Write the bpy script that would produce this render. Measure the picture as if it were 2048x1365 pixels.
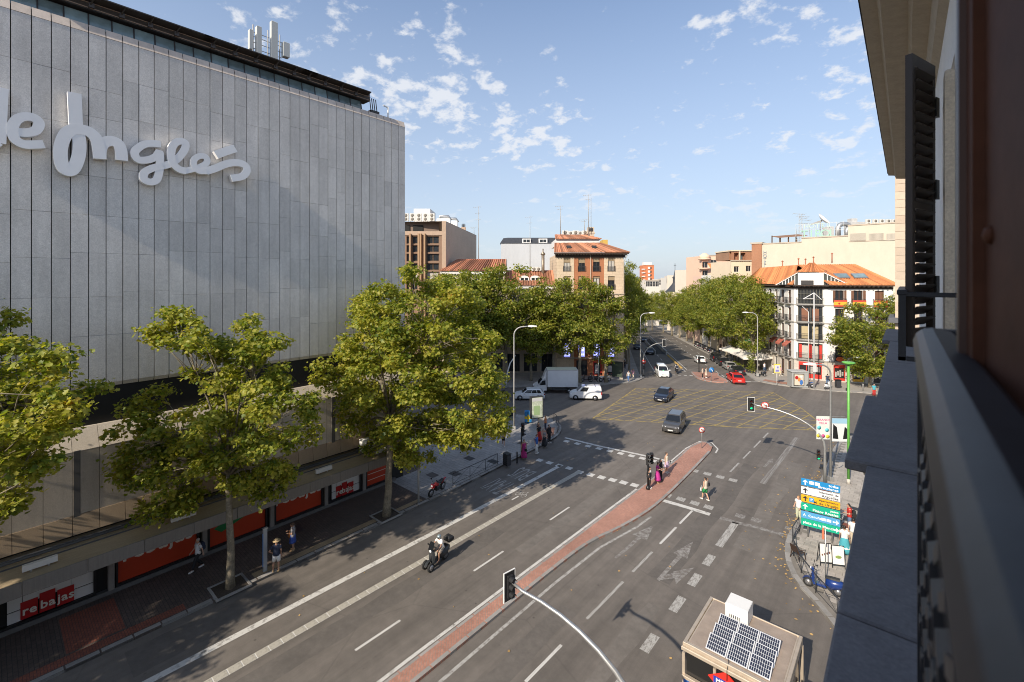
import bpy, bmesh, math, random
import numpy as np
from math import sin, cos, tan, atan2, pi, radians, hypot, sqrt, floor
from mathutils import Matrix, Vector
random.seed(7)
rng = np.random.default_rng(11)
for _o in list(bpy.data.objects):
 bpy.data.objects.remove(_o)
scene = bpy.context.scene
COL = scene.collection
# ------------------------------------------------------------------ camera, sky, sun, exposure
CAM_Z = 16.5
YAW = radians(40.81)
cam_data = bpy.data.cameras.new('camera')
cam = bpy.data.objects.new('camera', cam_data)
COL.objects.link(cam)
cam.location = (0, 0, CAM_Z)
cam.rotation_euler = (radians(90), 0, YAW)
cam_data.lens = 16.0
cam_data.sensor_width = 36.0
cam_data.shift_y = -0.0623
cam_data.clip_start = 0.02
cam_data.clip_end = 5000
cam_data.dof.use_dof = True
cam_data.dof.focus_distance = 30
cam_data.dof.aperture_fstop = 3.2
scene.camera = cam
SUN_EL = 33.5
SUN_AZ = -2.6          # heading of the light, degrees left of +Y
scene.view_settings.view_transform = 'Standard'
scene.view_settings.look = 'None'
scene.view_settings.gamma = 1
scene.view_settings.use_curve_mapping = False
scene.view_settings.exposure = 0.78
world = bpy.data.worlds.new('World')
scene.world = world
world.use_nodes = True
scene.cycles.filter_width = 1.0
def build_sky():
 nt = world.node_tree
 nt.nodes.clear()
 N, L = nt.nodes, nt.links
 out = N.new('ShaderNodeOutputWorld')
 bg = N.new('ShaderNodeBackground')
 bg.inputs['Strength'].default_value = 0.12
 sky = N.new('ShaderNodeTexSky')
 sky.sky_type = 'NISHITA'
 sky.sun_disc = False
 sky.sun_elevation = radians(SUN_EL)
 sky.sun_rotation = radians(180 + 2)
 sky.altitude = 600
 sky.air_density = 1.0
 sky.dust_density = 1.2
 sky.ozone_density = 3.0
 tc = N.new('ShaderNodeTexCoord')
 sep = N.new('ShaderNodeSeparateXYZ')
 L.new(tc.outputs['Generated'], sep.inputs[0])
 def math_(op, a, b=None, clamp=False):
  m = N.new('ShaderNodeMath')
  m.operation = op
  m.use_clamp = clamp
  for i, v in enumerate((a, b)):
   if v is None:
    continue
   if isinstance(v, (int, float)):
    m.inputs[i].default_value = v
   else:
    L.new(v, m.inputs[i])
  return m.outputs[0]
 zc = math_('MAXIMUM', sep.outputs['Z'], 0.0)
 zz = math_('ADD', zc, 0.30)
 u = math_('DIVIDE', sep.outputs['X'], zz)
 v = math_('DIVIDE', sep.outputs['Y'], zz)
 comb = N.new('ShaderNodeCombineXYZ')
 L.new(u, comb.inputs[0])
 L.new(v, comb.inputs[1])
 def noise(scale, detail, rough, off, dist=0.0):
  mp = N.new('ShaderNodeMapping')
  mp.inputs['Location'].default_value = off
  L.new(comb.outputs[0], mp.inputs[0])
  n = N.new('ShaderNodeTexNoise')
  n.inputs['Scale'].default_value = scale
  n.inputs['Detail'].default_value = detail
  n.inputs['Roughness'].default_value = rough
  n.inputs['Distortion'].default_value = dist
  L.new(mp.outputs[0], n.inputs['Vector'])
  return n.outputs['Fac']
 puffs = noise(13.0, 7.0, 0.60, (7.0, 3.0, 0.2), 0.12)
 field = noise(2.0, 2.0, 0.5, (CLOUD_OFF[0], CLOUD_OFF[1], 0.0))
 dens = math_('ADD', puffs, math_('MULTIPLY', math_('SUBTRACT', field, 0.5), 0.5))
 ramp = N.new('ShaderNodeMapRange')
 ramp.interpolation_type = 'SMOOTHSTEP'
 ramp.inputs['From Min'].default_value = 0.55
 ramp.inputs['From Max'].default_value = 0.70
 L.new(dens, ramp.inputs['Value'])
 fade = N.new('ShaderNodeMapRange')
 fade.inputs['From Min'].default_value = 0.02
 fade.inputs['From Max'].default_value = 0.28
 fade.inputs['To Min'].default_value = 0.12
 L.new(sep.outputs['Z'], fade.inputs['Value'])
 fac = math_('MULTIPLY', ramp.outputs[0], fade.outputs[0])
 fac = math_('MULTIPLY', fac, 0.80)
 mist = N.new('ShaderNodeMapRange')
 mist.inputs['From Min'].default_value = 0.0
 mist.inputs['From Max'].default_value = 0.55
 mist.inputs['To Min'].default_value = 0.88
 mist.inputs['To Max'].default_value = 0.15
 L.new(sep.outputs['Z'], mist.inputs['Value'])
 m1 = N.new('ShaderNodeMix')
 m1.data_type = 'RGBA'
 L.new(mist.outputs[0], m1.inputs['Factor'])
 L.new(sky.outputs[0], m1.inputs['A'])
 m1.inputs['B'].default_value = (2.95, 3.27, 3.70, 1)
 m2 = N.new('ShaderNodeMix')
 m2.data_type = 'RGBA'
 L.new(fac, m2.inputs['Factor'])
 L.new(m1.outputs['Result'], m2.inputs['A'])
 m2.inputs['B'].default_value = (4.3, 4.4, 4.6, 1)
 L.new(m2.outputs['Result'], bg.inputs['Color'])
 L.new(bg.outputs[0], out.inputs[0])
CLOUD_OFF = (2.3, 6.25)
build_sky()
sun_data = bpy.data.lights.new('sun', 'SUN')
sun_data.energy = 3.5
sun_data.angle = radians(0.5)
sun_data.color = (1.0, 0.90, 0.76)
sun = bpy.data.objects.new('sun', sun_data)
COL.objects.link(sun)
_trav = Vector((sin(radians(SUN_AZ)) * cos(radians(SUN_EL)), cos(radians(SUN_AZ)) * cos(radians(SUN_EL)), -sin(radians(SUN_EL))))
sun.rotation_euler = _trav.to_track_quat('-Z', 'Y').to_euler()
sun.location = (0, -60, 80)
# ------------------------------------------------------------------ survey helpers: photo points to places on the ground
FPX, HZN, CXP = 910.2, 555.0, 1024.0
SY, CY = sin(YAW), cos(YAW)
def W(px, d):
 r = (px - CXP) / FPX * d
 return (-SY * d + CY * r, CY * d + SY * r)
def G(px, py, z=0.0):
 return W(px, (CAM_Z - z) * FPX / (py - HZN))
def Zat(py, d):
 return CAM_Z - (py - HZN) / FPX * d
BO = (-33.0, 69.0)
BB = (-0.4726, 0.8813)
BP = (0.8813, 0.4726)
SLOPE = 0.058
S0 = 2.0
def hgt(x, y):
 s = (x - BO[0]) * BB[0] + (y - BO[1]) * BB[1]
 return -SLOPE * min(max(0.0, s - S0), 300)
def B(s, q):
 x = BO[0] + s * BB[0] + q * BP[0]
 y = BO[1] + s * BB[1] + q * BP[1]
 return (x, y, -SLOPE * min(max(0.0, s - S0), 300))
BANG = atan2(BB[1], BB[0])     # heading of the boulevard
# ------------------------------------------------------------------ scene-graph helpers
def tag(o, label=None, cat=None, group=None, kind=None):
 if label:
  o['label'] = label
 if cat:
  o['category'] = cat
 if group:
  o['group'] = group
 if kind:
  o['kind'] = kind
 return o
def thing(name, label, cat, loc=(0, 0, 0), rotz=0.0, group=None):
 o = bpy.data.objects.new(name, None)
 o.empty_display_size = 0.3
 COL.objects.link(o)
 o.location = loc
 o.rotation_euler = (0, 0, rotz)
 return tag(o, label, cat, group)
def link(name, mesh, parent=None, M=None):
 o = bpy.data.objects.new(name, mesh)
 COL.objects.link(o)
 if parent is not None:
  o.parent = parent
 if M is not None:
  o.matrix_local = M
 return o
_kids = {}
def dup(root, loc=None, rotz=None, label=None, group=None, parent=None, scale=None):
 r = root.copy()
 COL.objects.link(r)
 if parent is not None:
  r.parent = parent
 if loc is not None:
  r.location = loc
 if rotz is not None:
  r.rotation_euler = (0, 0, rotz)
 if scale is not None:
  r.scale = (scale,) * 3 if isinstance(scale, (int, float)) else scale
 if label:
  r['label'] = label
 if group:
  r['group'] = group
 for c in root.children:
  dup(c, parent=r)
 return r
def T(x, y, z):
 return Matrix.Translation((x, y, z))
def RZ(a):
 return Matrix.Rotation(a, 4, 'Z')
def RX(a):
 return Matrix.Rotation(a, 4, 'X')
def RY(a):
 return Matrix.Rotation(a, 4, 'Y')
class MB:
 """collects shapes and links them as one mesh object"""
 def __init__(self):
  self.v = []
  self.f = []
  self.sm = []
 def add(self, vs, fs, M=None, smooth=False):
  n = len(self.v)
  if M is not None:
   vs = [tuple(M @ Vector(p)) for p in vs]
  self.v.extend(vs)
  for f in fs:
   self.f.append(tuple(i + n for i in f))
   self.sm.append(smooth)
  return self
 def box(self, x0, x1, y0, y1, z0, z1, M=None):
  vs = [(x0, y0, z0), (x1, y0, z0), (x1, y1, z0), (x0, y1, z0), (x0, y0, z1), (x1, y0, z1), (x1, y1, z1), (x0, y1, z1)]
  return self.add(vs, [(0, 3, 2, 1), (4, 5, 6, 7), (0, 1, 5, 4), (1, 2, 6, 5), (2, 3, 7, 6), (3, 0, 4, 7)], M)
 def cbox(self, c, s, M=None):
  return self.box(c[0] - s[0] / 2, c[0] + s[0] / 2, c[1] - s[1] / 2, c[1] + s[1] / 2, c[2] - s[2] / 2, c[2] + s[2] / 2, M)
 def bbox(self, x0, x1, y0, y1, z0, z1, b=0.02, M=None):
  """box with chamfered edges"""
  return self.loft([
   [(x0 + b, y0 + b, z0), (x1 - b, y0 + b, z0), (x1 - b, y1 - b, z0), (x0 + b, y1 - b, z0)],
   [(x0, y0, z0 + b), (x1, y0, z0 + b), (x1, y1, z0 + b), (x0, y1, z0 + b)],
   [(x0, y0, z1 - b), (x1, y0, z1 - b), (x1, y1, z1 - b), (x0, y1, z1 - b)],
   [(x0 + b, y0 + b, z1), (x1 - b, y0 + b, z1), (x1 - b, y1 - b, z1), (x0 + b, y1 - b, z1)]], M=M)
 def loft(self, rings, caps=True, M=None, smooth=False, closed=True):
  vs = []
  fs = []
  n = len(rings[0])
  for r in rings:
   vs.extend([tuple(p) for p in r])
  for k in range(len(rings) - 1):
   a, b = k * n, (k + 1) * n
   for i in range(n if closed else n - 1):
    j = (i + 1) % n
    fs.append((a + i, a + j, b + j, b + i))
  if caps:
   fs.append(tuple(range(n - 1, -1, -1)))
   fs.append(tuple(range((len(rings) - 1) * n, len(rings) * n)))
  return self.add(vs, fs, M, smooth)
 def tube(self, pts, r, n=6, M=None, smooth=True, caps=True):
  pts = [Vector(p) for p in pts]
  rs = r if isinstance(r, (list, tuple)) else [r] * len(pts)
  rings = []
  ref = None
  for i, p in enumerate(pts):
   if i == 0:
    t = pts[1] - p
   elif i == len(pts) - 1:
    t = p - pts[i - 1]
   else:
    t = pts[i + 1] - pts[i - 1]
   if t.length < 1e-9:
    t = Vector((0, 0, 1))
   t.normalize()
   if ref is None:
    ref = Vector((1, 0, 0)) if abs(t.x) < 0.8 else Vector((0, 1, 0))
   u = ref - t * ref.dot(t)
   if u.length < 1e-6:
    u = t.orthogonal()
   u.normalize()
   ref = u
   w = t.cross(u)
   rings.append([p + u * (cos(2 * pi * k / n) * rs[i]) + w * (sin(2 * pi * k / n) * rs[i]) for k in range(n)])
  return self.loft(rings, caps, M, smooth)
 def bar(self, a, b, w, h=None, M=None):
  """square bar from a to b"""
  a, b = Vector(a), Vector(b)
  t = (b - a)
  if t.length < 1e-9:
   return self
  t.normalize()
  up = Vector((0, 0, 1)) if abs(t.z) < 0.95 else Vector((0, 1, 0))
  u = t.cross(up).normalized() * (w / 2)
  k = u.cross(t).normalized() * ((h or w) / 2)
  return self.loft([[a - u - k, a + u - k, a + u + k, a - u + k], [b - u - k, b + u - k, b + u + k, b - u + k]], True, M)
 def lathe(self, prof, n=12, M=None, smooth=True):
  rings = [[(r * cos(2 * pi * k / n), r * sin(2 * pi * k / n), z) for k in range(n)] for r, z in prof]
  return self.loft(rings, True, M, smooth)
 def ball(self, c, r, n=8, m=6, M=None):
  if isinstance(r, (int, float)):
   r = (r, r, r)
  rings = []
  for j in range(m + 1):
   a = -pi / 2 + pi * (j + 0.02 if j == 0 else (j - 0.02 if j == m else j)) / m
   rings.append([(c[0] + r[0] * cos(a) * cos(2 * pi * k / n), c[1] + r[1] * cos(a) * sin(2 * pi * k / n), c[2] + r[2] * sin(a)) for k in range(n)])
  return self.loft(rings, True, M, True)
 def prism(self, poly, z0, z1, M=None):
  """polygon in xy extruded from z0 to z1 (counter-clockwise)"""
  n = len(poly)
  vs = [(p[0], p[1], z0) for p in poly] + [(p[0], p[1], z1) for p in poly]
  fs = [tuple(range(n - 1, -1, -1)), tuple(range(n, 2 * n))] + [(i, (i + 1) % n, n + (i + 1) % n, n + i) for i in range(n)]
  return self.add(vs, fs, M)
 def mesh(self, name, mat):
  me = bpy.data.meshes.new(name)
  me.from_pydata([tuple(p) for p in self.v], [], self.f)
  if any(self.sm):
   me.polygons.foreach_set('use_smooth', self.sm)
  me.materials.append(mat)
  me.update()
  return me
 def build(self, name, mat, parent=None, M=None):
  return link(name, self.mesh(name, mat), parent, M)
def np_mesh(name, verts, faces, mat, smooth=False):
 """verts (n,3), faces (m,k) arrays of one face size"""
 me = bpy.data.meshes.new(name)
 nv, (nf, k) = len(verts), faces.shape
 me.vertices.add(nv)
 me.vertices.foreach_set('co', np.asarray(verts, dtype=np.float32).ravel())
 me.loops.add(nf * k)
 me.loops.foreach_set('vertex_index', faces.astype(np.int32).ravel())
 me.polygons.add(nf)
 me.polygons.foreach_set('loop_start', np.arange(0, nf * k, k, dtype=np.int32))
 me.polygons.foreach_set('loop_total', np.full(nf, k, dtype=np.int32))
 me.update(calc_edges=True)
 me.materials.append(mat)
 return me
def facade_M(a, b, z=0.0):
 """local x from a to b as the viewer sees it left to right, local -y towards the viewer"""
 return Matrix.Translation((a[0], a[1], z)) @ RZ(atan2(b[1] - a[1], b[0] - a[0]))
_text = {}
def text_mesh(s, size, mat, bold=0.0, depth=0.004, align='CENTER', shear=0.0):
 key = (s, size, mat.name, bold, depth, align, shear)
 if key in _text:
  return _text[key]
 c = bpy.data.curves.new('lettering', 'FONT')
 c.body = s
 c.size = size
 c.align_x = align
 c.align_y = 'CENTER'
 c.offset = bold
 c.extrude = depth
 c.shear = shear
 c.resolution_u = 2
 c.space_character = 1.0 + bold * 6
 o = bpy.data.objects.new('lettering', c)
 COL.objects.link(o)
 dg = bpy.context.evaluated_depsgraph_get()
 me = bpy.data.meshes.new_from_object(o.evaluated_get(dg))
 bpy.data.objects.remove(o)
 me.materials.clear()
 me.materials.append(mat)
 _text[key] = me
 return me
TEXT_UP = Matrix.Rotation(radians(90), 4, 'X')
# ------------------------------------------------------------------ materials
_mats = {}
def mat(name, color, rough=0.6, metal=0.0, spec=None, noise=None, bump=None, var=0.0, emit=None, alpha=None, coat=0.0, trans=0.0, coord='Object', island=0.0):
 """procedural paint: colour, broken up by noise ((scale, amount[, stretch]) entries), object-to-object variation, bump (scale, strength)"""
 if name in _mats:
  return _mats[name]
 m = bpy.data.materials.new(name)
 m.use_nodes = True
 nt = m.node_tree
 N, L = nt.nodes, nt.links
 b = N['Principled BSDF']
 b.inputs['Roughness'].default_value = rough
 b.inputs['Metallic'].default_value = metal
 if spec is not None:
  b.inputs['Specular IOR Level'].default_value = spec
 if coat:
  b.inputs['Coat Weight'].default_value = coat
  b.inputs['Coat Roughness'].default_value = 0.05
 if trans:
  b.inputs['Transmission Weight'].default_value = trans
 rgb = N.new('ShaderNodeRGB')
 rgb.outputs[0].default_value = (*color, 1)
 cur = rgb.outputs[0]
 tc = N.new('ShaderNodeNewGeometry' if coord == 'Position' else 'ShaderNodeTexCoord')
 for e in (noise or []):
  sc, am = e[0], e[1]
  st = e[2] if len(e) > 2 else (1, 1, 1)
  mp = N.new('ShaderNodeMapping')
  mp.inputs['Scale'].default_value = st
  L.new(tc.outputs[coord], mp.inputs[0])
  n = N.new('ShaderNodeTexNoise')
  n.inputs['Scale'].default_value = sc
  n.inputs['Detail'].default_value = 4
  n.inputs['Roughness'].default_value = 0.65
  L.new(mp.outputs[0], n.inputs['Vector'])
  mr = N.new('ShaderNodeMapRange')
  mr.inputs['From Min'].default_value = 0.25
  mr.inputs['From Max'].default_value = 0.75
  mr.inputs['To Min'].default_value = 1 - am
  mr.inputs['To Max'].default_value = 1 + am
  L.new(n.outputs['Fac'], mr.inputs['Value'])
  mx = N.new('ShaderNodeVectorMath')
  mx.operation = 'SCALE'
  L.new(cur, mx.inputs[0])
  L.new(mr.outputs[0], mx.inputs['Scale'])
  cur = mx.outputs[0]
 if var or island:
  if island:
   g = N.new('ShaderNodeNewGeometry')
   src, am = g.outputs['Random Per Island'], island
  else:
   g = N.new('ShaderNodeObjectInfo')
   src, am = g.outputs['Random'], var
  mr = N.new('ShaderNodeMapRange')
  mr.inputs['To Min'].default_value = 1 - am
  mr.inputs['To Max'].default_value = 1 + am
  L.new(src, mr.inputs['Value'])
  mx = N.new('ShaderNodeVectorMath')
  mx.operation = 'SCALE'
  L.new(cur, mx.inputs[0])
  L.new(mr.outputs[0], mx.inputs['Scale'])
  cur = mx.outputs[0]
 L.new(cur, b.inputs['Base Color'])
 if bump:
  n = N.new('ShaderNodeTexNoise')
  n.inputs['Scale'].default_value = bump[0]
  n.inputs['Detail'].default_value = 5
  L.new(tc.outputs[coord], n.inputs['Vector'])
  bp = N.new('ShaderNodeBump')
  bp.inputs['Strength'].default_value = bump[1]
  bp.inputs['Distance'].default_value = bump[2] if len(bump) > 2 else 0.02
  L.new(n.outputs['Fac'], bp.inputs['Height'])
  L.new(bp.outputs[0], b.inputs['Normal'])
 if emit:
  b.inputs['Emission Color'].default_value = (*emit[0], 1)
  b.inputs['Emission Strength'].default_value = emit[1]
 _mats[name] = m
 return m
def brick_mat(name, c1, c2, mortar, w, h, ms, scale=1.0, rough=0.85, rot=None, bump=0.4, dirt=0.25, offset=0.5, plane='XY'):
 if name in _mats:
  return _mats[name]
 m = bpy.data.materials.new(name)
 m.use_nodes = True
 nt = m.node_tree
 N, L = nt.nodes, nt.links
 b = N['Principled BSDF']
 b.inputs['Roughness'].default_value = rough
 tc = N.new('ShaderNodeTexCoord')
 mp = N.new('ShaderNodeMapping')
 if plane == 'XZ':
  mp.inputs['Rotation'].default_value = (radians(-90), 0, 0)
 if plane == 'YZ':
  mp.inputs['Rotation'].default_value = (0, radians(90), radians(0))
 if rot:
  mp.inputs['Rotation'].default_value = (0, 0, rot)
 L.new(tc.outputs['Object'], mp.inputs[0])
 br = N.new('ShaderNodeTexBrick')
 br.offset = offset
 br.inputs['Color1'].default_value = (*c1, 1)
 br.inputs['Color2'].default_value = (*c2, 1)
 br.inputs['Mortar'].default_value = (*mortar, 1)
 br.inputs['Scale'].default_value = scale
 br.inputs['Brick Width'].default_value = w
 br.inputs['Row Height'].default_value = h
 br.inputs['Mortar Size'].default_value = ms
 L.new(mp.outputs[0], br.inputs['Vector'])
 cur = br.outputs['Color']
 for sc, am in ((0.35, dirt), (6.0, dirt * 0.6), (40, dirt * 0.5)):
  n = N.new('ShaderNodeTexNoise')
  n.inputs['Scale'].default_value = sc
  n.inputs['Detail'].default_value = 4
  L.new(tc.outputs['Object'], n.inputs['Vector'])
  mr = N.new('ShaderNodeMapRange')
  mr.inputs['From Min'].default_value = 0.25
  mr.inputs['From Max'].default_value = 0.75
  mr.inputs['To Min'].default_value = 1 - am
  mr.inputs['To Max'].default_value = 1 + am
  L.new(n.outputs['Fac'], mr.inputs['Value'])
  mx = N.new('ShaderNodeVectorMath')
  mx.operation = 'SCALE'
  L.new(cur, mx.inputs[0])
  L.new(mr.outputs[0], mx.inputs['Scale'])
  cur = mx.outputs[0]
 L.new(cur, b.inputs['Base Color'])
 bp = N.new('ShaderNodeBump')
 bp.invert = True
 bp.inputs['Strength'].default_value = bump
 bp.inputs['Distance'].default_value = 0.01
 L.new(br.outputs['Fac'], bp.inputs['Height'])
 L.new(bp.outputs[0], b.inputs['Normal'])
 _mats[name] = m
 return m
def leaf_mat(name, ramp, trans=0.3):
 m = bpy.data.materials.new(name)
 m.use_nodes = True
 nt = m.node_tree
 N, L = nt.nodes, nt.links
 b = N['Principled BSDF']
 out = N['Material Output']
 g = N.new('ShaderNodeNewGeometry')
 cr = N.new('ShaderNodeValToRGB')
 cr.color_ramp.elements[0].position = ramp[0][0]
 cr.color_ramp.elements[0].color = (*ramp[0][1], 1)
 cr.color_ramp.elements[1].position = ramp[-1][0]
 cr.color_ramp.elements[1].color = (*ramp[-1][1], 1)
 for p, c in ramp[1:-1]:
  e = cr.color_ramp.elements.new(p)
  e.color = (*c, 1)
 tc = N.new('ShaderNodeTexCoord')
 n = N.new('ShaderNodeTexNoise')
 n.inputs['Scale'].default_value = 0.55
 n.inputs['Detail'].default_value = 3
 L.new(tc.outputs['Object'], n.inputs['Vector'])
 a = N.new('ShaderNodeMath')
 a.operation = 'MULTIPLY_ADD'
 L.new(g.outputs['Random Per Island'], a.inputs[0])
 a.inputs[1].default_value = 0.62
 s = N.new('ShaderNodeMath')
 s.operation = 'MULTIPLY_ADD'
 L.new(n.outputs['Fac'], s.inputs[0])
 s.inputs[1].default_value = 0.9
 s.inputs[2].default_value = -0.28
 L.new(s.outputs[0], a.inputs[2])
 L.new(a.outputs[0], cr.inputs[0])
 L.new(cr.outputs[0], b.inputs['Base Color'])
 b.inputs['Roughness'].default_value = 0.5
 b.inputs['Specular IOR Level'].default_value = 0.35
 tr = N.new('ShaderNodeBsdfTranslucent')
 gain = N.new('ShaderNodeMix')
 gain.data_type = 'RGBA'
 gain.blend_type = 'MULTIPLY'
 gain.inputs['Factor'].default_value = 1
 L.new(cr.outputs[0], gain.inputs['A'])
 gain.inputs['B'].default_value = (1.45, 1.5, 0.6, 1)
 L.new(gain.outputs['Result'], tr.inputs['Color'])
 mx = N.new('ShaderNodeMixShader')
 mx.inputs[0].default_value = trans
 L.new(b.outputs[0], mx.inputs[1])
 L.new(tr.outputs[0], mx.inputs[2])
 L.new(mx.outputs[0], out.inputs['Surface'])
 _mats[name] = m
 return m
def worn_paint(name, color, base, scale=3.0, amount=0.45):
 """road paint rubbed through to the asphalt"""
 m = bpy.data.materials.new(name)
 m.use_nodes = True
 nt = m.node_tree
 N, L = nt.nodes, nt.links
 b = N['Principled BSDF']
 b.inputs['Roughness'].default_value = 0.75
 tc = N.new('ShaderNodeTexCoord')
 n = N.new('ShaderNodeTexNoise')
 n.inputs['Scale'].default_value = scale
 n.inputs['Detail'].default_value = 9
 n.inputs['Roughness'].default_value = 0.75
 L.new(tc.outputs['Object'], n.inputs['Vector'])
 mr = N.new('ShaderNodeMapRange')
 mr.inputs['From Min'].default_value = amount - 0.07
 mr.inputs['From Max'].default_value = amount + 0.10
 L.new(n.outputs['Fac'], mr.inputs['Value'])
 mx = N.new('ShaderNodeMix')
 mx.data_type = 'RGBA'
 L.new(mr.outputs[0], mx.inputs['Factor'])
 mx.inputs['A'].default_value = (*base, 1)
 mx.inputs['B'].default_value = (*color, 1)
 L.new(mx.outputs['Result'], b.inputs['Base Color'])
 _mats[name] = m
 return m
ASPH = (0.138, 0.120, 0.103)
def asphalt_mat():
 m = mat('asphalt', ASPH, rough=0.82, noise=[(0.09, 0.22), (0.45, 0.26, (2.4, 0.10, 1)), (1.6, 0.14), (45, 0.22), (160, 0.22)], bump=(120, 0.35, 0.006))
 nt = m.node_tree
 N, L = nt.nodes, nt.links
 b = N['Principled BSDF']
 src = b.inputs['Base Color'].links[0].from_socket
 tc = N.new('ShaderNodeTexCoord')
 vo = N.new('ShaderNodeTexVoronoi')
 vo.inputs['Scale'].default_value = 0.9
 L.new(tc.outputs['Object'], vo.inputs['Vector'])
 mr = N.new('ShaderNodeMapRange')
 mr.inputs['From Min'].default_value = 0.02
 mr.inputs['From Max'].default_value = 0.07
 mr.inputs['To Min'].default_value = 0.55
 L.new(vo.outputs['Distance'], mr.inputs['Value'])
 n = N.new('ShaderNodeTexNoise')
 n.inputs['Scale'].default_value = 0.16
 n.inputs['Detail'].default_value = 2
 L.new(tc.outputs['Object'], n.inputs['Vector'])
 v2 = N.new('ShaderNodeTexVoronoi')
 v2.feature = 'DISTANCE_TO_EDGE'
 v2.inputs['Scale'].default_value = 0.12
 mixv = N.new('ShaderNodeMix')
 mixv.data_type = 'VECTOR'
 mixv.inputs['Factor'].default_value = 0.12
 L.new(tc.outputs['Object'], mixv.inputs['A'])
 L.new(n.outputs['Color'], mixv.inputs['B'])
 L.new(mixv.outputs['Result'], v2.inputs['Vector'])
 m2 = N.new('ShaderNodeMapRange')
 m2.inputs['From Min'].default_value = 0.0
 m2.inputs['From Max'].default_value = 0.006
 m2.inputs['To Min'].default_value = 0.86
 L.new(v2.outputs['Distance'], m2.inputs['Value'])
 mu = N.new('ShaderNodeMath')
 mu.operation = 'MULTIPLY'
 L.new(mr.outputs[0], mu.inputs[0])
 L.new(m2.outputs[0], mu.inputs[1])
 sc = N.new('ShaderNodeVectorMath')
 sc.operation = 'SCALE'
 L.new(src, sc.inputs[0])
 L.new(mu.outputs[0], sc.inputs['Scale'])
 L.new(sc.outputs[0], b.inputs['Base Color'])
 return m
M_ASPH = asphalt_mat()
M_PAINT = worn_paint('road_paint', (0.56, 0.54, 0.50), ASPH, 2.5, 0.39)
M_PAINTW = worn_paint('faded_road_paint', (0.29, 0.275, 0.255), ASPH, 3.5, 0.50)
M_PAINTG = worn_paint('grey_road_paint', (0.40, 0.385, 0.355), ASPH, 4.0, 0.44)
M_YEL = worn_paint('yellow_road_paint', (0.38, 0.275, 0.07), ASPH, 1.6, 0.47)
M_KERB = mat('kerb_granite', (0.27, 0.255, 0.235), 0.85, noise=[(2, 0.18), (30, 0.18)], var=0.14, coord='Position')
M_PAVER = mat('paving_slab', (0.36, 0.325, 0.285), 0.85, noise=[(0.5, 0.16), (3, .12), (9, 0.12), (60, 0.12)], var=0.13, coord='Position', bump=(60, 0.2))
M_JOINT = mat('paving_joint', (0.20, 0.18, 0.155), 0.9, noise=[(3, 0.2)])
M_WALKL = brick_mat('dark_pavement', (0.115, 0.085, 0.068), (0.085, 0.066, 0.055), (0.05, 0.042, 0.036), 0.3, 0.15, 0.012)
M_WALKRED = brick_mat('red_pavement', (0.27, 0.085, 0.05), (0.21, 0.07, 0.045), (0.10, 0.05, 0.04), 0.2, 0.1, 0.01)
M_WALKG = brick_mat('grey_pavement', (0.34, 0.32, 0.30), (0.29, 0.275, 0.26), (0.17, 0.16, 0.15), 0.6, 0.4, 0.012, dirt=0.2)
M_MEDIAN = brick_mat('median_brick', (0.43, 0.205, 0.145), (0.36, 0.17, 0.12), (0.28, 0.19, 0.15), 0.22, 0.11, 0.012, dirt=0.22, rot=radians(45))
M_GRAN = mat('granite_panel', (0.60, 0.57, 0.53), 0.72, noise=[(0.16, 0.07), (0.5, 0.10), (2.2, 0.10, (1, 1, .10)), (5.0, 0.07), (22, 0.20), (70, 0.28)], var=0.085, bump=(60, 0.12, 0.01), coord='Position')
M_GRANW = mat('lower_granite', (0.46, 0.40, 0.325), 0.8, noise=[(0.35, 0.10), (2.2, .1, (1, 1, .12)), (24, 0.2), (80, 0.2)], var=0.06, coord='Position')
M_COPING = mat('coping_stone', (0.55, 0.47, 0.40), 0.75, noise=[(3, 0.14), (40, 0.12)], var=0.10, coord='Position')
M_DARK = mat('dark_recess', (0.02, 0.019, 0.018), 0.9)
M_BLACK = mat('black_paint', (0.014, 0.014, 0.015), 0.4)
M_BLACKP = mat('black_plastic', (0.018, 0.018, 0.019), 0.55)
M_RUBBER = mat('tyre_rubber', (0.018, 0.018, 0.018), 0.85)
M_IRON = mat('dark_iron', (0.035, 0.035, 0.038), 0.5, noise=[(8, 0.25)])
M_ALU = mat('galvanised_steel', (0.46, 0.46, 0.45), 0.42, 0.7, noise=[(5, 0.12)])
M_GREYP = mat('grey_pole_paint', (0.38, 0.37, 0.35), 0.5, noise=[(5, 0.1)])
M_WHITEP = mat('white_enamel', (0.78, 0.77, 0.74), 0.35, noise=[(3, 0.06)])
M_CHROME = mat('chrome', (0.62, 0.62, 0.63), 0.18, 1.0)
M_GLASS = mat('window_glass', (0.022, 0.026, 0.030), 0.06, 0.0, spec=0.6, noise=[(1.2, 0.4)])
M_GLASSB = mat('blue_green_glass', (0.19, 0.26, 0.27), 0.06, 0.0, spec=0.8, noise=[(0.7, 0.35)], var=0.35)
M_CARGL = mat('car_glass', (0.012, 0.014, 0.016), 0.04, spec=0.7)
M_SKIN = mat('skin', (0.52, 0.31, 0.21), 0.55)
M_SKIN2 = mat('tanned_skin', (0.36, 0.20, 0.13), 0.55)
M_HAIRD = mat('dark_hair', (0.022, 0.015, 0.011), 0.55)
M_HAIRB = mat('brown_hair', (0.085, 0.045, 0.024), 0.55)
M_HAIRG = mat('grey_hair', (0.35, 0.33, 0.31), 0.6)
M_HAIRL = mat('fair_hair', (0.36, 0.19, 0.075), 0.6)
def cloth(nm, c):
 return mat('cloth_' + nm, c, 0.85, noise=[(14, 0.12)])
def paint(nm, c, metal=0.0, rough=0.28):
 return mat('paint_' + nm, c, rough, metal, coat=0.6, noise=[(2, 0.04)])
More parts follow.
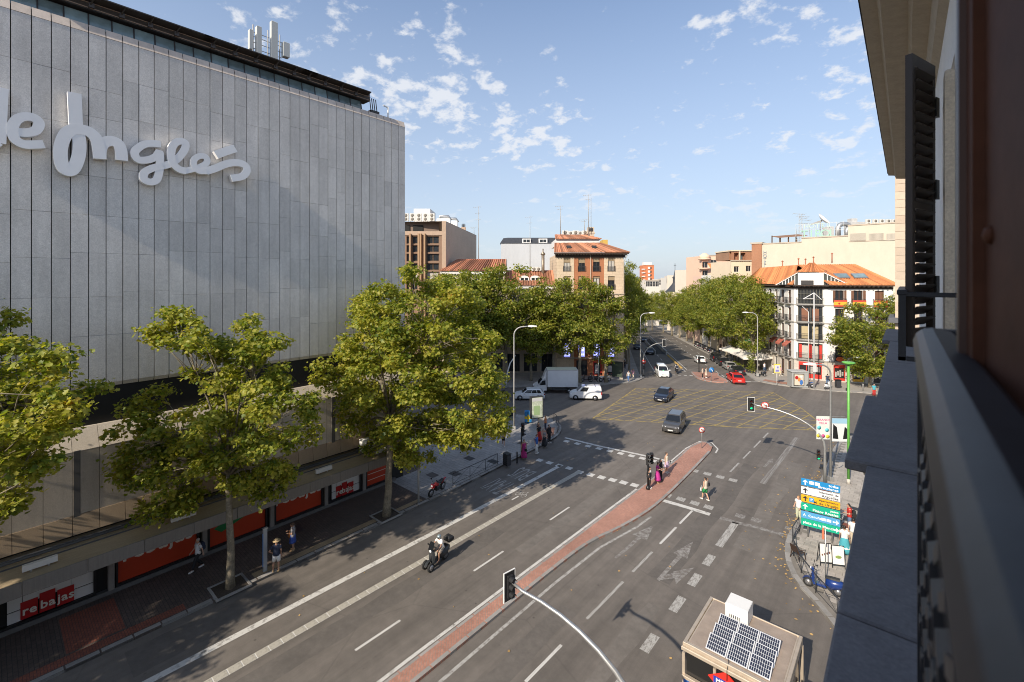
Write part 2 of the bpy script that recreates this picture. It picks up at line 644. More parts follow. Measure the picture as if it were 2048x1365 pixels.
M_LEAFN = leaf_mat('plane_leaves', [(0.0, (0.045, 0.078, 0.012)), (0.22, (0.135, 0.185, 0.019)), (0.46, (0.30, 0.310, 0.045)), (0.86, (0.44, 0.385, 0.065)), (1.0, (0.38, 0.19, 0.03))], 0.45)
M_LEAFF = leaf_mat('distant_plane_leaves', [(0.0, (0.045, 0.078, 0.012)), (0.28, (0.130, 0.175, 0.020)), (0.6, (0.28, 0.285, 0.045)), (1.0, (0.38, 0.31, 0.06))], 0.42)
M_BARK = mat('plane_bark', (0.20, 0.17, 0.12), 0.85, noise=[(3.2, 0.5), (12, 0.35)], bump=(12, 0.4))
# ================================================================== THE SETTING: ground, road, pavements
def ground_sheet():
 ss = [-900, -300, S0, 120, 300 + S0, 900, 3000]
 qs = [-3000, -500, 0, 20, 500, 3000]
 vs, fs = [], []
 for s in ss:
  for q in qs:
   vs.append(B(s, q))
 n = len(qs)
 for i in range(len(ss) - 1):
  for j in range(n - 1):
   a = i * n + j
   fs.append((a, a + 1, a + n + 1, a + n))
 mb = MB()
 mb.add(vs, [tuple(reversed(f)) for f in fs])
 o = mb.build('road', M_ASPH)
 return tag(o, kind='structure')
ROAD = ground_sheet()
KERB_H = 0.13
def slab(name, poly, m, top=KERB_H, label=None, lift=0.0):
 """raised pavement following the ground; polygon counter-clockwise"""
 n = len(poly)
 vs = [(p[0], p[1], hgt(*p) - 0.2) for p in poly] + [(p[0], p[1], hgt(*p) + top + lift) for p in poly]
 fs = [tuple(range(n, 2 * n))] + [(i, (i + 1) % n, n + (i + 1) % n, n + i) for i in range(n)]
 mb = MB()
 mb.add(vs, fs)
 o = mb.build(name, m)
 tag(o, kind='structure')
 return o
def smooth_line(pts, step):
 """Catmull-Rom through points, resampled at even steps"""
 P = [Vector((p[0], p[1], 0)) for p in pts]
 dense = []
 for i in range(len(P) - 1):
  p0 = P[max(i - 1, 0)]
  p1, p2 = P[i], P[i + 1]
  p3 = P[min(i + 2, len(P) - 1)]
  k = max(4, int((p2 - p1).length / 0.15))
  for j in range(k):
   t = j / k
   dense.append(0.5 * ((2 * p1) + (p2 - p0) * t + (2 * p0 - 5 * p1 + 4 * p2 - p3) * t * t + (3 * p1 - p0 - 3 * p2 + p3) * t ** 3))
 dense.append(P[-1])
 out = [dense[0]]
 acc = 0
 for a, b in zip(dense[:-1], dense[1:]):
  acc += (b - a).length
  if acc >= step:
   out.append(b)
   acc = 0
 if (out[-1] - dense[-1]).length > step * 0.3:
  out.append(dense[-1])
 return [(p.x, p.y) for p in out]
_kerb = {}
def kerb(parent, pts, width=0.28, length=1.0, m=None, h=KERB_H + 0.004, inset=0.0):
 """row of single kerbstones along a line, the road on the right-hand side of travel"""
 m = m or M_KERB
 line = smooth_line(pts, length)
 key = m.name
 if key not in _kerb:
  mb = MB()
  mb.bbox(0, 1, 0, 1, 0, 1, 0.04)
  _kerb[key] = mb.mesh('kerbstone', m)
 for a, b in zip(line[:-1], line[1:]):
  L_ = hypot(b[0] - a[0], b[1] - a[1])
  za, zb = hgt(*a), hgt(*b)
  an = atan2(b[1] - a[1], b[0] - a[0])
  M = T(a[0], a[1], za - 0.1) @ RZ(an) @ RY(-atan2(zb - za, L_)) @ T(0.004, 0, 0) @ Matrix.Diagonal((L_ - 0.012, width, h + 0.1, 1))
  link('kerbstone', _kerb[key], parent, M)
KL = [(-26.6, -16), (-26.55, 0), (-26.5, 8), (-26.45, 16), (-26.4, 24), (-26.6, 30.5), (-26.85, 36), (-27.3, 39), (-28.6, 41.4), (-31.0, 42.9), (-34, 42.4), (-45, 33), (-60, 20)]
KLs = smooth_line(KL, 1.0)
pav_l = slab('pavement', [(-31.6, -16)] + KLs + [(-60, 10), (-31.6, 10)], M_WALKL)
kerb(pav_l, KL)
def sheet(name, poly, z, m, parent=None, hz=True):
 mb = MB()
 mb.add([(p[0], p[1], (hgt(p[0], p[1]) if hz else 0) + z) for p in poly], [tuple(range(len(poly)))])
 return mb.build(name, m, parent)
plaza_line = [p for p in KLs if p[1] > 21.5 and p[0] > -46]
sheet('corner_paving', [(-31.3, 21.3), (-26.75, 21.3)] + [(p[0] - 0.33, p[1] - 0.1) for p in plaza_line] + [(-46, 31), (-31.3, 24)], KERB_H + 0.004, M_WALKG, pav_l)
sheet('red_paving_strip', [(-27.5, -10), (-26.9, -10), (-26.85, 6.5), (-27.4, 6.5)], KERB_H + 0.004, M_WALKRED, pav_l)
sheet('red_paving_patch', [(-30.6, 2.3), (-27.55, 2.3), (-27.55, 4.3), (-30.6, 4.3)], KERB_H + 0.004, M_WALKRED, pav_l)
sheet('warm_paving_strip', [(-27.3, 9.6), (-26.82, 9.6), (-26.78, 21), (-27.2, 21)], KERB_H + 0.004, mat('sand_paving', (0.30, 0.22, 0.13), 0.85, noise=[(2, 0.3), (20, 0.2)]), pav_l)
sheet('ramp_paving', [(-28.4, 36.2), (-27.2, 35.4), (-27.6, 38.6), (-28.9, 40.6), (-29.6, 39.6)], KERB_H + 0.008, mat('red_ramp', (0.33, 0.17, 0.12), 0.85, noise=[(3, 0.25)]), pav_l)
for (x, y) in ((-26.97, 8.46), (-26.98, 18.04), (-27.1, -1.2)):
 mb = MB()
 mb.box(-.62, .62, -.72, .72, 0, .012)
 po = mb.build('tree_pit', mat('pit_soil', (.06, .045, .032), .95, noise=[(9, .4)]), pav_l, T(x - .05, y, KERB_H))
 for (a, b, c_, d_) in ((-.74, .74, -.84, -.722), (-.74, .74, .722, .84), (-.74, -.622, -.72, .72), (.622, .74, -.72, .72)):
  mb = MB()
  mb.bbox(a, b, c_, d_, -.05, .05, .01)
  mb.build('edging_stone', M_KERB, po)
ML = [(-16.02, -8), (-16.0, 6), (-15.95, 12), (-15.85, 20), (-15.7, 28), (-15.6, 34), (-15.6, 40), (-15.75, 44.6), (-15.4, 46.6), (-14.75, 46.9), (-14.1, 46.0)]
MR = [(-13.85, 44.6), (-13.65, 40), (-13.5, 34), (-13.6, 30.5), (-14.1, 27.2), (-14.75, 24.3), (-14.95, 20), (-15.0, 12), (-15.05, 6), (-15.1, -8)]
med_poly = smooth_line(ML, 0.8) + smooth_line(MR, 0.8)
median = slab('median', list(reversed(med_poly)), M_MEDIAN)
kerb(median, MR[::-1], 0.2, 1.0)
kerb(median, ML[7:][::-1], 0.2, 0.6)
kerb(median, ML[:8][::-1], 0.14, 1.0)
KR = [(-1.3, 24.2), (-2.4, 25.9), (-3.3, 27.2), (-4.45, 28.6), (-5.2, 30.2), (-5.6, 32.3), (-5.62, 34.0), (-5.4, 37), (-5.3, 41), (-5.15, 46), (-5.2, 53), (-4.6, 57.5), (-2.6, 60.5), (2, 62.0), (20, 62)]
KRs = smooth_line(KR, 1.0)
pav_r = slab('pavement', list(reversed(KRs)) + [(-1.0, 18), (20, 18)], M_JOINT)
kerb(pav_r, list(reversed(KR)), 0.3, 1.0)
def inside(x, y, poly):
 c = False
 j = len(poly) - 1
 for i in range(len(poly)):
  if (poly[i][1] > y) != (poly[j][1] > y) and x < (poly[j][0] - poly[i][0]) * (y - poly[i][1]) / (poly[j][1] - poly[i][1]) + poly[i][0]:
   c = not c
  j = i
 return c
KRi = [(p[0] + 0.34, p[1] + (0.25 if p[1] < 32 else 0.0)) for p in KRs] + [(20, 62), (20, 18), (-0.6, 18)]
_pv = MB()
_pv.bbox(0.006, 0.594, 0.006, 0.394, -0.06, KERB_H + 0.006, 0.008)
_pvm = _pv.mesh('paving_slab', M_PAVER)
_big = MB()
npv = 0
for j in range(100):
 y0 = 23.5 + j * 0.4
 for i in range(9):
  x0 = -5.6 + i * 0.6 + (0.3 if j % 2 else 0)
  ok = all(inside(x0 + dx, y0 + dy, KRi) for dx in (0.02, 0.58) for dy in (0.02, 0.38))
  if not ok or x0 > -0.6:
   continue
  if y0 < 47 and x0 < -1.2 and npv < 300:
   o = link('paving_slab', _pvm, pav_r, T(x0, y0, random.uniform(-0.003, 0.003)))
   npv += 1
  elif y0 < 61:
   _big.bbox(x0 + .006, x0 + .594, y0 + .006, y0 + .394, 0.05, KERB_H + 0.006, 0.008)
o = _big.build('paving', M_PAVER, pav_r)
o['kind'] = 'stuff'
for (x, y, w, h, nm, mm) in ((-2.6, 40.2, 0.9, 0.5, 'manhole_cover', M_IRON), (-2.9, 38.2, 1.2, 0.8, 'manhole_cover', M_IRON), (-4.7, 43.4, 0.7, 0.7, 'manhole_cover', M_IRON), (-2.85, 37.1, 0.6, 0.7, 'red_paving_patch', M_WALKRED), (-4.6, 41.9, 0.8, 0.5, 'red_paving_patch', M_WALKRED)):
 mb = MB()
 mb.box(-w / 2, w / 2, -h / 2, h / 2, 0.0, 0.008 + KERB_H)
 if nm == 'manhole_cover':
  mb.box(-w / 2 + .06, w / 2 - .06, -h / 2 + .06, h / 2 - .06, 0.0, 0.014 + KERB_H)
 mb.build(nm, mm, pav_r, T(x, y, 0.004))
for (x, y) in ((-29.6, 24.2), (-28.4, 25.6), (-27.7, 29.5), (-29.8, 28.6), (-28.5, 34.6), (-29.9, 13.2)):
 mb = MB()
 mb.box(-0.45, 0.45, -0.35, 0.35, 0.0, 0.010)
 mb.box(-0.38, 0.38, -0.28, 0.28, 0.0, 0.014)
 mb.build('manhole_cover', M_IRON, pav_l, T(x, y, KERB_H + 0.004))
KC = [(-75, 24.4), (-60, 37.3), (-46, 49.8), (-38.6, 57.2), (-34.5, 62.0), (-32.7, 65.2), (-32.1, 68.0), (-32.3, 70.6)]
KCs = smooth_line(KC, 1.0)
def strip(name, left, right, m, top=KERB_H):
 """pavement between two matching lines (lists of xy), follows the ground"""
 mb = MB()
 n = len(left)
 L_ = [(p[0], p[1], hgt(p[0], p[1]) + top) for p in left]
 R_ = [(p[0], p[1], hgt(p[0], p[1]) + top) for p in right]
 vs = L_ + R_ + [(p[0], p[1], p[2] - 0.4) for p in L_] + [(p[0], p[1], p[2] - 0.4) for p in R_]
 fs = []
 for i in range(n - 1):
  fs.append((i, n + i, n + i + 1, i + 1))
  fs.append((n + i, 3 * n + i, 3 * n + i + 1, n + i + 1))
  fs.append((i + 1, 2 * n + i + 1, 2 * n + i, i))
 fs.append((0, 2 * n, 3 * n, n))
 fs.append((n - 1, 2 * n - 1, 4 * n - 1, 3 * n - 1))
 mb.add(vs, fs)
 o = mb.build(name, m)
 return tag(o, kind='structure')
right = KCs + [B(s, 0.7)[:2] for s in (4, 8, 14, 40, 80, 150, 298)]
left = []
for i, p in enumerate(right):
 if i < len(KCs):
  left.append((p[0] - 10 * SY - 0, p[1] + 10 * CY))
 else:
  left.append(B((4, 8, 14, 40, 80, 150, 298)[i - len(KCs)], -9)[:2])
for i in range(len(KCs)):
 t = i / (len(KCs) - 1)
 bx, by = B(3, -9)[:2]
 if KCs[i][1] > 60:
  u = (KCs[i][1] - 60) / 11
  left[i] = (left[i][0] * (1 - u) + bx * u, left[i][1] * (1 - u) + by * u)
pav_c = strip('pavement', left, right, M_WALKG)
kerb(pav_c, KC, 0.3, 1.0)
KW = [(20, 86.5), (8, 84.4), (2, 83.2), (-3.8, 81.9), (-8, 80.0), (-12, 79.2), (-15.6, 79.2), (-17.6, 80.0), (-18.9, 82.0), (-20.2, 85)]
KWs = smooth_line(KW, 1.0)
leftw = KWs + [B(s, 18.9)[:2] for s in (12, 20, 40, 80, 150, 298)]
rightw = []
for i, p in enumerate(leftw):
 if i < len(KWs):
  u = i / (len(KWs) - 1)
  a = (20, 96)
  c_ = B(10, 30)[:2]
  rightw.append((a[0] + (c_[0] - a[0]) * u, a[1] + (c_[1] - a[1]) * u))
 else:
  rightw.append(B((12, 20, 40, 80, 150, 298)[i - len(KWs)], 30)[:2])
pav_w = strip('pavement', leftw, rightw, mat('pale_pavement', (0.33, 0.30, 0.265), 0.85, noise=[(0.5, 0.15), (5, 0.1)]))
kerb(pav_w, KW[::-1], 0.3, 1.0)
sheet('red_paving_strip', [(p[0] + 0.35, p[1] + 0.9) for p in KWs if -18 < p[0] < -12.3] + [(p[0] + 0.35, p[1] + 2.6) for p in reversed(KWs) if -18 < p[0] < -12.3], KERB_H + 0.006, mat('red_ramp', (0.33, 0.17, 0.12), 0.85), pav_w)
ISL = [(-28.9, 82.2), (-27.4, 79.0), (-25.6, 75.9), (-24.2, 74.9), (-22.6, 74.7), (-21.3, 75.4), (-21.0, 76.6), (-22.0, 78.4), (-23.9, 81.5), (-25.0, 84.2)]
isl = slab('traffic_island', smooth_line(ISL + [ISL[0]], 0.7)[:-1], M_MEDIAN)
kerb(isl, (ISL + [ISL[0]]), 0.22, 0.9)
for (qa, qb, lab) in ((8.7, 8.95, 'right'), (6.1, 6.3, 'left')):
 mb = MB()
 p = [B(38, qa), B(38, qb), B(92, qb), B(92, qa)]
 mb.loft([[(v[0], v[1], v[2] - 0.2) for v in p], [(v[0], v[1], v[2] + .9) for v in p]])
 o = mb.build('underpass_parapet', mat('pale_concrete', (0.45, 0.44, 0.42), 0.8, noise=[(2, 0.15)]))
 tag(o, 'pale concrete parapet along the ' + lab + ' edge of the dark underpass ramp in the boulevard', 'parapet')
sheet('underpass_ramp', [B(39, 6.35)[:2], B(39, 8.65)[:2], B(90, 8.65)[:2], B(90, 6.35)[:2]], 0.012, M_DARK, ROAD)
_yb = MB()
_yb.bbox(-0.45, 0.45, -0.22, 0.22, 0, 0.22, 0.05)
_ybm = _yb.mesh('kerb_block', mat('ochre_block', (0.42, 0.27, 0.08), 0.8, noise=[(3, 0.2)]))
for k in range(11):
 p = B(14.8 + k * 2.1, 8.9)
 o = link('kerb_block', _ybm, None, T(p[0], p[1], p[2]) @ RZ(BANG))
 tag(o, 'ochre lane divider block in the row running down to the underpass', 'divider', 'lane divider blocks before the underpass')
# ------------------------------------------------------------------ road markings, children of the road
ZM = 0.004
def line(pts, w, m, name='lane_line', z=ZM):
 """ribbon along points on the ground"""
 mb = MB()
 P = [Vector((p[0], p[1])) for p in pts]
 vs = []
 for i, p in enumerate(P):
  t = (P[min(i + 1, len(P) - 1)] - P[max(i - 1, 0)]).normalized()
  n = Vector((-t.y, t.x)) * w / 2
  for q in (p + n, p - n):
   vs.append((q.x, q.y, hgt(q.x, q.y) + z))
 mb.add(vs, [(2 * i, 2 * i + 1, 2 * i + 3, 2 * i + 2) for i in range(len(P) - 1)])
 return mb.build(name, m, ROAD)
_dash = {}
def dash(a, b, w, m, name='lane_dash', z=ZM):
 key = m.name
 if key not in _dash:
  mb = MB()
  mb.add([(0, -.5, 0), (1, -.5, 0), (1, .5, 0), (0, .5, 0)], [(0, 1, 2, 3)])
  _dash[key] = mb.mesh('lane_dash', m)
 L_ = hypot(b[0] - a[0], b[1] - a[1])
 za, zb = hgt(*a[:2]), hgt(*b[:2])
 M = T(a[0], a[1], za + z) @ RZ(atan2(b[1] - a[1], b[0] - a[0])) @ RY(-atan2(zb - za, L_)) @ Matrix.Diagonal((L_, w, 1, 1))
 return link(name, _dash[key], ROAD, M)
line([(-23.6, -8), (-23.37, 4.35), (-23.03, 19.33), (-22.86, 33.0)], 0.36, M_PAINT, 'bus_lane_line')
_blk = MB()
_blk.bbox(-0.2, 0.2, 0.02, 0.515, -0.01, 0.014, 0.004)
_blkm = _blk.mesh('line_block', worn_paint('ribbed_line_paint', (0.40, 0.37, 0.31), (0.22, 0.20, 0.175), 5, 0.40))
_n = 0
y = -2.0
while y < 33.0:
 x = -21.55 + (y - 0) * 0.0185 if y < 30 else -21.0 + (y - 30) * 0.03
 link('line_block', _blkm, ROAD, T(x, y, 0) @ RZ(-0.018))
 y += 0.54
line([(-21.58, -2), (-21.0, 30), (-20.9, 33.0)], 0.41, M_PAINT, 'lane_line', 0.006)
for (y0, y1) in ((-3.8, -1.4), (3.4, 5.8), (10.7, 13.05), (17.95, 20.4), (25.1, 27.4)):
 dash((-18.5 + y0 * 0.0095, y0), (-18.5 + y1 * 0.0095, y1), 0.13, M_PAINT)
line([(-16.28, -8), (-16.22, 12), (-16.1, 20), (-15.95, 28), (-15.83, 33.2)], 0.17, M_PAINT, 'edge_line')
line([(-15.85, 38.6), (-15.98, 44.3), (-15.6, 47.0), (-14.6, 47.4), (-13.6, 46.0), (-13.45, 44.8)], 0.14, M_PAINT, 'edge_line')
line([(-14.55, -2), (-14.35, 12), (-14.3, 20), (-14.1, 24.5), (-13.4, 28.2), (-13.25, 30)], 0.16, M_PAINTG, 'edge_line')
for (y0, y1) in ((9.0, 12.0), (14.4, 16.9), (19.0, 20.2 + 2.4), (23.7, 26.2), (27.3, 29.8), (30.4, 32.8), (41.3, 43.8), (45.1, 47.5), (48.7, 51.2), (52.2, 54.3)):
 dash((-11.98 + y0 * 0.0185, y0), (-11.98 + y1 * 0.0185, y1), 0.14, M_PAINTG if y0 > 40 or y0 in (19.0, 23.7) else M_PAINT)
for (y0, y1) in ((15.8, 17.0), (19.0, 20.2), (22.2, 23.5), (24.7, 25.9), (27.0, 28.2), (29.4, 33.0)):
 dash((-8.85 + y0 * 0.007, y0), (-8.85 + y1 * 0.007, y1), 0.42, M_PAINTG, 'wide_lane_dash')
dash((-8.62, 40.6), (-8.4, 54.6), 0.42, M_PAINTW, 'wide_lane_dash')
line([G(1130, 876), G(1200, 893), G(1290, 912), G(1382, 934)], 0.32, M_PAINT, 'stop_line')
line([G(1318, 999), G(1370, 1014), G(1420, 1029.5)], 0.42, M_PAINT, 'stop_line')
line([G(1440, 1036), G(1470, 1045), G(1520, 1057), G(1595, 1078)], 0.40, M_PAINTW, 'stop_line')
def blocks(pa, pb, n, w, l, m):
 for k in range(n):
  t = k / (n - 1)
  c = G(pa[0] + (pb[0] - pa[0]) * t, pa[1] + (pb[1] - pa[1]) * t)
  dash((c[0] - w / 2, c[1]), (c[0] + w / 2, c[1] + 0.03), l, m, 'crossing_block')
blocks((1133, 883), (1328, 927), 10, 0.55, 0.55, M_PAINT)
blocks((1079, 921), (1138, 937), 4, 0.55, 0.55, M_PAINT)
blocks((1159, 945), (1269, 971), 6, 0.6, 0.6, M_PAINT)
blocks((1389, 942), (1466, 961), 4, 0.6, 0.6, M_PAINTG)
blocks((1334, 991), (1417, 1015), 4, 0.6, 0.6, M_PAINTG)
blocks((1480, 1033), (1512, 1041), 2, 0.6, 0.6, M_PAINTW)
dash(G(1570, 1055), G(1592, 1062), 0.5, M_PAINTW, 'crossing_block')
def arrow(base, tip, hw=0.45, side=None):
 a, b = Vector(base), Vector(tip)
 t = (b - a)
 L_ = t.length
 t.normalize()
 n = Vector((-t.y, t.x))
 mb = MB()
 def pt(u, v):
  p = a + t * u + n * v
  return (p.x, p.y, ZM + zo[0])
 zo = [0]
 mb.add([pt(0, -.09), pt(0, .09), pt(L_ * .62, .13), pt(L_ * .62, -.13)], [(3, 2, 1, 0)])
 zo[0] = .001
 mb.add([pt(L_ * .60, hw), pt(L_ * .60, -hw), pt(L_, 0)], [(0, 1, 2)])
 if side:
  s = side
  zo[0] = .002
  mb.add([pt(L_ * .02, s * .10), pt(L_ * .14, s * .10), pt(L_ * .30, s * .55), pt(L_ * .16, s * .60)], [(0, 1, 2, 3) if s < 0 else (3, 2, 1, 0)])
  zo[0] = .003
  mb.add([pt(L_ * .07, s * .85), pt(L_ * .26, s * .30), pt(L_ * .50, s * 1.05)], [(0, 1, 2) if s > 0 else (2, 1, 0)])
 return mb.build('turn_arrow' if side else 'lane_arrow', M_PAINTW, ROAD)
arrow(G(1231, 1117), G(1307, 1051), 0.5)
arrow(G(1316, 1161), G(1386, 1084), 0.42, side=-1)
arrow(G(1528, 935), G(1545, 918), 0.3)
def road_text(s, c, wdt, hgt_, rot):
 me = text_mesh(s, 1.0, M_PAINTG, 0.0, 0.0)
 xs = [v.co.x for v in me.vertices]
 ys = [v.co.y for v in me.vertices]
 M = T(c[0], c[1], ZM + 0.002) @ RZ(rot) @ Matrix.Diagonal((wdt / (max(xs) - min(xs)), hgt_ / (max(ys) - min(ys)), 1, 1)) @ T(-(max(xs) + min(xs)) / 2, -(max(ys) + min(ys)) / 2, 0)
 link('lane_lettering', me, ROAD, M)
road_text('BUS', G(1043, 948), 1.55, 2.3, radians(180))
road_text('TAXI', G(996, 973), 1.75, 2.3, radians(180))
c = G(1047, 987)
mb = MB()
for dx in (-0.27, 0.27):
 n_ = 14
 ring = []
 for k in range(n_):
  a = 2 * pi * k / n_
  ring += [(c[0] + dx + .19 * cos(a), c[1] + .19 * 1.6 * sin(a) - .3, ZM), (c[0] + dx + .145 * cos(a), c[1] + .145 * 1.6 * sin(a) - .3, ZM)]
 mb.add(ring, [(2 * k, 2 * ((k + 1) % n_), 2 * ((k + 1) % n_) + 1, 2 * k + 1) for k in range(n_)])
for (a, b) in (((-.42, -.3), (-.15, .4)), ((-.15, .4), (.1, -.3)), ((.1, -.3), (-.42, -.3)), ((-.15, .4), (.35, .4)), ((.42, -.3), (.3, .6)), ((.2, .65), (.45, .6))):
 ax, ay, bx, by = c[0] + a[0] * .64, c[1] + a[1] * .64 - .1, c[0] + b[0] * .64, c[1] + b[1] * .64 - .1
 n2 = Vector((-(by - ay), bx - ax)).normalized() * 0.022
 mb.add([(ax + n2.x, ay + n2.y, ZM + .001), (ax - n2.x, ay - n2.y, ZM + .001), (bx - n2.x, by - n2.y, ZM + .001), (bx + n2.x, by + n2.y, ZM + .001)], [(0, 1, 2, 3)])
mb.build('bicycle_symbol', M_PAINTG, ROAD)
dash(G(1024, 1000), G(1037, 993), 0.12, M_PAINT)
YB = [G(1185, 838), G(1272, 777), G(1420, 781), G(1545, 785), G(1604, 818), G(1660, 862), G(1490, 856), G(1330, 846)]
for a, b in zip(YB, YB[1:] + YB[:1]):
 line([a, b], 0.2, M_YEL, 'box_junction_edge')
def clip_segment(p, d, poly):
 ts = []
 for a, b in zip(poly, poly[1:] + poly[:1]):
  ex, ey = b[0] - a[0], b[1] - a[1]
  den = d[0] * ey - d[1] * ex
  if abs(den) < 1e-9:
   continue
  t = ((a[0] - p[0]) * ey - (a[1] - p[1]) * ex) / den
  u = ((a[0] - p[0]) * d[1] - (a[1] - p[1]) * d[0]) / den
  if 0 <= u <= 1:
   ts.append(t)
 ts.sort()
 return [(ts[i], ts[i + 1]) for i in range(0, len(ts) - 1, 2)]
for an, zoff in ((radians(12), 0.0), (radians(80), 0.002)):
 d = (cos(an), sin(an))
 n2 = (-d[1], d[0])
 for k in range(-30, 30):
  p = (-18 + n2[0] * k * 1.75, 62 + n2[1] * k * 1.75)
  for (t0, t1) in clip_segment(p, d, YB):
   if t1 - t0 > 0.4:
    dash((p[0] + d[0] * t0, p[1] + d[1] * t0), (p[0] + d[0] * t1, p[1] + d[1] * t1), 0.15, M_YEL, 'box_junction_line', ZM + 0.002 + zoff)
def bl(s, q):
 return B(s, q)[:2]
def bdash(q0, s0, s1, on, off, w, q1=None):
 s = s0
 while s < s1:
  f = (s - s0) / (s1 - s0)
  q = q0 + ((q1 if q1 is not None else q0) - q0) * f
  a, b = bl(s, q), bl(min(s + on, s1), q)
  dash(a, b, w, M_PAINT)
  s += on + off
for s0 in (2.2, 40, 80):
 dash(bl(s0, 3.6), bl(s0 + 38, 3.6), 0.14, M_PAINT, 'lane_line')
bdash(6.6, 10, 100, 3.5, 4.5, 0.14)
bdash(9.0, 10, 14, 4, 4, 0.14)
dash(bl(13, 9.7), bl(60, 9.7), 0.14, M_PAINT, 'edge_line')
bdash(14.6, 6, 120, 2.2, 2.6, 0.16)
bdash(17.0, 22, 100, 4, 6, 0.12)
for k in range(9):
 p = bl(5.2 + 0.05 * k, 2.4 + k * 0.95)
 dash(p, (p[0] + BP[0] * 0.5, p[1] + BP[1] * 0.5), 0.5, M_PAINT, 'crossing_block')
dash(bl(1.5, 14.0), bl(1.5 + 0.6, 19.2), 0.4, M_PAINT, 'stop_line')
M_PATCH = [mat('dark_asphalt', (.116, .102, .089), .85, noise=[(.5, .2), (3, .15), (60, .25), (160, .2)]), mat('pale_asphalt', (.155, .137, .119), .85, noise=[(.5, .2), (3, .15), (60, .25), (160, .2)])]
for (x0, x1, y0, y1, k) in ((-13.2, -12.2, 3, 19, 0), (-10.7, -9.6, 24, 44, 0), (-7.9, -6.9, 30, 47, 1), (-20.6, -19.5, 6, 22, 0), (-17.9, -17.2, 21, 40, 1), (-25.9, -24.0, 4, 11, 0), (-22, -14.5, 52.2, 53.2, 0), (-24.8, -24.0, 20, 33, 1), (-9.9, -9.2, 8, 22, 1), (-30, -12, 66, 67, 0)):
 n_ = 10
 L2 = [(x0 + random.uniform(-.12, .12), y0 + (y1 - y0) * i / n_) for i in range(n_ + 1)] + [(x1 + random.uniform(-.12, .12), y1 - (y1 - y0) * i / n_) for i in range(n_ + 1)]
 sheet('asphalt_patch', L2[::-1], .002, M_PATCH[k], ROAD)
vs, fs = [], []
for k in range(520):
 t = random.random() ** 0.8
 i = int(t * (len(KRs) - 40))
 p = KRs[min(i + random.randint(0, 26), len(KRs) - 2)]
 off = abs(random.gauss(0, 1.0)) if random.random() < 0.22 else abs(random.gauss(0, 0.2))
 p2 = KRs[min(i + 1, len(KRs) - 1)]
 tt = random.random()
 p = (p[0] + (p2[0] - p[0]) * tt, p[1] + (p2[1] - p[1]) * tt)
 x, y = p[0] - 0.12 - off, p[1] - off * random.uniform(-.3, .9)
 if random.random() < 0.09:
  x, y = random.uniform(-24, -3), random.uniform(8, 55)
 r = random.uniform(0.035, 0.085)
 a = random.random() * 6.28
 z0 = 0.012
 n0 = len(vs)
 for q in range(5):
  aa = a + q * 1.2566
  rr = r * random.uniform(0.6, 1.1)
  vs.append((x + rr * cos(aa), y + rr * sin(aa), z0 + random.uniform(0, 0.025)))
 fs.append(tuple(range(n0, n0 + 5)))
mb = MB()
mb.add(vs, fs)
o = mb.build('fallen_leaves', mat('dry_leaves', (0.40, 0.25, 0.09), 0.8, island=0.45))
tag(o, 'dry yellow leaves lying along the kerb', 'leaves', kind='stuff')
# ================================================================== BUILDINGS
M_FRAMEW = mat('white_window_frame', (0.62, 0.60, 0.56), 0.5)
M_FRAMEB = mat('brown_window_frame', (0.105, 0.045, 0.025), 0.55, noise=[(6, 0.15)])
M_FRAMED = mat('dark_window_frame', (0.035, 0.03, 0.028), 0.5)
M_BLIND = mat('roller_blind', (0.30, 0.22, 0.13), 0.7, noise=[(3, 0.1)])
M_REDP = mat('red_shop_paint', (0.50, 0.035, 0.022), 0.45)
M_TILE = mat('clay_roof_tile', (0.36, 0.155, 0.085), 0.85, noise=[(0.6, 0.22), (6, 0.25)], island=0.5)
M_TILEO = mat('orange_roof_tile', (0.54, 0.205, 0.075), 0.85, noise=[(0.6, 0.14), (5, 0.18)], island=0.3)
M_SLATE = mat('slate_roof', (0.045, 0.048, 0.055), 0.6, noise=[(2, 0.2)])
M_CURTAIN = mat('pale_curtain', (0.45, 0.42, 0.37), 0.9, noise=[(4, 0.1)])
def wall_holes(mb, w, h, holes, depth=0.18, M=None):
 """front wall sheet at y=0 cut by openings (x0,x1,z0,z1), with reveals going in"""
 xs = sorted(set([0, w] + [v for o in holes for v in o[:2]]))
 zs = sorted(set([0, h] + [v for o in holes for v in o[2:4]]))
 for i in range(len(xs) - 1):
  run = None
  for j in range(len(zs) - 1):
   cx, cz = (xs[i] + xs[i + 1]) / 2, (zs[j] + zs[j + 1]) / 2
   solid = not any(o[0] < cx < o[1] and o[2] < cz < o[3] for o in holes)
   if solid and run is None:
    run = zs[j]
   if run is not None and (not solid or j == len(zs) - 2):
    top = zs[j + 1] if solid else zs[j]
    mb.add([(xs[i], 0, run), (xs[i + 1], 0, run), (xs[i + 1], 0, top), (xs[i], 0, top)], [(0, 1, 2, 3)], M)
    run = None
 for (x0, x1, z0, z1) in [o[:4] for o in holes]:
  d = depth
  mb.add([(x0, 0, z0), (x1, 0, z0), (x1, 0, z1), (x0, 0, z1), (x0, d, z0), (x1, d, z0), (x1, d, z1), (x0, d, z1)],
      [(0, 4, 5, 1), (1, 5, 6, 2), (2, 6, 7, 3), (3, 7, 4, 0)], M)
_win = {}
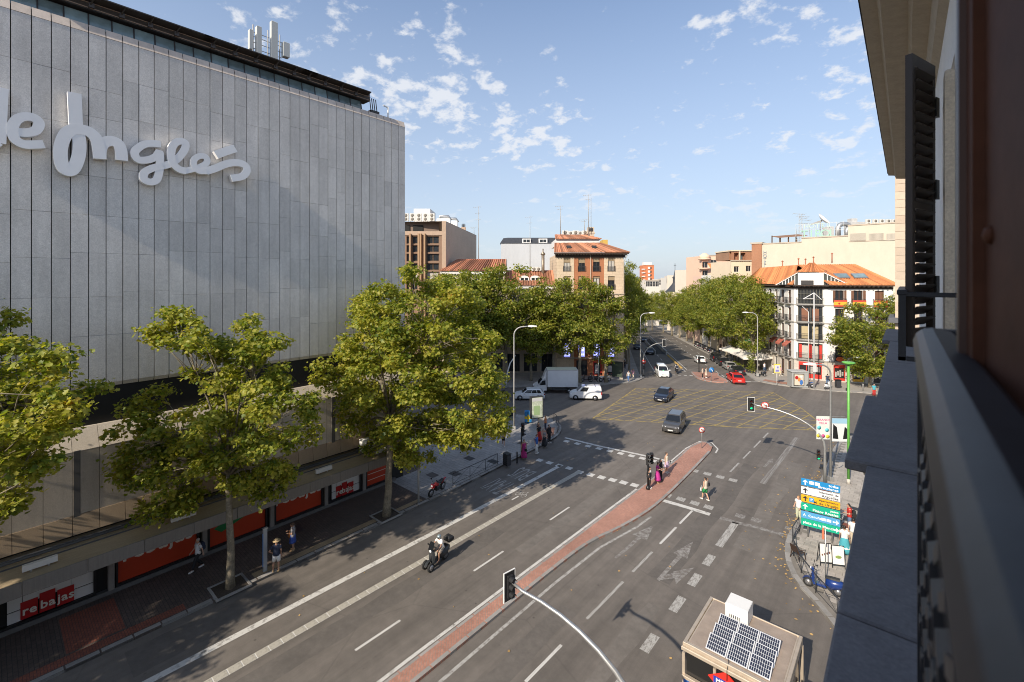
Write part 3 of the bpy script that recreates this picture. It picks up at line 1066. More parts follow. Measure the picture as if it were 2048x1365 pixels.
def window(parent, M, x, z, w, h, style='plain', fm=None, depth=0.18, name='window', pane=None, leaves=2, blind=0.0, label=None):
 """framed window as a part of its building: frame, pane and blind below it"""
 fm = fm or M_FRAMEW
 pane = pane or M_GLASS
 key = (round(w, 2), round(h, 2), fm.name, leaves, depth)
 if key not in _win:
  f = MB()
  t = min(0.09, w * 0.12)
  y0, y1 = depth - 0.09, depth - 0.02
  f.box(0, t, y0, y1, 0, h)
  f.box(w - t, w, y0, y1, 0, h)
  f.box(t, w - t, y0, y1, 0, t)
  f.box(t, w - t, y0, y1, h - t, h)
  for k in range(1, leaves):
   c = w * k / leaves
   f.box(c - t * .5, c + t * .5, y0 + 0.004, y1, t, h - t)
  p = MB()
  p.add([(t * .5, depth - .035, t * .5), (w - t * .5, depth - .035, t * .5), (w - t * .5, depth - .035, h - t * .5), (t * .5, depth - .035, h - t * .5)], [(0, 1, 2, 3)])
  _win[key] = (f.mesh('window', fm), p)
 f, p = _win[key]
 o = link(name, f, parent, M @ T(x, 0, z))
 if label:
  o['label'] = label
 pk = key + (pane.name,)
 if pk not in _win:
  _win[pk] = p.mesh('pane', pane)
 link('pane', _win[pk], o)
 if blind > 0:
  bk = key + ('blind', round(blind, 2))
  if bk not in _win:
   b = MB()
   b.box(0.03, w - .03, depth - 0.12, depth - 0.095, h * (1 - blind), h - .01)
   _win[bk] = b.mesh('blind', M_BLIND)
  link('blind', _win[bk], o)
 return o
_bal = {}
def balcony(parent, M, x, z, w, d=0.45, m=None, step=0.14, slab_=True, rail_h=1.0):
 m = m or M_IRON
 key = (round(w, 2), d, m.name, slab_, rail_h)
 if key not in _bal:
  b = MB()
  b.box(0, w, -d, -0.002, -0.12, 0)
  r = MB()
  n = max(3, int(w / step))
  for k in range(n + 1):
   xx = 0.02 + (w - 0.04) * k / n
   r.box(xx - .012, xx + .012, -d + .01, -d + .034, 0, rail_h)
  for s in (0.02, w - 0.02):
   for k in range(1, 4):
    yy = -d + d * k / 4
    r.box(s - .012, s + .012, yy, yy + .024, 0, rail_h)
   r.box(s - .018, s + .018, -d, -0.02, rail_h, rail_h + .035)
  r.box(0, w, -d, -d + .045, rail_h, rail_h + .04)
  r.box(0, w, -d + .005, -d + .04, 0.10, 0.13)
  _bal[key] = (b.mesh('balcony', mat('balcony_slab', (0.30, 0.285, 0.265), 0.8)), r.mesh('balcony_railing', m))
 s, r = _bal[key]
 if slab_:
  o = link('balcony', s, parent, M @ T(x, 0, z))
  link('balcony_railing', r, o)
  return o
 return link('balcony_railing', r, parent, M @ T(x, 0, z))
def tile_slope(mb, a, b, c, d, pitch=0.44):
 """clay tile rows running from eave (a,b) to ridge (d,c); each row a rounded rib"""
 a, b, c, d = [Vector(p) for p in (a, b, c, d)]
 n = max(2, int((b - a).length / pitch))
 nrm = (b - a).cross(d - a)
 if nrm.length < 1e-6:
  nrm = (b - a).cross(c - a)
 nrm.normalize()
 if nrm.z < 0:
  nrm = -nrm
 for k in range(n):
  t0, t1 = k / n, (k + 1) / n
  e0, e1 = a.lerp(b, t0), a.lerp(b, t1)
  r0, r1 = d.lerp(c, t0), d.lerp(c, t1)
  up = nrm * pitch * 0.45
  em0, em1 = e0.lerp(e1, .3) + up, e0.lerp(e1, .7) + up
  rm0, rm1 = r0.lerp(r1, .3) + up, r0.lerp(r1, .7) + up
  mb.add([e0, em0, em1, e1, r0, rm0, rm1, r1], [(0, 1, 5, 4), (1, 2, 6, 5), (2, 3, 7, 6), (0, 3, 2, 1)])
# ------------------------------------------------------------------ 1. the granite department store
FX = -31.2           # plane of the granite front
store = thing('department_store', 'huge windowless grey granite department store filling the left of the street', 'department store', (FX, 22.65, 0))
def SL(x, y, z):
 return T(x - FX, y - 22.65, z)
mb = MB()
mb.box(-26, -0.12, -60, -0.12, 0, 29.2)
mb.box(-.2, .55, -60, -.35, 3.2, 8.0)
mb.build('wall', M_DARK, store)
COLW = 0.663
ZB, ZT, ROWS = 11.05, 28.85, 8
rh = (ZT - ZB) / ROWS
_p = MB()
_p.bbox(-0.12, 0, -(COLW - 0.035) / 2, (COLW - 0.035) / 2, 0.004, rh - 0.004, 0.006)
_pm = _p.mesh('stone_panel', M_GRAN)
for k in range(34):
 y = -COLW * (k + 0.5)
 if k % 3 == 0 or random.random() < .3:
  cut = [ZB] + [ZB + rh * r + random.choice((-.55, -.3, 0, 0, .25, .5)) for r in range(1, ROWS)] + [ZT]
 for r in range(ROWS):
  link('stone_panel', _pm, store, T(random.uniform(-0.002, 0.002), y, cut[r]) @ Matrix.Diagonal((1, 1, (cut[r + 1] - cut[r]) / rh, 1)))
mb = MB()
for k in range(34, 80):
 y = -COLW * (k + 0.5)
 mb.box(-0.12, 0, y - .314, y + .314, ZB, ZT)
o = mb.build('stone_cladding', M_GRAN, store)
o['kind'] = 'stuff'
mb = MB()
mb.box(-26, -0.12, -0.12, 0.0, 11, 28.9)
mb.build('side_wall', M_GRAN, store)
_c = MB()
hw = (COLW - 0.035) / 2
_c.loft([[(0, -hw, 0.7), (0, hw, 0.7), (-0.14, hw, 0.7), (-0.14, -hw, 0.7)], [(-0.45, -hw, 0), (-0.45, hw, 0), (-0.6, hw, 0), (-0.6, -hw, 0)]])
_cm = _c.mesh('sill_panel', M_GRAN)
_t = MB()
_t.loft([[(-0.16, -hw, 0.0), (-0.16, hw, 0.0), (-0.0, hw, 0), (-0.0, -hw, 0)], [(-0.30, -hw, 0.46), (-0.30, hw, 0.46), (-0.17, hw, 0.46), (-0.17, -hw, 0.46)]])
_tm = _t.mesh('coping_stone', M_COPING)
for k in range(36):
 y = -COLW * (k + 0.5)
 link('sill_panel', _cm, store, T(0, y, ZB - 0.705))
 link('coping_stone', _tm, store, T(0.015, y, ZT + 0.006))
M_FRET = mat('dark_fret_panel', (0.06, 0.057, 0.057), 0.5, noise=[(4, 0.3)])
mb = MB()
mb.box(-0.9, -0.72, -60, -0.4, 8.6, 10.6)
for k in range(40):
 for r in range(3):
  y = -0.5 - k * 0.6
  z = 8.95 + r * 0.5
  u = 0.3 * (r % 2)
  mb.add([(-0.72, y - u, z), (-0.72, y - u - .5, z), (-0.72, y - u - .25, z + .46), (-0.55, y - u - .25, z + .12)], [(0, 1, 3), (1, 2, 3), (2, 0, 3)])
o = mb.build('fret_band', M_FRET, store)
o['kind'] = 'stuff'
LW0, LW1 = 4.08, 8.05
_l = MB()
bw = 0.98
_l.loft([[(0.80, -bw / 2 + .008, 0.9), (0.80, bw / 2 - .008, 0.9), (0.6, bw / 2 - .008, .9), (0.6, -bw / 2 + .008, .9)], [(0.80, -bw / 2 + .008, LW1 - LW0), (0.80, bw / 2 - .008, LW1 - LW0), (0.6, bw / 2 - .008, LW1 - LW0), (0.6, -bw / 2 + .008, LW1 - LW0)]])
_lm = _l.mesh('wall_panel', M_GRANW)
_b = MB()
_b.loft([[(0.95, -bw / 2 + .01, 0), (0.95, bw / 2 - .01, 0), (0.6, bw / 2 - .01, 0), (0.6, -bw / 2 + .01, 0)], [(0.83, -bw / 2 + .01, .89), (0.83, bw / 2 - .01, .89), (0.6, bw / 2 - .01, .89), (0.6, -bw / 2 + .01, .89)]])
_bm = _b.mesh('base_panel', mat('base_granite', (0.33, 0.245, 0.16), 0.85, noise=[(0.5, 0.12), (34, 0.25), (90, 0.2)], var=0.06))
_cp = MB()
_cp.loft([[(0.805, -bw / 2 + .008, 0.004), (0.805, bw / 2 - .008, 0.004), (0.6, bw / 2 - .008, .004), (0.6, -bw / 2 + .008, .004)], [(0.08, -bw / 2 + .008, 0.95), (0.08, bw / 2 - .008, 0.95), (-0.7, bw / 2 - .008, .95), (-0.7, -bw / 2 + .008, .95)]])
_cpm = _cp.mesh('cap_panel', M_GRANW)
for k in range(34):
 y = -0.3 - bw * (k + 0.5)
 link('wall_panel', _lm, store, T(0, y, LW0))
 link('base_panel', _bm, store, T(0, y, LW0))
 link('cap_panel', _cpm, store, T(0, y, LW1))
for y in (2.92, 9.4, 16.0):
 mb = MB()
 mb.box(0.5, 0.84, -0.12, 0.12, 0.5, 4.0)
 mb.build('drain_shaft', mat('shaft_grey', (0.09, 0.085, 0.08), 0.8), store, T(0, y - 22.65, LW0))
CAN_X1 = 2.75
mb = MB()
mb.loft([[(-0.3, -60, 3.0), (CAN_X1, -60, 3.0), (CAN_X1, -60, 3.5), (-0.3, -60, 4.0)], [(-0.3, -1.0, 3.0), (CAN_X1, -1.0, 3.0), (CAN_X1, -1.0, 3.5), (-0.3, -1.0, 4.0)]])
mb.build('canopy', mat('canopy_roofing', (0.37, 0.285, 0.175), 0.85, noise=[(0.5, 0.18, (1, .3, 1)), (5, 0.14, (3, .4, 1)), (40, 0.15)]), store)
mb = MB()
for x in (1.05, 1.26):
 mb.tube([(x, -60, 3.86), (x, -1.2, 3.86)], 0.06, 6)
mb.box(1.5, 1.54, -40, -1.2, 3.70, 3.76)
mb.build('canopy_pipe', mat('roof_pipe', (0.10, 0.10, 0.10), 0.5), store)
_f = MB()
_f.bbox(0, 0.08, -1.02, 1.02, 2.93, 3.56, 0.01)
_fm = _f.mesh('fascia_panel', mat('fascia_grey', (0.185, 0.165, 0.14), 0.7, noise=[(3, 0.12, (1, 4, 0.3)), (20, 0.08)], var=0.05))
for k in range(22):
 link('fascia_panel', _fm, store, T(CAN_X1 + 0.003, -2.05 - 2.06 * k, 0))
M_POSTR = mat('poster_red', (0.44, 0.045, 0.014), 0.35, noise=[(0.5, 0.08)])
M_POSTR2 = mat('poster_crimson', (0.40, 0.016, 0.016), 0.35)
M_POSTW = mat('poster_white', (0.60, 0.59, 0.57), 0.5)
M_PRINTW = mat('print_cream', (0.66, 0.60, 0.52), 0.6)
M_PRINTG = mat('print_green', (0.01, 0.17, 0.045), 0.5)
mb = MB()
mb.box(-0.5, -0.2, -60, -1, 0.0, 3.0)
mb.build('shop_back', M_BLACK, store)
mb = MB()
mb.box(-0.45, 0.16, -60, -1.0, 0.0, 0.34)
mb.build('plinth', mat('plinth_stone', (0.12, 0.115, 0.11), 0.7, noise=[(5, 0.2)]), store)
SHOPS = [(-3.6, 0, 'sale'), (0.55, 4.35, 'split'), (5.15, 8.95, 'red'), (9.75, 13.55, 'green'), (14.35, 18.15, 'red'), (18.95, 20.6, 'plain')]
SHOPS = [(-8.6, -4.8, 'red'), (-4.0, -0.2, 'split'), (0.25, 3.7, 'split'), (4.45, 8.15, 'red'), (8.6, 11.9, 'green'), (12.35, 15.6, 'red'), (16.0, 18.6, 'split'), (19.0, 21.2, 'plain')]
def onwall(y, z, x=0.0):
 return T(x, y - 22.65, z) @ RZ(radians(90))
for (y0, y1, kind) in SHOPS:
 w = y1 - y0
 f = MB()
 t = 0.10
 f.box(-0.1, 0.10, 0, t, 0.34, 2.96)
 f.box(-0.1, 0.10, w - t, w, 0.34, 2.96)
 f.box(-0.1, 0.10, t, w - t, 0.34, 0.46)
 f.box(-0.1, 0.10, t, w - t, 2.86, 2.96)
 fo = f.build('shop_window', M_BLACK, store, T(0, y0 - 22.65, 0))
 if kind == 'split':
  p = MB()
  for (a, b) in ((0.12, 0.26), (0.74, 0.98)):
   p.box(-0.05, -0.02, w * a, w * b - .02, 0.48, .98)
   p.box(-0.05, -0.02, w * a, w * b - .02, 1.02, 2.84)
  p.box(-0.06, -0.03, w * .262, w * .738, 1.2, 2.84)
  p.build('poster', M_POSTW, fo)
  p = MB()
  for k, (a, b, zt) in enumerate(((0.24, 0.41, 1.30), (0.42, 0.58, 1.42), (0.595, 0.77, 1.27))):
   p.box(-0.05, -0.0 + 0.02 * k, w * a, w * b - .02, 0.5, zt)
  p.build('sale_banner', M_POSTR2, fo)
  for s, a in (('re', .325), ('ba', .50), ('jas', .68)):
   link('lettering', text_mesh(s, 0.54, M_PRINTW, 0.012), fo, T(0.075, w * a, .88) @ RZ(radians(90)) @ TEXT_UP)
 else:
  p = MB()
  p.box(-0.05, -0.02, t, w - t, 0.47, 2.85)
  p.build('poster', M_POSTR, fo)
  if kind == 'red':
   link('lettering', text_mesh('rebajas', 0.98, M_PRINTW, 0.022), fo, T(-0.012, w * .5, 1.78) @ RZ(radians(90)) @ TEXT_UP)
  if kind == 'green':
   g = MB()
   g.add([(-0.014, w * .10, 1.45), (-0.014, w * .22, 1.12), (-0.014, w * .75, 1.75), (-0.014, w * .42, 2.0)], [(0, 1, 2, 3)])
   g.build('poster_print', M_PRINTG, fo)
  if kind == 'plain':
   g = MB()
   g.box(-0.018, -0.012, 0.2, w - .2, 1.3, 1.34)
   g.box(-0.018, -0.012, 0.2, w - .2, 0.85, 0.89)
   g.build('poster_print', M_PRINTW, fo)
 pr = MB()
 pr.box(-0.2, 0.2, -0.30, -0.06, 0.34, 2.99)
 pr.build('pier', mat('pier_stone', (0.22, 0.20, 0.18), 0.7, noise=[(4, 0.1)]), store, T(0, y0 - 22.65, 0))
TX = -0.95
mb = MB()
mb.box(-20, TX - 0.35, -60, -3.4, 29.0, 30.2)
mb.build('attic_wall', M_DARK, store)
_g = MB()
gw = 0.92
_g.loft([[(TX + .22, -gw / 2 + .03, 0), (TX + .22, gw / 2 - .03, 0), (TX + .19, gw / 2 - .03, 0), (TX + .19, -gw / 2 + .03, 0)], [(TX + .02, -gw / 2 + .03, 1.0), (TX + .02, gw / 2 - .03, 1.0), (TX - .01, gw / 2 - .03, 1.0), (TX - .01, -gw / 2 + .03, 1.0)]])
_gm = _g.mesh('attic_window', M_GLASSB)
_u = MB()
_u.loft([[(TX + .25, -.03, 0), (TX + .25, .03, 0), (TX + .15, .03, 0), (TX + .15, -.03, 0)], [(TX + .05, -.03, 1.0), (TX + .05, .03, 1.0), (TX - .05, .03, 1.0), (TX - .05, -.03, 1.0)]])
_um = _u.mesh('mullion', M_FRAMED)
for k in range(26):
 y = -3.5 - gw * (k + .5)
 link('attic_window', _gm, store, T(0, y, 29.2))
 link('mullion', _um, store, T(0, y + gw / 2, 29.2))
mb = MB()
mb.loft([[(TX + .35, -60, 30.3), (TX + .35, -60, 30.95), (TX - .6, -60, 31.1), (TX - .6, -60, 30.3)], [(TX + .35, -2.9, 30.3), (TX + .35, -2.9, 30.95), (TX - .6, -2.9, 31.1), (TX - .6, -2.9, 30.3)]])
mb.build('roof_edge', mat('dark_brown_cladding', (0.036, 0.029, 0.025), 0.55, noise=[(6, 0.3, (1, .2, 4))]), store)
M_BROWNM = mat('brown_metal', (0.045, 0.035, 0.03), 0.5)
for (y0, y1) in ((-22.0, -13.8), (-14.2, -7.4), (-13.4 + 5, -3.2)):
 mb = MB()
 mb.loft([[(TX + .5, y0, 30.62), (TX + 1.05, y0, 30.72), (TX + 1.05, y0, 30.78), (TX + .5, y0, 30.95)], [(TX + .5, y1, 30.62), (TX + 1.05, y1, 30.72), (TX + 1.05, y1, 30.78), (TX + .5, y1, 30.95)]])
 for k in range(int((y1 - y0) / 1.2)):
  yy = y0 + .4 + k * 1.2
  mb.bar((TX + .56, yy, 30.25), (TX + 1.0, yy + .2, 30.72), 0.05)
  mb.box(TX + .58, TX + .72, yy, yy + .22, 30.28, 30.5)
 mb.build('awning_box', M_BROWNM, store)
mb = MB()
mb.box(TX + .56, TX + .60, -40, -3.0, 30.26, 30.30)
mb.box(TX + .56, TX + .62, -40, -3.0, 30.52, 30.55)
mb.build('roof_trim', mat('copper_trim', (0.25, 0.16, 0.10), 0.5), store)
mb = MB()
for k in range(4):
 mb.bar((TX + .5, -2.9 + .18 * k, 29.6), (TX + .3, -2.9 + .18 * k, 30.6), 0.05)
mb.box(TX + .1, TX + .6, -2.95, -2.2, 29.2, 29.6)
mb.build('roof_frame', M_FRAMED, store)
sign = thing('wall_sign', 'large pale script lettering mounted on the granite front of the store', 'sign', (FX, 10, 24))
def on_front(zx, zy, dx=0.0):
 px, py = zx / 2.4378, zy / 2.4375
 r = (px - CXP) / FPX
 vx = -SY + CY * r
 d = (FX + 0.3) / vx
 return Vector((0, CY * d + SY * r * d - 10, CAM_Z - (py - HZN) / FPX * d - 24))
def stroke(mb, pts, w, x0=0.10, x1=0.42, ramp=0.012, w_end=None):
 P = [on_front(*p) for p in pts]
 dense = []
 for i in range(len(P) - 1):
  p0, p1, p2, p3 = P[max(i - 1, 0)], P[i], P[i + 1], P[min(i + 2, len(P) - 1)]
  for j in range(6):
   t = j / 6
   dense.append(0.5 * ((2 * p1) + (p2 - p0) * t + (2 * p0 - 5 * p1 + 4 * p2 - p3) * t * t + (3 * p1 - p0 - 3 * p2 + p3) * t ** 3))
 dense.append(P[-1])
 n = len(dense)
 rings = []
 for i, p in enumerate(dense):
  t = (dense[min(i + 1, n - 1)] - dense[max(i - 1, 0)]).normalized()
  nn = Vector((0, -t.z, t.y))
  ww = w / 2 if w_end is None else (w + (w_end - w) * i / (n - 1)) / 2
  f = x1 + ramp * i / n
  a, b = p + nn * ww, p - nn * ww
  rings.append([(x0, a.y, a.z), (f, a.y, a.z), (f, b.y, b.z), (x0, b.y, b.z)])
 mb.loft(rings)
M_LETTER = mat('letter_white', (0.82, 0.81, 0.80), 0.45, noise=[(1.0, 0.05)])
LET = [
 ('letter_d', [([(2, 430), (-4, 560), (-10, 700)], 0.50, None), ([(-20, 590), (-75, 580), (-105, 650), (-75, 720), (-15, 690)], 0.46, None)]),
 ('letter_e', [([(-5, 612), (25, 618), (60, 640), (120, 650), (172, 640), (190, 605), (165, 578), (120, 572), (80, 588), (60, 630), (72, 680), (115, 706), (165, 708), (214, 706)], 0.38, None)]),
 ('letter_i', [([(362, 456), (366, 530), (371, 620), (386, 690), (383, 760), (362, 818), (338, 836), (310, 822), (296, 780), (296, 720), (318, 660), (355, 634), (400, 636), (440, 650), (472, 690), (486, 778)], 0.50, 0.50)]),
 ('letter_n', [([(486, 776), (488, 730), (505, 700), (540, 690), (572, 702), (588, 735), (592, 785)], 0.50, None)]),
 ('letter_g', [([(782, 706), (730, 702), (690, 712), (655, 745), (672, 780), (720, 782), (760, 765), (775, 745), (778, 790), (774, 840), (760, 880), (730, 890), (700, 875), (702, 845), (735, 825), (790, 810)], 0.36, None)]),
 ('letter_l', [([(786, 812), (830, 800), (870, 770), (898, 730), (900, 700), (870, 692), (842, 712), (832, 755), (842, 800), (872, 828), (905, 836)], 0.37, None)]),
 ('letter_e', [([(900, 836), (935, 828), (975, 815), (1006, 795), (1000, 768), (970, 764), (944, 782), (944, 812), (968, 836), (1005, 838)], 0.32, None)]),
 ('letter_s', [([(1000, 838), (1050, 822), (1100, 802), (1150, 795), (1190, 808), (1200, 835), (1178, 862), (1124, 872)], 0.42, None)]),
 ('accent', [([(1050, 758), (1100, 740), (1144, 726)], 0.46, None)]),
]
for i, (nm, strokes) in enumerate(LET):
 mb = MB()
 for (pts, w, we) in strokes:
  stroke(mb, pts, w, x1=0.40 + 0.004 * i, w_end=we)
 mb.build(nm, M_LETTER, sign)
def store_px(px, py, X):
 r = (px - CXP) / FPX
 d = X / (-SY + CY * r)
 return (X, CY * d + SY * r * d, Zat(py, d))
base = store_px(540, 108, FX - 2.2)
ant = thing('cell_antenna', 'white mobile phone antenna panels on the store roof', 'antenna', base)
for (dy, z0, z1, w, dep) in ((-0.75, -0.4, 1.55, 0.30, 0.18), (-1.25, -0.2, 1.15, 0.2, 0.16), (0.25, -0.5, 2.3, 0.42, 0.16), (1.05, 0.1, 1.15, 0.42, 0.2)):
 mb = MB()
 mb.bbox(-dep, dep, dy - w / 2, dy + w / 2, z0, z1, 0.03)
 mb.build('antenna_panel', mat('antenna_white', (0.55, 0.55, 0.51), 0.45), ant)
mb = MB()
for dy in (-1.0, -0.05, 0.75):
 mb.tube([(-.25, dy, -1.6), (-.25, dy, 1.7)], 0.04, 6)
for z in (0.1, 0.5, 0.9, 1.2):
 mb.bar((-.25, -1.0, z), (-.25, 0.9, z), 0.035)
mb.build('mast', M_GREYP, ant)
base = store_px(776, 238, FX - 0.3)
cm = thing('camera_mast', 'slim white camera mast on the far corner of the store roof', 'mast', base)
mb = MB()
mb.tube([(0, 0, -0.4), (0, 0, 0.95)], 0.06, 8)
mb.bar((0, 0, .9), (0, -.45, .95), .08)
mb.build('pole', M_WHITEP, cm)
for i, (y, kind) in enumerate(((1.6, 0), (6.9, 0), (12.1, 1), (14.6, 0), (19.0, 0), (10.2, 1))):
 t = thing('floodlight', ['white tube floodlight', 'small dark spotlight'][kind] + ' lying on the store canopy ' + ['nearest the left edge', 'above the first red poster', 'beside the trunk of the thin tree', 'left of the parked red motorbike', 'behind the trunk of the big tree', 'above the green poster corner'][i], 'floodlight', (FX + 2.15, y, 3.60), 0, 'lights on the store canopy')
 mb = MB()
 if kind == 0:
  mb.loft([[(-.10, -.55, .12), (.12, -.55, .10), (.10, -.55, .34), (-.04, -.55, .36)], [(-.10, .55, .12), (.12, .55, .10), (.10, .55, .34), (-.04, .55, .36)]])
  mb.build('lamp_housing', mat('flood_white', (0.62, 0.60, 0.55), 0.45), t)
  mb = MB()
  mb.box(-.03, .03, -.3, -.24, -.1, .14)
  mb.box(-.03, .03, .24, .3, -.1, .14)
  mb.build('bracket', M_ALU, t)
 else:
  mb.loft([[(-.1, -.12, .1), (.1, -.12, .1), (.1, -.12, .26), (-.1, -.12, .26)], [(-.14, .14, .06), (.14, .14, .06), (.14, .14, .3), (-.14, .14, .3)]])
  mb.build('lamp_housing', M_ALU, t)
  mb = MB()
  mb.box(-.02, .02, -.02, .02, -.1, .12)
  mb.build('bracket', M_ALU, t)
t = thing('air_conditioner', 'white wall unit of air conditioning on the store canopy behind the big tree', 'air conditioner', (FX + 1.35, 18.3, 3.72))
mb = MB()
mb.bbox(-.2, .2, -.5, .5, 0.1, 1.0, .03)
mb.build('casing', M_WHITEP, t)
mb = MB()
mb.lathe([(0.3, 0), (0.32, .03), (0.08, .03), (.08, .0)], 14, T(0.2, 0, .55) @ RY(radians(90)))
mb.build('fan', M_BLACKP, t)
# ------------------------------------------------------------------ buildings seen square on: local x to the right, -y to the camera
def frontal(name, label, px0, d, cat='building', py_base=None, z=None):
 x, y = W(px0, d)
 return thing(name, label, cat, (x, y, z if z is not None else 0.0), YAW)
def ux(px, px0, d):
 return (px - px0) / FPX * d
I4 = Matrix.Identity(4)
_ac = {}
def ac_unit(parent_group, loc, rotz, label, two=True, s=1.0):
 if two not in _ac:
  t = thing('air_conditioner', label, 'air conditioner', loc, rotz, parent_group)
  b = MB()
  h = 1.35 if two else 0.7
  b.bbox(-.45, .45, -.18, .18, 0.08, h, 0.02)
  b.build('casing', mat('ac_white', (0.62, 0.60, 0.55), 0.5), t)
  for z in ((.4, 1.02) if two else (.38,)):
   f = MB()
   f.lathe([(0.27, -.012), (0.27, .012), (0.10, .02)], 14, T(0, -.18, z) @ RX(radians(90)))
   f.build('fan', mat('fan_grille', (0.20, 0.18, 0.15), 0.6), t)
  f = MB()
  f.box(-.4, -.32, -.15, .15, 0, .09)
  f.box(.32, .4, -.15, .15, 0, .09)
  f.build('foot', M_ALU, t)
  t.scale = (s,) * 3
  _ac[two] = t
  return t
 return dup(_ac[two], loc, rotz, label, parent_group, scale=s)
def aerial(px, py_top, py_bot, d, label, kind=0):
 x, y = W(px, d)
 zb, zt = Zat(py_bot, d), Zat(py_top, d)
 t = thing('roof_aerial', label, 'aerial', (x, y, zb), YAW, 'aerials on the roofs')
 h = zt - zb
 mb = MB()
 mb.tube([(0, 0, -0.3), (0, 0, h * .6), (0, 0, h)], [0.075, 0.055, 0.03], 5)
 mb.build('mast', M_GREYP, t)
 mb = MB()
 for z, l in ((h * .97, .9), (h * .86, .6), (h * .74, .7))[:3 if kind == 0 else 2]:
  mb.bar((-l, 0, z), (l * .6, 0, z + .1), 0.04)
  for k in range(4):
   xx = -l + k * l * .45
   mb.bar((xx, -.3, z), (xx, .3, z), 0.02)
 if kind == 2:
  for k in range(8):
   z = h * (0.1 + .1 * k)
   mb.bar((0, 0, z), (0.45, 0, z + .4), 0.03)
  mb.tube([(.45, 0, 0), (.45, 0, h * .9)], 0.04, 4)
 mb.build('antenna', M_GREYP, t)
 return t
D2 = 80.0
P0 = 790
ob = frontal('office_building', 'brown stone office block with dark window bands rising behind the store corner', P0, D2)
w = ux(886, P0, D2)
H2 = Zat(443, D2)
mb = MB()
cols = []
for (a, b) in ((795, 805), (813, 819), (824, 836), (853, 878)):
 for (zt, zb) in ((473, 488), (491, 505), (508, 523), (527, 541), (544, 560), (565, 580), (585, 600)):
  cols.append((ux(a, P0, D2), ux(b, P0, D2), Zat(zb, D2), Zat(zt, D2)))
wall_holes(mb, w, Zat(467, D2), cols, 0.35)
mb.build('wall', mat('brown_stone', (0.235, 0.145, 0.095), 0.75, noise=[(1, 0.12), (12, 0.1)]), ob)
for i, c in enumerate(cols):
 if c[2] > 10:
  window(ob, I4, c[0], c[2], c[1] - c[0], c[3] - c[2], fm=mat('bronze_frame', (0.22, 0.13, 0.07), 0.5), depth=0.35, leaves=2 if c[1] - c[0] > 1.5 else 1, pane=M_GLASS if i % 7 != 4 else M_CURTAIN)
mb = MB()
for px in (821, 838, 842, 850):
 mb.box(ux(px - 1.6, P0, D2), ux(px + 1.6, P0, D2), -0.55, -0.003, 5, Zat(468, D2))
mb.build('fin', mat('tan_fin', (0.38, 0.235, 0.13), 0.7), ob)
mb = MB()
x0, x1 = ux(884, P0, D2), ux(892, P0, D2)
mb.box(x0, x1, -0.15, 0.6, 0, Zat(443, D2))
mb.box(0, x0, -.1, .3, Zat(471, D2), Zat(463, D2))
mb.build('corner_pier', mat('tan_stone', (0.42, 0.30, 0.215), 0.8, noise=[(3, 0.1), (20, 0.1)]), ob)
x1 = ux(892, P0, D2)
mb = MB()
top0, top1 = Zat(443, D2), Zat(471, 110)
mb.add([(x1, -0.1, 0), (x1 + 3.0, 30, 0), (x1 + 3.0, 30, top1), (x1, -0.1, top0), (x1 - 22, 30, 0), (x1 - 22, 30, top1), (x1 - 0.6, -.1, top0), (x1 - .6, -.1, 0), (x1 - 22, 3, top0), (x1 - 22, 3, 0)],
    [(0, 1, 2, 3), (1, 4, 5, 2), (3, 2, 5, 8, 6), (0, 3, 6, 7)])
mb.build('side_wall', mat('side_stone', (0.43, 0.345, 0.275), 0.85, noise=[(0.25, 0.08), (2, 0.1, (1, 1, 3)), (14, 0.12)]), ob)
mb = MB()
mb.box(0, x1 - 1.5, 1.8, 2.2, Zat(468, D2), top0)
mb.build('terrace_wall', mat('terrace_brown', (0.20, 0.14, 0.105), 0.8), ob)
for (a, b) in ((800, 815), (822, 842)):
 mb = MB()
 mb.box(ux(a, P0, D2), ux(b, P0, D2), 1.6, 1.77, Zat(462, D2), Zat(449, D2))
 mb.build('terrace_opening', M_DARK, ob)
mb = MB()
mb.box(2, ux(848, P0, D2), 6, 12, top0 - .3, Zat(418, D2 + 6))
mb.build('plant_room', mat('white_render', (0.70, 0.68, 0.65), 0.7), ob)
for i, px in enumerate((812, 825, 838, 851, 864)):
 p = W(px, D2 + 1.0)
 ac_unit('fan units in the row on the brown office roof', (p[0], p[1], Zat(443.5, D2 + 1)), YAW, 'white twin fan unit in the row on the brown office roof', s=1.05)
for (px, py, d, w_, h_) in ((888, 442, 88, 2.6, 1.1), (905, 447, 96, 2.2, 1.3)):
 p = W(px, d)
 t = thing('roof_plant', 'pale ventilation box on the brown office roof, ' + ('nearer the fan units' if d == 88 else 'towards the far end'), 'ventilation', (p[0], p[1], Zat(py + 8, d)), YAW)
 mb = MB()
 mb.bbox(-w_ / 2, w_ / 2, -.8, .8, 0, h_, .05)
 mb.build('casing', M_WHITEP, t)
 mb = MB()
 mb.tube([(-w_ * .3, 0, h_ - .1), (-w_ * .3, 0, h_ + .5), (w_ * .3, .3, h_ + .5), (w_ * .5, .3, h_ - .2)], .3, 8)
 mb.build('duct', M_ALU, t)
p = W(927, 104)
t = thing('chimney', 'small brick chimney with three pots on the brown office wall', 'chimney', (p[0], p[1], Zat(463, 104)), YAW)
mb = MB()
mb.box(-.5, .5, -.4, .4, -.8, .9)
mb.build('stack', mat('tan_stone', (0.42, 0.30, 0.215)), t)
mb = MB()
for k in (-.3, 0, .3):
 mb.lathe([(.1, .9), (.12, 1.3), (.08, 1.7)], 8, T(k, 0, 0))
mb.build('pot', M_IRON, t)
aerial(957, 412, 522, 84, 'tall lattice aerial mast rising behind the low tiled roof', 0)
aerial(948, 455, 470, 108, 'hooked lamp pole at the end of the brown office roof', 1)
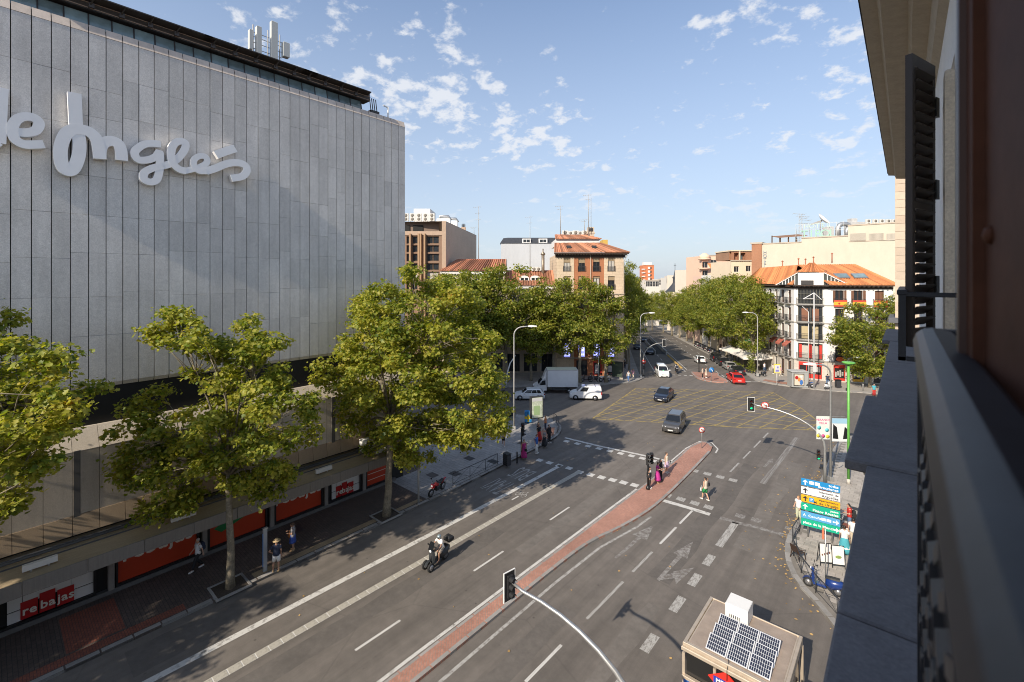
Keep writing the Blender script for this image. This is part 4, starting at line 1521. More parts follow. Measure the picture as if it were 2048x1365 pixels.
def tiled_house(name, label, px0, px1, d, py_eave, py_ridge, wallm, wins, tile, hip_l=0, hip_r=0, run=5.0, extra=None):
 o = frontal(name, label, px0, d, 'house')
 w = ux(px1, px0, d)
 ze, zr = Zat(py_eave, d), Zat(py_ridge, d + run)
 mb = MB()
 holes = []
 for (px, pyt, pyb, pw) in wins:
  c = ux(px, px0, d)
  holes.append((c - pw / 2, c + pw / 2, Zat(pyb, d), Zat(pyt, d)))
 nb2 = int(w / 2.6)
 for k in range(nb2):
  holes.append((w * (k + .12) / nb2, w * (k + .88) / nb2, .25, 3.3))
 wall_holes(mb, w, ze - .25, holes, 0.2)
 mb.box(0, w, 0.45, run * 2, 0, ze - .2)
 mb.add([(0, 0, 0), (0, .5, 0), (0, .5, ze - .25), (0, 0, ze - .25), (w, 0, 0), (w, .5, 0), (w, .5, ze - .25), (w, 0, ze - .25)], [(0, 3, 2, 1), (4, 5, 6, 7)])
 mb.build('wall', wallm, o)
 for h in holes:
  window(o, I4, h[0], h[2], h[1] - h[0], h[3] - h[2], fm=M_FRAMEW if h[2] > 1 else M_FRAMED, depth=0.2)
 mb = MB()
 tile_slope(mb, (-.3, -.5, ze), (w + .3, -.5, ze), (w + .3 - hip_r, run, zr), (-.3 + hip_l, run, zr))
 if hip_l:
  tile_slope(mb, (-.3, run * 2, ze), (-.3, -.5, ze), (-.3 + hip_l, run, zr), (-.3 + hip_l, run + .05, zr))
 if hip_r:
  tile_slope(mb, (w + .3, -.5, ze), (w + .3, run * 2, ze), (w + .3 - hip_r, run + .05, zr), (w + .3 - hip_r, run, zr))
 mb.add([(-.3, run * 2 + .5, ze), (w + .3, run * 2 + .5, ze), (w + .3 - hip_r, run, zr - .02), (-.3 + hip_l, run, zr - .02)], [(1, 0, 3, 2)])
 ro = mb.build('roof', tile, o)
 mb = MB()
 mb.box(-.25, w + .25, -.35, .0, ze - .45, ze - .05)
 n = int(w / .5)
 for k in range(n):
  mb.box(k * .5, k * .5 + .2, -.45, -.0, ze - .6, ze - .47)
 mb.build('cornice', M_FRAMEW, o)
 mb = MB()
 mb.tube([(-.3 + hip_l, run, zr + .05), (w + .3 - hip_r, run, zr + .05)], .14, 6)
 mb.build('ridge', mat('ridge_tile', (0.40, 0.11, 0.075), 0.8, noise=[(3, .15)]), ro)
 return o, w, ze, zr
o3, w3, ze3, zr3 = tiled_house('tiled_house', 'low cream house with hipped red tile roof half hidden by the big tree', 884, 1009, 79, 543, 520.5, mat('cream_render', (0.52, 0.43, 0.33), 0.85, noise=[(.5, .08), (8, .06)]),
          [(x, 553, 572, 1.1) for x in (905, 930, 955, 980, 1000)] + [(x, 590, 612, 1.1) for x in (905, 930, 955, 980, 1000)] + [(x, 630, 652, 1.1) for x in (955, 980, 1000)], M_TILE, hip_l=2.4, run=5)
o4, w4, ze4, zr4 = tiled_house('tiled_house', 'red tiled house with white arched dormers in front of the pale party wall', 1009, 1113, 78.5, 572, 543, mat('old_render', (0.36, 0.30, 0.24), 0.85, noise=[(.5, .1)]),
          [(x, 590, 615, 1.2) for x in (1025, 1045, 1065, 1085, 1103)] + [(x, 625, 652, 1.2) for x in (1025, 1045, 1065, 1085, 1103)] + [(x, 662, 690, 1.2) for x in (1025, 1045, 1065, 1085, 1103)], M_TILE, run=4.5)
for px in (1049, 1071):
 c = ux(px, 1009, 78.5)
 zc = Zat(562, 79)
 mb = MB()
 ring0, ring1 = [], []
 for k in range(9):
  a = pi * k / 8
  ring0.append((c - .85 * cos(a), 1.0, zc + .35 + .55 * sin(a)))
  ring1.append((c - .85 * cos(a), 4.2, zc + .35 + .55 * sin(a)))
 ring0 = [(c - .85, 1.0, zc)] + ring0 + [(c + .85, 1.0, zc)]
 ring1 = [(c - .85, 4.2, zc)] + ring1 + [(c + .85, 4.2, zc)]
 mb.loft([ring0, ring1])
 dm = mb.build('dormer', mat('white_render', (0.70, 0.68, 0.65), 0.7), o4)
 mb = MB()
 for s in (-.36, .36):
  mb.box(c + s - .27, c + s + .27, .975, 1.02, zc + .05, zc + .5)
 mb.build('pane', M_GLASS, dm)
mb = MB()
mb.tube([(0, 0, -1), (0, 0, 3.3)], .28, 10)
mb.lathe([(.4, 3.3), (.42, 3.5), (.1, 3.9), (.12, 4.4)], 10)
p = W(1086, 82)
t = thing('flue', 'tall steel flue with a cap standing before the pale party wall', 'chimney', (p[0], p[1], Zat(547, 82)), YAW)
mb.build('pipe', mat('rusty_steel', (0.26, 0.21, 0.16), .5, .5, noise=[(3, .2)]), t)
for i, px in enumerate((1068, 1077)):
 p = W(px, 82.5)
 ac_unit('fan units before the pale party wall', (p[0], p[1], Zat(543, 82.5)), YAW, 'single fan unit on the tiled ridge before the pale party wall', two=False, s=1.05)
aerial(1060, 432, 540, 83, 'straight aerial mast standing before the pale party wall', 1)
D4 = 100
o = frontal('apartment_block', 'plain pale blue party wall under a dark slate mansard roof', 1002, D4)
w = ux(1190, 1002, D4)
zt = Zat(487, D4)
mb = MB()
mb.box(0, w, 0, 14, 0, zt)
mb.build('wall', mat('pale_blue_render', (0.50, 0.515, 0.53), 0.85, noise=[(0.12, 0.07), (0.6, 0.08, (1, 1, .3)), (9, .05)]), o)
z2 = Zat(475, D4 + 1)
mb = MB()
mb.loft([[(-.2, -.15, zt), (w + .2, -.15, zt), (w + .2, 14, zt), (-.2, 14, zt)], [(.5, 1.2, z2 - .2), (w, 1.2, z2 - .2), (w, 13, z2 - .2), (.5, 13, z2 - .2)], [(1.5, 2.2, z2), (w, 2.2, z2), (w, 12, z2), (1.5, 12, z2)]])
mr = mb.build('mansard_roof', M_SLATE, o)
for px in (1053, 1086):
 c = ux(px, 1002, D4)
 mb = MB()
 mb.box(c - .95, c + .95, -.1, 2, zt + .02, zt + 1.0)
 dd = mb.build('dormer', M_WHITEP, mr)
 mb = MB()
 mb.box(c - .7, c - .05, -.13, -.05, zt + .2, zt + .8)
 mb.box(c + .05, c + .7, -.13, -.05, zt + .2, zt + .8)
 mb.build('pane', M_GLASS, dd)
D5 = 76.0
P5 = 1113
o5 = frontal('corner_house', 'five storey corner house of orange brick and cream stone bands', P5, D5, 'house')
w5 = ux(1247, P5, D5)
ZE5 = Zat(505, D5)
rows = [(Zat(543.5, D5), Zat(516, D5)), (Zat(580, D5), Zat(553, D5)), (11.35, 13.55), (8.25, 10.4)]
CEN = [ux(x, P5, D5) for x in (1134, 1163.5, 1193, 1222.5)]
holes5 = [(c - .56, c + .56, a, b) for c in CEN for (a, b) in rows] + [(c - .62, c + .62, 3.15, 5.55) for c in CEN] + \
 [(CEN[0] - 1.2, CEN[0] + 1.2, .3, 2.6), (CEN[1] - .9, CEN[1] + .9, 0.1, 2.65), (CEN[2] - .6, CEN[2] + .9, 0.1, 2.65), (CEN[3] - .85, CEN[3] + .95, 0.35, 2.45)]
bx0, bx1 = ux(1148, P5, D5), ux(1208, P5, D5)
for (xa, xb, nm, m_) in ((0, bx0, 'stone_front', brick_mat('cream_ashlar', (0.60, 0.47, 0.33), (0.56, 0.44, 0.31), (0.42, 0.32, 0.22), 1.1, 0.5, 0.02, plane='XZ', dirt=.1)),
       (bx0, bx1, 'brick_front', brick_mat('orange_brick', (0.42, 0.145, 0.055), (0.36, 0.12, 0.05), (0.35, 0.2, 0.12), 0.26, 0.08, 0.008, plane='XZ', dirt=.1)),
       (bx1, w5, 'stone_front', None)):
 m_ = m_ or _mats['cream_ashlar']
 mb = MB()
 hs = [(h[0] - xa, h[1] - xa, h[2], h[3]) for h in holes5 if h[0] >= xa - .01 and h[1] <= xb + .01]
 wall_holes(mb, xb - xa, ZE5 - .3, hs, .25, T(xa, -0.06 if nm == 'stone_front' else 0, 0))
 if nm == 'stone_front':
  for xx in (xa, xb):
   mb.add([(xx, -.06, 0), (xx, .3, 0), (xx, .3, ZE5 - .3), (xx, -.06, ZE5 - .3)], [(0, 1, 2, 3)])
 mb.build(nm, m_, o5)
mb = MB()
mb.box(0.02, w5 - .02, .5, 14, 0, ZE5 - .35)
mb.build('wall', _mats['cream_ashlar'], o5)
for i, c in enumerate(CEN):
 for j, (a, b) in enumerate(rows):
  bl_ = [.35, .38, .30, .22][i] if j == 0 else (.15 if (i + j) % 2 else .3)
  window(o5, T(0, -.06 if i in (0, 3) else 0, 0), c - .56, a, 1.12, b - a, fm=M_FRAMED, depth=.25, blind=bl_, pane=M_GLASS if (i + j) % 3 else M_CURTAIN)
  balcony(o5, I4, c - .66, a, 1.32, .16, slab_=False, rail_h=.85, step=.12)
M_SCREEN = mat('lit_screen', (0.2, 0.2, 0.5), .3, emit=((0.30, 0.33, 0.95), 0.9))
M_SCREENP = mat('screen_print', (0.7, 0.72, 0.9), .3, emit=((0.75, 0.78, 1.0), 0.9))
for c in CEN:
 mb = MB()
 mb.box(c - .62, c + .62, .02, .12, 3.15, 5.55)
 so = mb.build('screen', M_BLACK, o5)
 mb = MB()
 mb.box(c - .52, c + .52, .0, .015, 3.25, 5.45)
 mb.build('display', M_SCREEN, so)
 mb = MB()
 mb.box(c - .40, c + .40, -.008, -.002, 4.55, 4.80)
 mb.add([(c - .42, -.005, 4.15), (c + .3, -.005, 4.15), (c + .42, -.005, 4.4), (c - .1, -.005, 4.55)], [(0, 1, 2, 3)])
 for k in range(3):
  mb.box(c - .4 + k * .3, c - .2 + k * .3, -.008, -.002, 3.45, 3.75)
 mb.box(c - .3, c + .35, -.008, -.002, 5.0, 5.2)
 mb.build('display_print', M_SCREENP, so)
M_STRIPE = mat('shop_dark', (0.05, 0.025, 0.02), .5)
for h, kind in zip(holes5[-4:], ('dark', 'dark', 'red', 'red')):
 mb = MB()
 mb.box(h[0], h[1], .10, .16, h[2], h[3])
 so = mb.build('shop_window', M_REDP if kind == 'red' else M_STRIPE, o5)
 mb = MB()
 dx = .22 if kind == 'red' else .08
 mb.box(h[0] + dx, h[1] - dx, .06, .09, h[2] + .12, h[3] - (.45 if kind == 'red' else .1))
 mb.build('pane', M_GLASS, so)
 if kind == 'red':
  mb = MB()
  mb.box(h[0] + dx + .12, h[1] - dx - .25, .03, .05, h[2] + .35, h[3] - .75)
  mb.build('poster', mat('poster_grey', (0.42, 0.40, 0.42), .5, noise=[(3, .5)]), so)
mb = MB()
mb.box(CEN[2] - .5, CEN[2] + .7, -.06, -.01, 2.72, 2.92)
mb.build('shop_sign', M_BLACK, o5)
mb = MB()
mb.ball((CEN[2] - .42, -.09, 2.82), (.09, .02, .09), 8, 5)
mb.build('shop_emblem', M_REDP, o5)
mb = MB()
for k in range(7):
 mb.box(CEN[2] - .25 + k * .12, CEN[2] - .17 + k * .12, -.075, -.06, 2.78, 2.86)
mb.build('lettering', M_POSTW, o5)
mb = MB()
mb.box(-.15, w5 + .15, -.3, -.06, 2.95, 3.1)
mb.box(-.1, w5 + .1, -.2, -.06, 5.75, 5.9)
mb.box(-.1, w5 + .1, -.18, -.06, Zat(582, D5) - .6, Zat(582, D5) - .45)
mb.build('string_course', mat('course_stone', (0.45, 0.37, 0.28), .8), o5)
balcony(o5, I4, .1, 5.9, w5 - .2, .7)
mb = MB()
mb.box(-.4, w5 + .75, -.75, -.0, ZE5 - .32, ZE5 - .12)
for k in range(26):
 xx = -.3 + k * .47
 mb.box(xx, xx + .16, -.85, -.05, ZE5 - .5, ZE5 - .34)
mb.box(-.2, w5 + .3, -.12, .1, ZE5 - .9, ZE5 - .34)
mb.build('eaves', mat('dark_eaves', (0.055, 0.033, 0.022), .7), o5)
mb = MB()
z1 = Zat(487, D5 + 2.5)
tile_slope(mb, (-.5, -.9, ZE5 - .1), (w5 + .9, -.9, ZE5 - .1), (w5 - 3.2, 2.6, z1), (-.1, 2.6, z1), .32)
tile_slope(mb, (w5 + .9, -.9, ZE5 - .1), (w5 + .9, 12, ZE5 - .1), (w5 - 3.2, 12, z1), (w5 - 3.2, 2.6, z1), .32)
rf = mb.build('roof', M_TILE, o5)
for c in (CEN[0] + .35, CEN[2] - .3):
 mb = MB()
 mb.box(c - .35, c + .35, 0.3, 1.5, ZE5 + .75, ZE5 + 1.15)
 mb.build('skylight', M_IRON, rf)
z2 = Zat(480, D5 + 2.7)
mb = MB()
xr = ux(1205, P5, D5)
mb.box(.1, xr, 2.7, 11, z1 - .4, z2 + .1)
mb.build('attic', mat('white_render', (0.70, 0.68, 0.65), 0.7), o5)
mb = MB()
z3 = Zat(470.5, D5 + 5.5)
tile_slope(mb, (0, 2.3, z2 + .1), (xr + .3, 2.3, z2 + .1), (xr - 2.2, 5.5, z3), (.2, 5.5, z3), .32)
tile_slope(mb, (xr + .3, 2.3, z2 + .1), (xr + .3, 10, z2 + .1), (xr - 2.2, 10, z3), (xr - 2.2, 5.5, z3), .32)
mb.build('roof', M_TILE, o5)
mb = MB()
c = ux(1191, P5, D5)
mb.box(c - .55, c + .55, 4.2, 5.2, z3 - .3, Zat(455, D5 + 4.5))
mb.box(c - .7, c + .7, 4.1, 5.3, z3 + .1, z3 + .35)
ch = mb.build('chimney', mat('cream_render', (0.52, 0.43, 0.33)), o5)
mb = MB()
mb.box(c - .3, c + .3, 4.1, 4.19, z3 + .55, Zat(456, D5 + 4.5) - .1)
mb.build('grille', M_IRON, ch)
mb = MB()
mb.tube([(w5 / 2 + .1, -.12, 3), (w5 / 2 + .1, -.12, ZE5 - .4)], .06, 6)
mb.tube([(w5 + .08, .0, 3), (w5 + .08, 0, ZE5 - 1.5), (w5 + .5, -.5, ZE5 - .5)], .06, 6)
mb.build('drainpipe', mat('pipe_beige', (.42, .36, .28), .6), o5)
for i, px in enumerate((1130, 1141, 1151, 1160, 1170)):
 p = W(px, D5 + 5.3)
 ac_unit('fan units along the ridge of the brick corner house', (p[0], p[1], z3 - .05), YAW, 'small fan unit in the row along the brick house ridge', two=False, s=.95 if i % 2 else 1.15)
aerial(1121, 412, 466, 80, 'short aerial mast at the left end of the brick house roof', 1)
aerial(1177, 389, 468, 80, 'tallest twin aerial mast above the brick house roof', 2)
aerial(1169, 440, 467, 81, 'smallest aerial above the fan units of the brick house', 1)
t = frontal('penthouse', 'ochre roof cabin peeping over the brick house roof', 1206, 86, 'building')
mb = MB()
mb.box(0, .9, 0, 3, Zat(500, 86), Zat(480, 86))
mb.build('wall', mat('ochre_render', (.55, .36, .08), .8), t)
# ------------------------------------------------------------------ 6. white corner house on the right
WA = Vector((*W(1512, 89.6), 0))      # far end of the boulevard face
WB = Vector((*W(1588, 75.2), 0))
WC = Vector((*W(1655, 72.5), 0))
WD = Vector((*W(1786, 70.0), 0))
ZE6 = 15.25
wc_ = thing('white_house', 'white five storey corner house with balconies and an orange tile roof', 'house', (WB.x, WB.y, 0))
def loc6(M):
 return T(-WB.x, -WB.y, 0) @ M
M_WREND = mat('bright_render', (0.72, 0.69, 0.65), .8, noise=[(.4, .05), (6, .04)])
M_SBASE = brick_mat('shop_stone', (0.50, 0.45, 0.39), (0.46, 0.415, 0.36), (0.36, 0.32, 0.28), .9, .45, .012, plane='XZ', dirt=.1)
LEV = [3.05, 6.2, 9.1, 12.0]
FB = facade_M(WB, WC)
FF = facade_M(WC, WD)
FA = facade_M(WA, WB)
lenA, lenB, lenF = (WB - WA).length, (WC - WB).length, (WD - WC).length
def face6(M, L_, ops, name='wall'):
 mb = MB()
 wall_holes(mb, L_, ZE6 - 3.05 - .2, [(a, b, c - 3.05, d - 3.05) for a, b, c, d in ops if c > 3], .28, T(0, 0, 3.05))
 mb.build(name, M_WREND, wc_, loc6(M))
 mb = MB()
 wall_holes(mb, L_, 3.05 + 1.4, [(a, b, c + 1.4, d + 1.4) for a, b, c, d in ops if c < 3], .28, T(0, -.05, -1.4))
 mb.build('stone_base', M_SBASE, wc_, loc6(M))
opsA = []
colsA = [lenA * (k + .55) / 6.2 for k in range(6)]
for c in colsA:
 for z in LEV:
  opsA.append((c - .5, c + .5, z + .18, z + 2.35))
 opsA.append((c - .62, c + .62, -1.0 if c < 10 else -.2, 2.45))
face6(FA, lenA, opsA)
M_SHUT = mat('brown_shutter', (0.15, 0.066, 0.035), .6, noise=[(8, .15)])
for i, c in enumerate(colsA):
 for j, z in enumerate(LEV):
  window(wc_, loc6(FA), c - .5, z + .18, 1.0, 2.17, fm=M_FRAMEB, depth=.28, leaves=2, pane=M_GLASS if (i * 3 + j) % 4 else M_CURTAIN)
  mb = None
  balcony(wc_, loc6(FA), c - .75, z + .12, 1.5, .5)
 window(wc_, loc6(FA) @ T(0, -.05, 0), c - .62, -1.0 if c < 10 else -.2, 1.24, 3.45 if c < 10 else 2.65, fm=M_FRAMEB if i > 3 else M_FRAMEW, depth=.28, leaves=2, pane=M_GLASS if i > 2 else M_CURTAIN)
_aw = MB()
_aw.loft([[(-.75, -.02, 1.0), (.75, -.02, 1.0), (.75, -.02, 1.04), (-.75, -.02, 1.04)], [(-.75, -.8, .35), (.75, -.8, .35), (.75, -.8, .39), (-.75, -.8, .39)], [(-.75, -.82, .1), (.75, -.82, .1), (.75, -.8, .1), (-.75, -.8, .1)]])
_awm = _aw.mesh('awning', mat('red_white_awning', (0.40, 0.12, 0.085), .8, noise=[(9, .35, (4, .2, .2))]))
for c in colsA[3:]:
 link('awning', _awm, wc_, loc6(FA) @ T(c, -.05, LEV[0] + 1.75))
gx0, gx1 = lenB * .12, lenB * .86
M_GALL = mat('gallery_green_grey', (0.115, 0.11, 0.085), .5)
opsB = [(gx0, gx1, z + .15, z + 2.7) for z in LEV] + [(gx0 + .1, gx1 - .1, .12, 2.7)]
face6(FB, lenB, opsB)
for j, z in enumerate(LEV):
 window(wc_, loc6(FB), gx0, z + .15, gx1 - gx0, 2.55, fm=M_GALL, depth=.28, leaves=4, pane=M_GLASS, name='gallery_window')
 if j in (0, 1, 2):
  mb = MB()
  for k in range(2):
   x = gx0 + (gx1 - gx0) * (.28 + .44 * k)
   mb.box(x - .45, x + .45, .12, .17, z + .3, z + 2.3)
  mb.build('curtain', [M_CURTAIN, mat('warm_curtain', (.42, .34, .2), .9), mat('brown_curtain', (.22, .10, .06), .9)][[0, 1, 2][j]], wc_, loc6(FB))
 if j == 0:
  mb = MB()
  for x in (gx0 + .35, gx0 + (gx1 - gx0) * .5, gx1 - .3):
   mb.box(x - .2, x + .2, .08, .11, z + .3, z + 2.5)
  mb.build('red_blind', M_REDP, wc_, loc6(FB))
 if j == 3:
  mb = MB()
  for k in range(9):
   x = gx0 + (gx1 - gx0) * k / 8
   mb.box(x - .035, x + .035, .02, .1, z + .15, z + 2.7)
  for zz in (.9, 1.75):
   mb.box(gx0, gx1, .02, .1, z + zz, z + zz + .07)
  mb.build('gallery_bars', M_GALL, wc_, loc6(FB))
 balcony(wc_, loc6(FB), gx0 - .2, z + .12, gx1 - gx0 + .4, .45)
mb = MB()
mb.box(gx0 + .1, gx1 - .1, .1, .2, .12, 2.7)
so = mb.build('shop_front', M_BLACK, wc_, loc6(FB))
mb = MB()
for k in range(4):
 x = gx0 + .1 + (gx1 - gx0 - .3) * k / 3
 mb.box(x, x + .12, .02, .1, .12, 2.7)
mb.box(gx0 + 1.4, gx1 - .1, .02, .1, .12, .8)
mb.box(gx0 + .1, gx1 - .1, -.05, .05, 2.15, 2.72)
mb.build('shop_frame', M_REDP, so)
mb = MB()
mb.box(gx0 + 1.6, gx0 + 2.4, 0, .06, .9, 2.0)
mb.box(gx1 - 1.6, gx1 - .4, 0, .06, 1.2, 2.0)
mb.build('shop_poster', mat('poster_mixed', (.35, .33, .3), .6, noise=[(5, .6)]), so)
colsF = [lenF * t for t in (.19, .48, .80)]
opsF = []
for c in colsF:
 for z in LEV[1:]:
  opsF.append((c - .6, c + .6, z + .15, z + 2.4))
 opsF.append((c - .6, c + .6, LEV[0] + .15, LEV[0] + 2.4))
opsF += [(colsF[0] - .85, colsF[0] + .75, .1, 2.65), (colsF[1] - .8, colsF[1] + .8, .1, 2.65), (colsF[2] - .8, colsF[2] + .8, .1, 2.65)]
face6(FF, lenF, opsF)
M_FLAGR = mat('flag_red', (0.50, 0.06, 0.035), .8)
M_FLAGY = mat('flag_yellow', (0.66, 0.36, 0.035), .8)
for i, c in enumerate(colsF):
 for j, z in enumerate(LEV):
  wo = window(wc_, loc6(FF), c - .6, z + .15, 1.2, 2.25, fm=M_FRAMEB, depth=.28, leaves=2, pane=M_GLASS if i < 2 else M_SHUT)
  balcony(wc_, loc6(FF), c - .85, z + .1, 1.7, .35)
  if j == 3:
   if i < 2:
    mb = MB()
    mb.box(c - .92 - .05 * i, c - .62, -.05, -.01, z + .5, z + 2.4)
    mb.box(c + .62, c + .92 + .05 * i, -.05, -.01, z + .5, z + 2.4)
    mb.build('shutter', M_SHUT, wc_, loc6(FF))
   f = MB()
   for (za, zb) in ((-.15, .1), (.62, .9)):
    f.box(c - .9, c + .9, -.42, -.38, z + za, z + zb)
   fo = f.build('flag', M_FLAGR, wc_, loc6(FF))
   f = MB()
   f.box(c - .9, c + .9, -.42, -.38, z + .1, z + .62)
   f.build('flag_band', M_FLAGY, fo)
   f = MB()
   f.lathe([(.15, 0), (.15, .012)], 8, T(c - .2, -.435, z + .36) @ RX(radians(90)))
   f.build('flag_crest', M_REDP, fo)
for k, (c, col, nm) in enumerate(((colsF[0], M_REDP, 'red'), (colsF[1], mat('shop_yellow', (.62, .33, .03), .5), 'yellow'), (colsF[2], M_FRAMED, 'dark'))):
 a, b = c - .8, c + .75
 mb = MB()
 mb.box(a, b, .08, .18, .1, 2.65)
 so = mb.build('shop_front', M_BLACK, wc_, loc6(FF))
 mb = MB()
 mb.box(a, b, .0, .07, 2.1, 2.62)
 mb.box(a, b, .02, .07, .1, .5)
 mb.box(a, a + .12, .01, .07, .5, 2.1)
 mb.box(b - .12, b, .01, .07, .5, 2.1)
 mb.build('shop_frame', col, so)
 mb = MB()
 for q in range(4):
  mb.box(a + .2 + q * .3, a + .42 + q * .3, .03, .075, .7 + .2 * (q % 2), 1.5 + .3 * (q % 3) * .5)
 mb.build('shop_display', mat('poster_mixed', (.35, .33, .3), .6), so)
mb = MB()
mb.lathe([(.55, 0), (.58, .06), (.5, .1)], 16, T(colsF[0] - .1, -.5, 3.6) @ RX(radians(90)) @ Matrix.Diagonal((1, .65, 1, 1)))
mb.build('round_sign', mat('orange_sign', (.62, .11, .03), .5), wc_, loc6(FF))
for (M, L_) in ((FA, lenA), (FB, lenB), (FF, lenF)):
 mb = MB()
 for z in LEV:
  mb.box(-.06, L_ + .06, -.16 if z < 4 else -.10, -.003, z - .06, z + .10)
 mb.build('string_course', mat('course_grey', (.34, .32, .29), .8), wc_, loc6(M))
cen = (WA + WB + WC + WD) / 4
nb = Vector((-(WD - WC).y, (WD - WC).x, 0)).normalized()
back1 = WD + nb * 16
back2 = WA + nb * 9
body = [WA, WB, WC, WD, back1, back2]
def inset(P, k):
 return [Vector((p.x + (cen.x - p.x) * k + nb.x * k * 8, p.y + (cen.y - p.y) * k + nb.y * k * 8, 0)) for p in P]
mb = MB()
inn = [p + (Vector((cen.x, cen.y, 0)) + nb * 6 - p).normalized() * .45 for p in body]
mb.prism([(p.x - WB.x, p.y - WB.y) for p in inn], -2, ZE6 - .1)
mb.add([(WD.x - WB.x, WD.y - WB.y, -1), (back1.x - WB.x, back1.y - WB.y, -1), (back1.x - WB.x, back1.y - WB.y, ZE6 - .2), (WD.x - WB.x, WD.y - WB.y, ZE6 - .2)], [(0, 1, 2, 3)])
mb.build('core', M_WREND, wc_)
outl = [p + (p - (cen + nb * 6)).normalized() * .95 for p in body]
mb = MB()
mb.prism([(p.x - WB.x, p.y - WB.y) for p in outl], ZE6 - .16, ZE6 - .02)
o = mb.build('eaves', mat('dark_eaves', (0.055, 0.033, 0.022), .7), wc_)
mb = MB()
for (a, b) in ((WA, WB), (WB, WC), (WC, WD)):
 n = int((b - a).length / .62)
 t = (b - a).normalized()
 nn = Vector((t.y, -t.x, 0))
 for k in range(n):
  p = a + t * (.3 + k * .62) - WB
  q = p + nn * .8
  mb.bar((p.x, p.y, ZE6 - .26), (q.x, q.y, ZE6 - .24), .14, .16)
 p, q = a - WB + nn * .06, b - WB + nn * .06
 mb.bar((p.x, p.y, ZE6 - .45), (q.x, q.y, ZE6 - .45), .12, .3)
mb.build('eave_brackets', mat('dark_eaves', (0.055, 0.033, 0.022), .7), wc_)
ZR6 = 18.6
R = lambda p, z: (p.x - WB.x, p.y - WB.y, z)
ra = (WA + nb * 5.2) + (WB - WA).normalized() * 5.0
rb = (WB + WC) / 2 + nb * 6.6
rc = WD + nb * 6.5 - (WD - WC).normalized() * 2.6
mb = MB()
tile_slope(mb, R(outl[0], ZE6), R(outl[1], ZE6), R(rb, ZR6), R(ra, ZR6 - .3), .36)
tile_slope(mb, R(outl[2], ZE6), R(outl[3], ZE6), R(rc, ZR6), R(rb, ZR6), .36)
tile_slope(mb, R(outl[3], ZE6), R(outl[4], ZE6), R(rc + nb * .1, ZR6), R(rc, ZR6), .36)
tile_slope(mb, R(outl[5], ZE6), R(outl[0], ZE6), R(ra, ZR6 - .3), R(ra + nb * .1, ZR6 - .3), .36)
mb.add([R(outl[4], ZE6), R(outl[5], ZE6), R(ra, ZR6 - .3), R(rb, ZR6), R(rc, ZR6)], [(0, 1, 2, 3, 4)])
roof6 = mb.build('roof', M_TILEO, wc_)
gm = facade_M(WB + nb * 1.0, WC + nb * 1.0, ZE6)
tB = (WC - WB).normalized()
gw0 = -2.6
gw1 = lenB + 2.9
gz = 2.0
mb = MB()
midx = lenB * .5
gl = loc6(facade_M(WB, WC, ZE6 - .02)) @ T(0, .55, 0)
mb.add([(gw0, 0, 0), (gw1, 0, 0), (midx + 1.75, 0, gz), (midx - 1.75, 0, gz)], [(0, 1, 2, 3)])
mb.build('gable_front', mat('gable_dark', (.06, .065, .06), .3), wc_, gl)
mb = MB()
mb.bar((gw0 - .1, -.1, 0), (midx - 1.8, -.1, gz + .05), .18, .22)
mb.bar((gw1 + .1, -.1, 0), (midx + 1.8, -.1, gz + .05), .18, .22)
mb.box(midx - 1.75, midx + 1.75, -.12, -.02, .0, gz)
for k in range(1, 7):
 for s in (0, 1):
  x = gw0 + (midx - 1.75 - gw0) * k / 7 if s == 0 else gw1 + (midx + 1.75 - gw1) * k / 7
  z = gz * k / 7
  mb.box(x - .05, x + .05, -.08, -.01, .05, max(.1, z - .1))
mb.build('gable_trim', M_WREND, wc_, gl)
mb = MB()
mb.box(midx - 1.3, midx + .4, -.5, -.15, .05, .75)
mb.build('roof_terrace_screen', M_FRAMED, wc_, gl)
mb = MB()
tile_slope(mb, (gw0 - .2, -.25, -.02), (midx - 1.75, -.25, gz + .12), (midx - 1.75, 5.0, gz + .5), (gw0 + 1.0, 5.0, 1.2), .36)
tile_slope(mb, (midx + 1.75, -.25, gz + .12), (gw1 + .2, -.25, -.02), (gw1 - 1.0, 5.0, 1.2), (midx + 1.75, 5.0, gz + .5), .36)
tile_slope(mb, (midx - 1.75, -.25, gz + .12), (midx + 1.75, -.25, gz + .12), (midx + .4, 3.2, ZR6 - ZE6 + .25), (midx - .4, 3.2, ZR6 - ZE6 + .25), .36)
mb.build('gable_roof', M_TILEO, wc_, gl)
nF = Vector((-(WD - WC).y, (WD - WC).x, 0)).normalized()
tF = (WD - WC).normalized()
slopeF = (ZR6 - ZE6) / 7.4
for k, u in enumerate((.30, .58)):
 p = WC + tF * (lenF * u)
 M = loc6(T(p.x, p.y, ZE6)) @ RZ(atan2(tF.y, tF.x)) @ T(0, 1.2, (1.2 + .95) * slopeF + .12) @ RX(math.atan(slopeF))
 mb = MB()
 mb.box(-.95, .95, 0, 1.7, 0, .10)
 s_ = mb.build('roof_window', mat('zinc', (.25, .26, .27), .4, .5), wc_, M)
 mb = MB()
 mb.box(-.83, .83, .1, 1.6, .1, .115)
 mb.build('pane', M_GLASSB, s_)
tA = (WB - WA).normalized()
nA = Vector((-tA.y, tA.x, 0))
for k in range(6):
 p = WA + tA * (lenA * (.18 + .11 * k))
 M = loc6(T(p.x, p.y, ZE6)) @ RZ(atan2(tA.y, tA.x)) @ T(0, .9, .95) @ RX(math.atan(.52))
 mb = MB()
 mb.box(-.4, .4, 0, 1.6, 0, .14)
 s_ = mb.build('roof_window', mat('zinc', (.25, .26, .27), .4, .5), wc_, M)
 mb = MB()
 mb.box(-.33, .33, .08, 1.5, .14, .15)
 mb.build('pane', M_GLASS, s_)
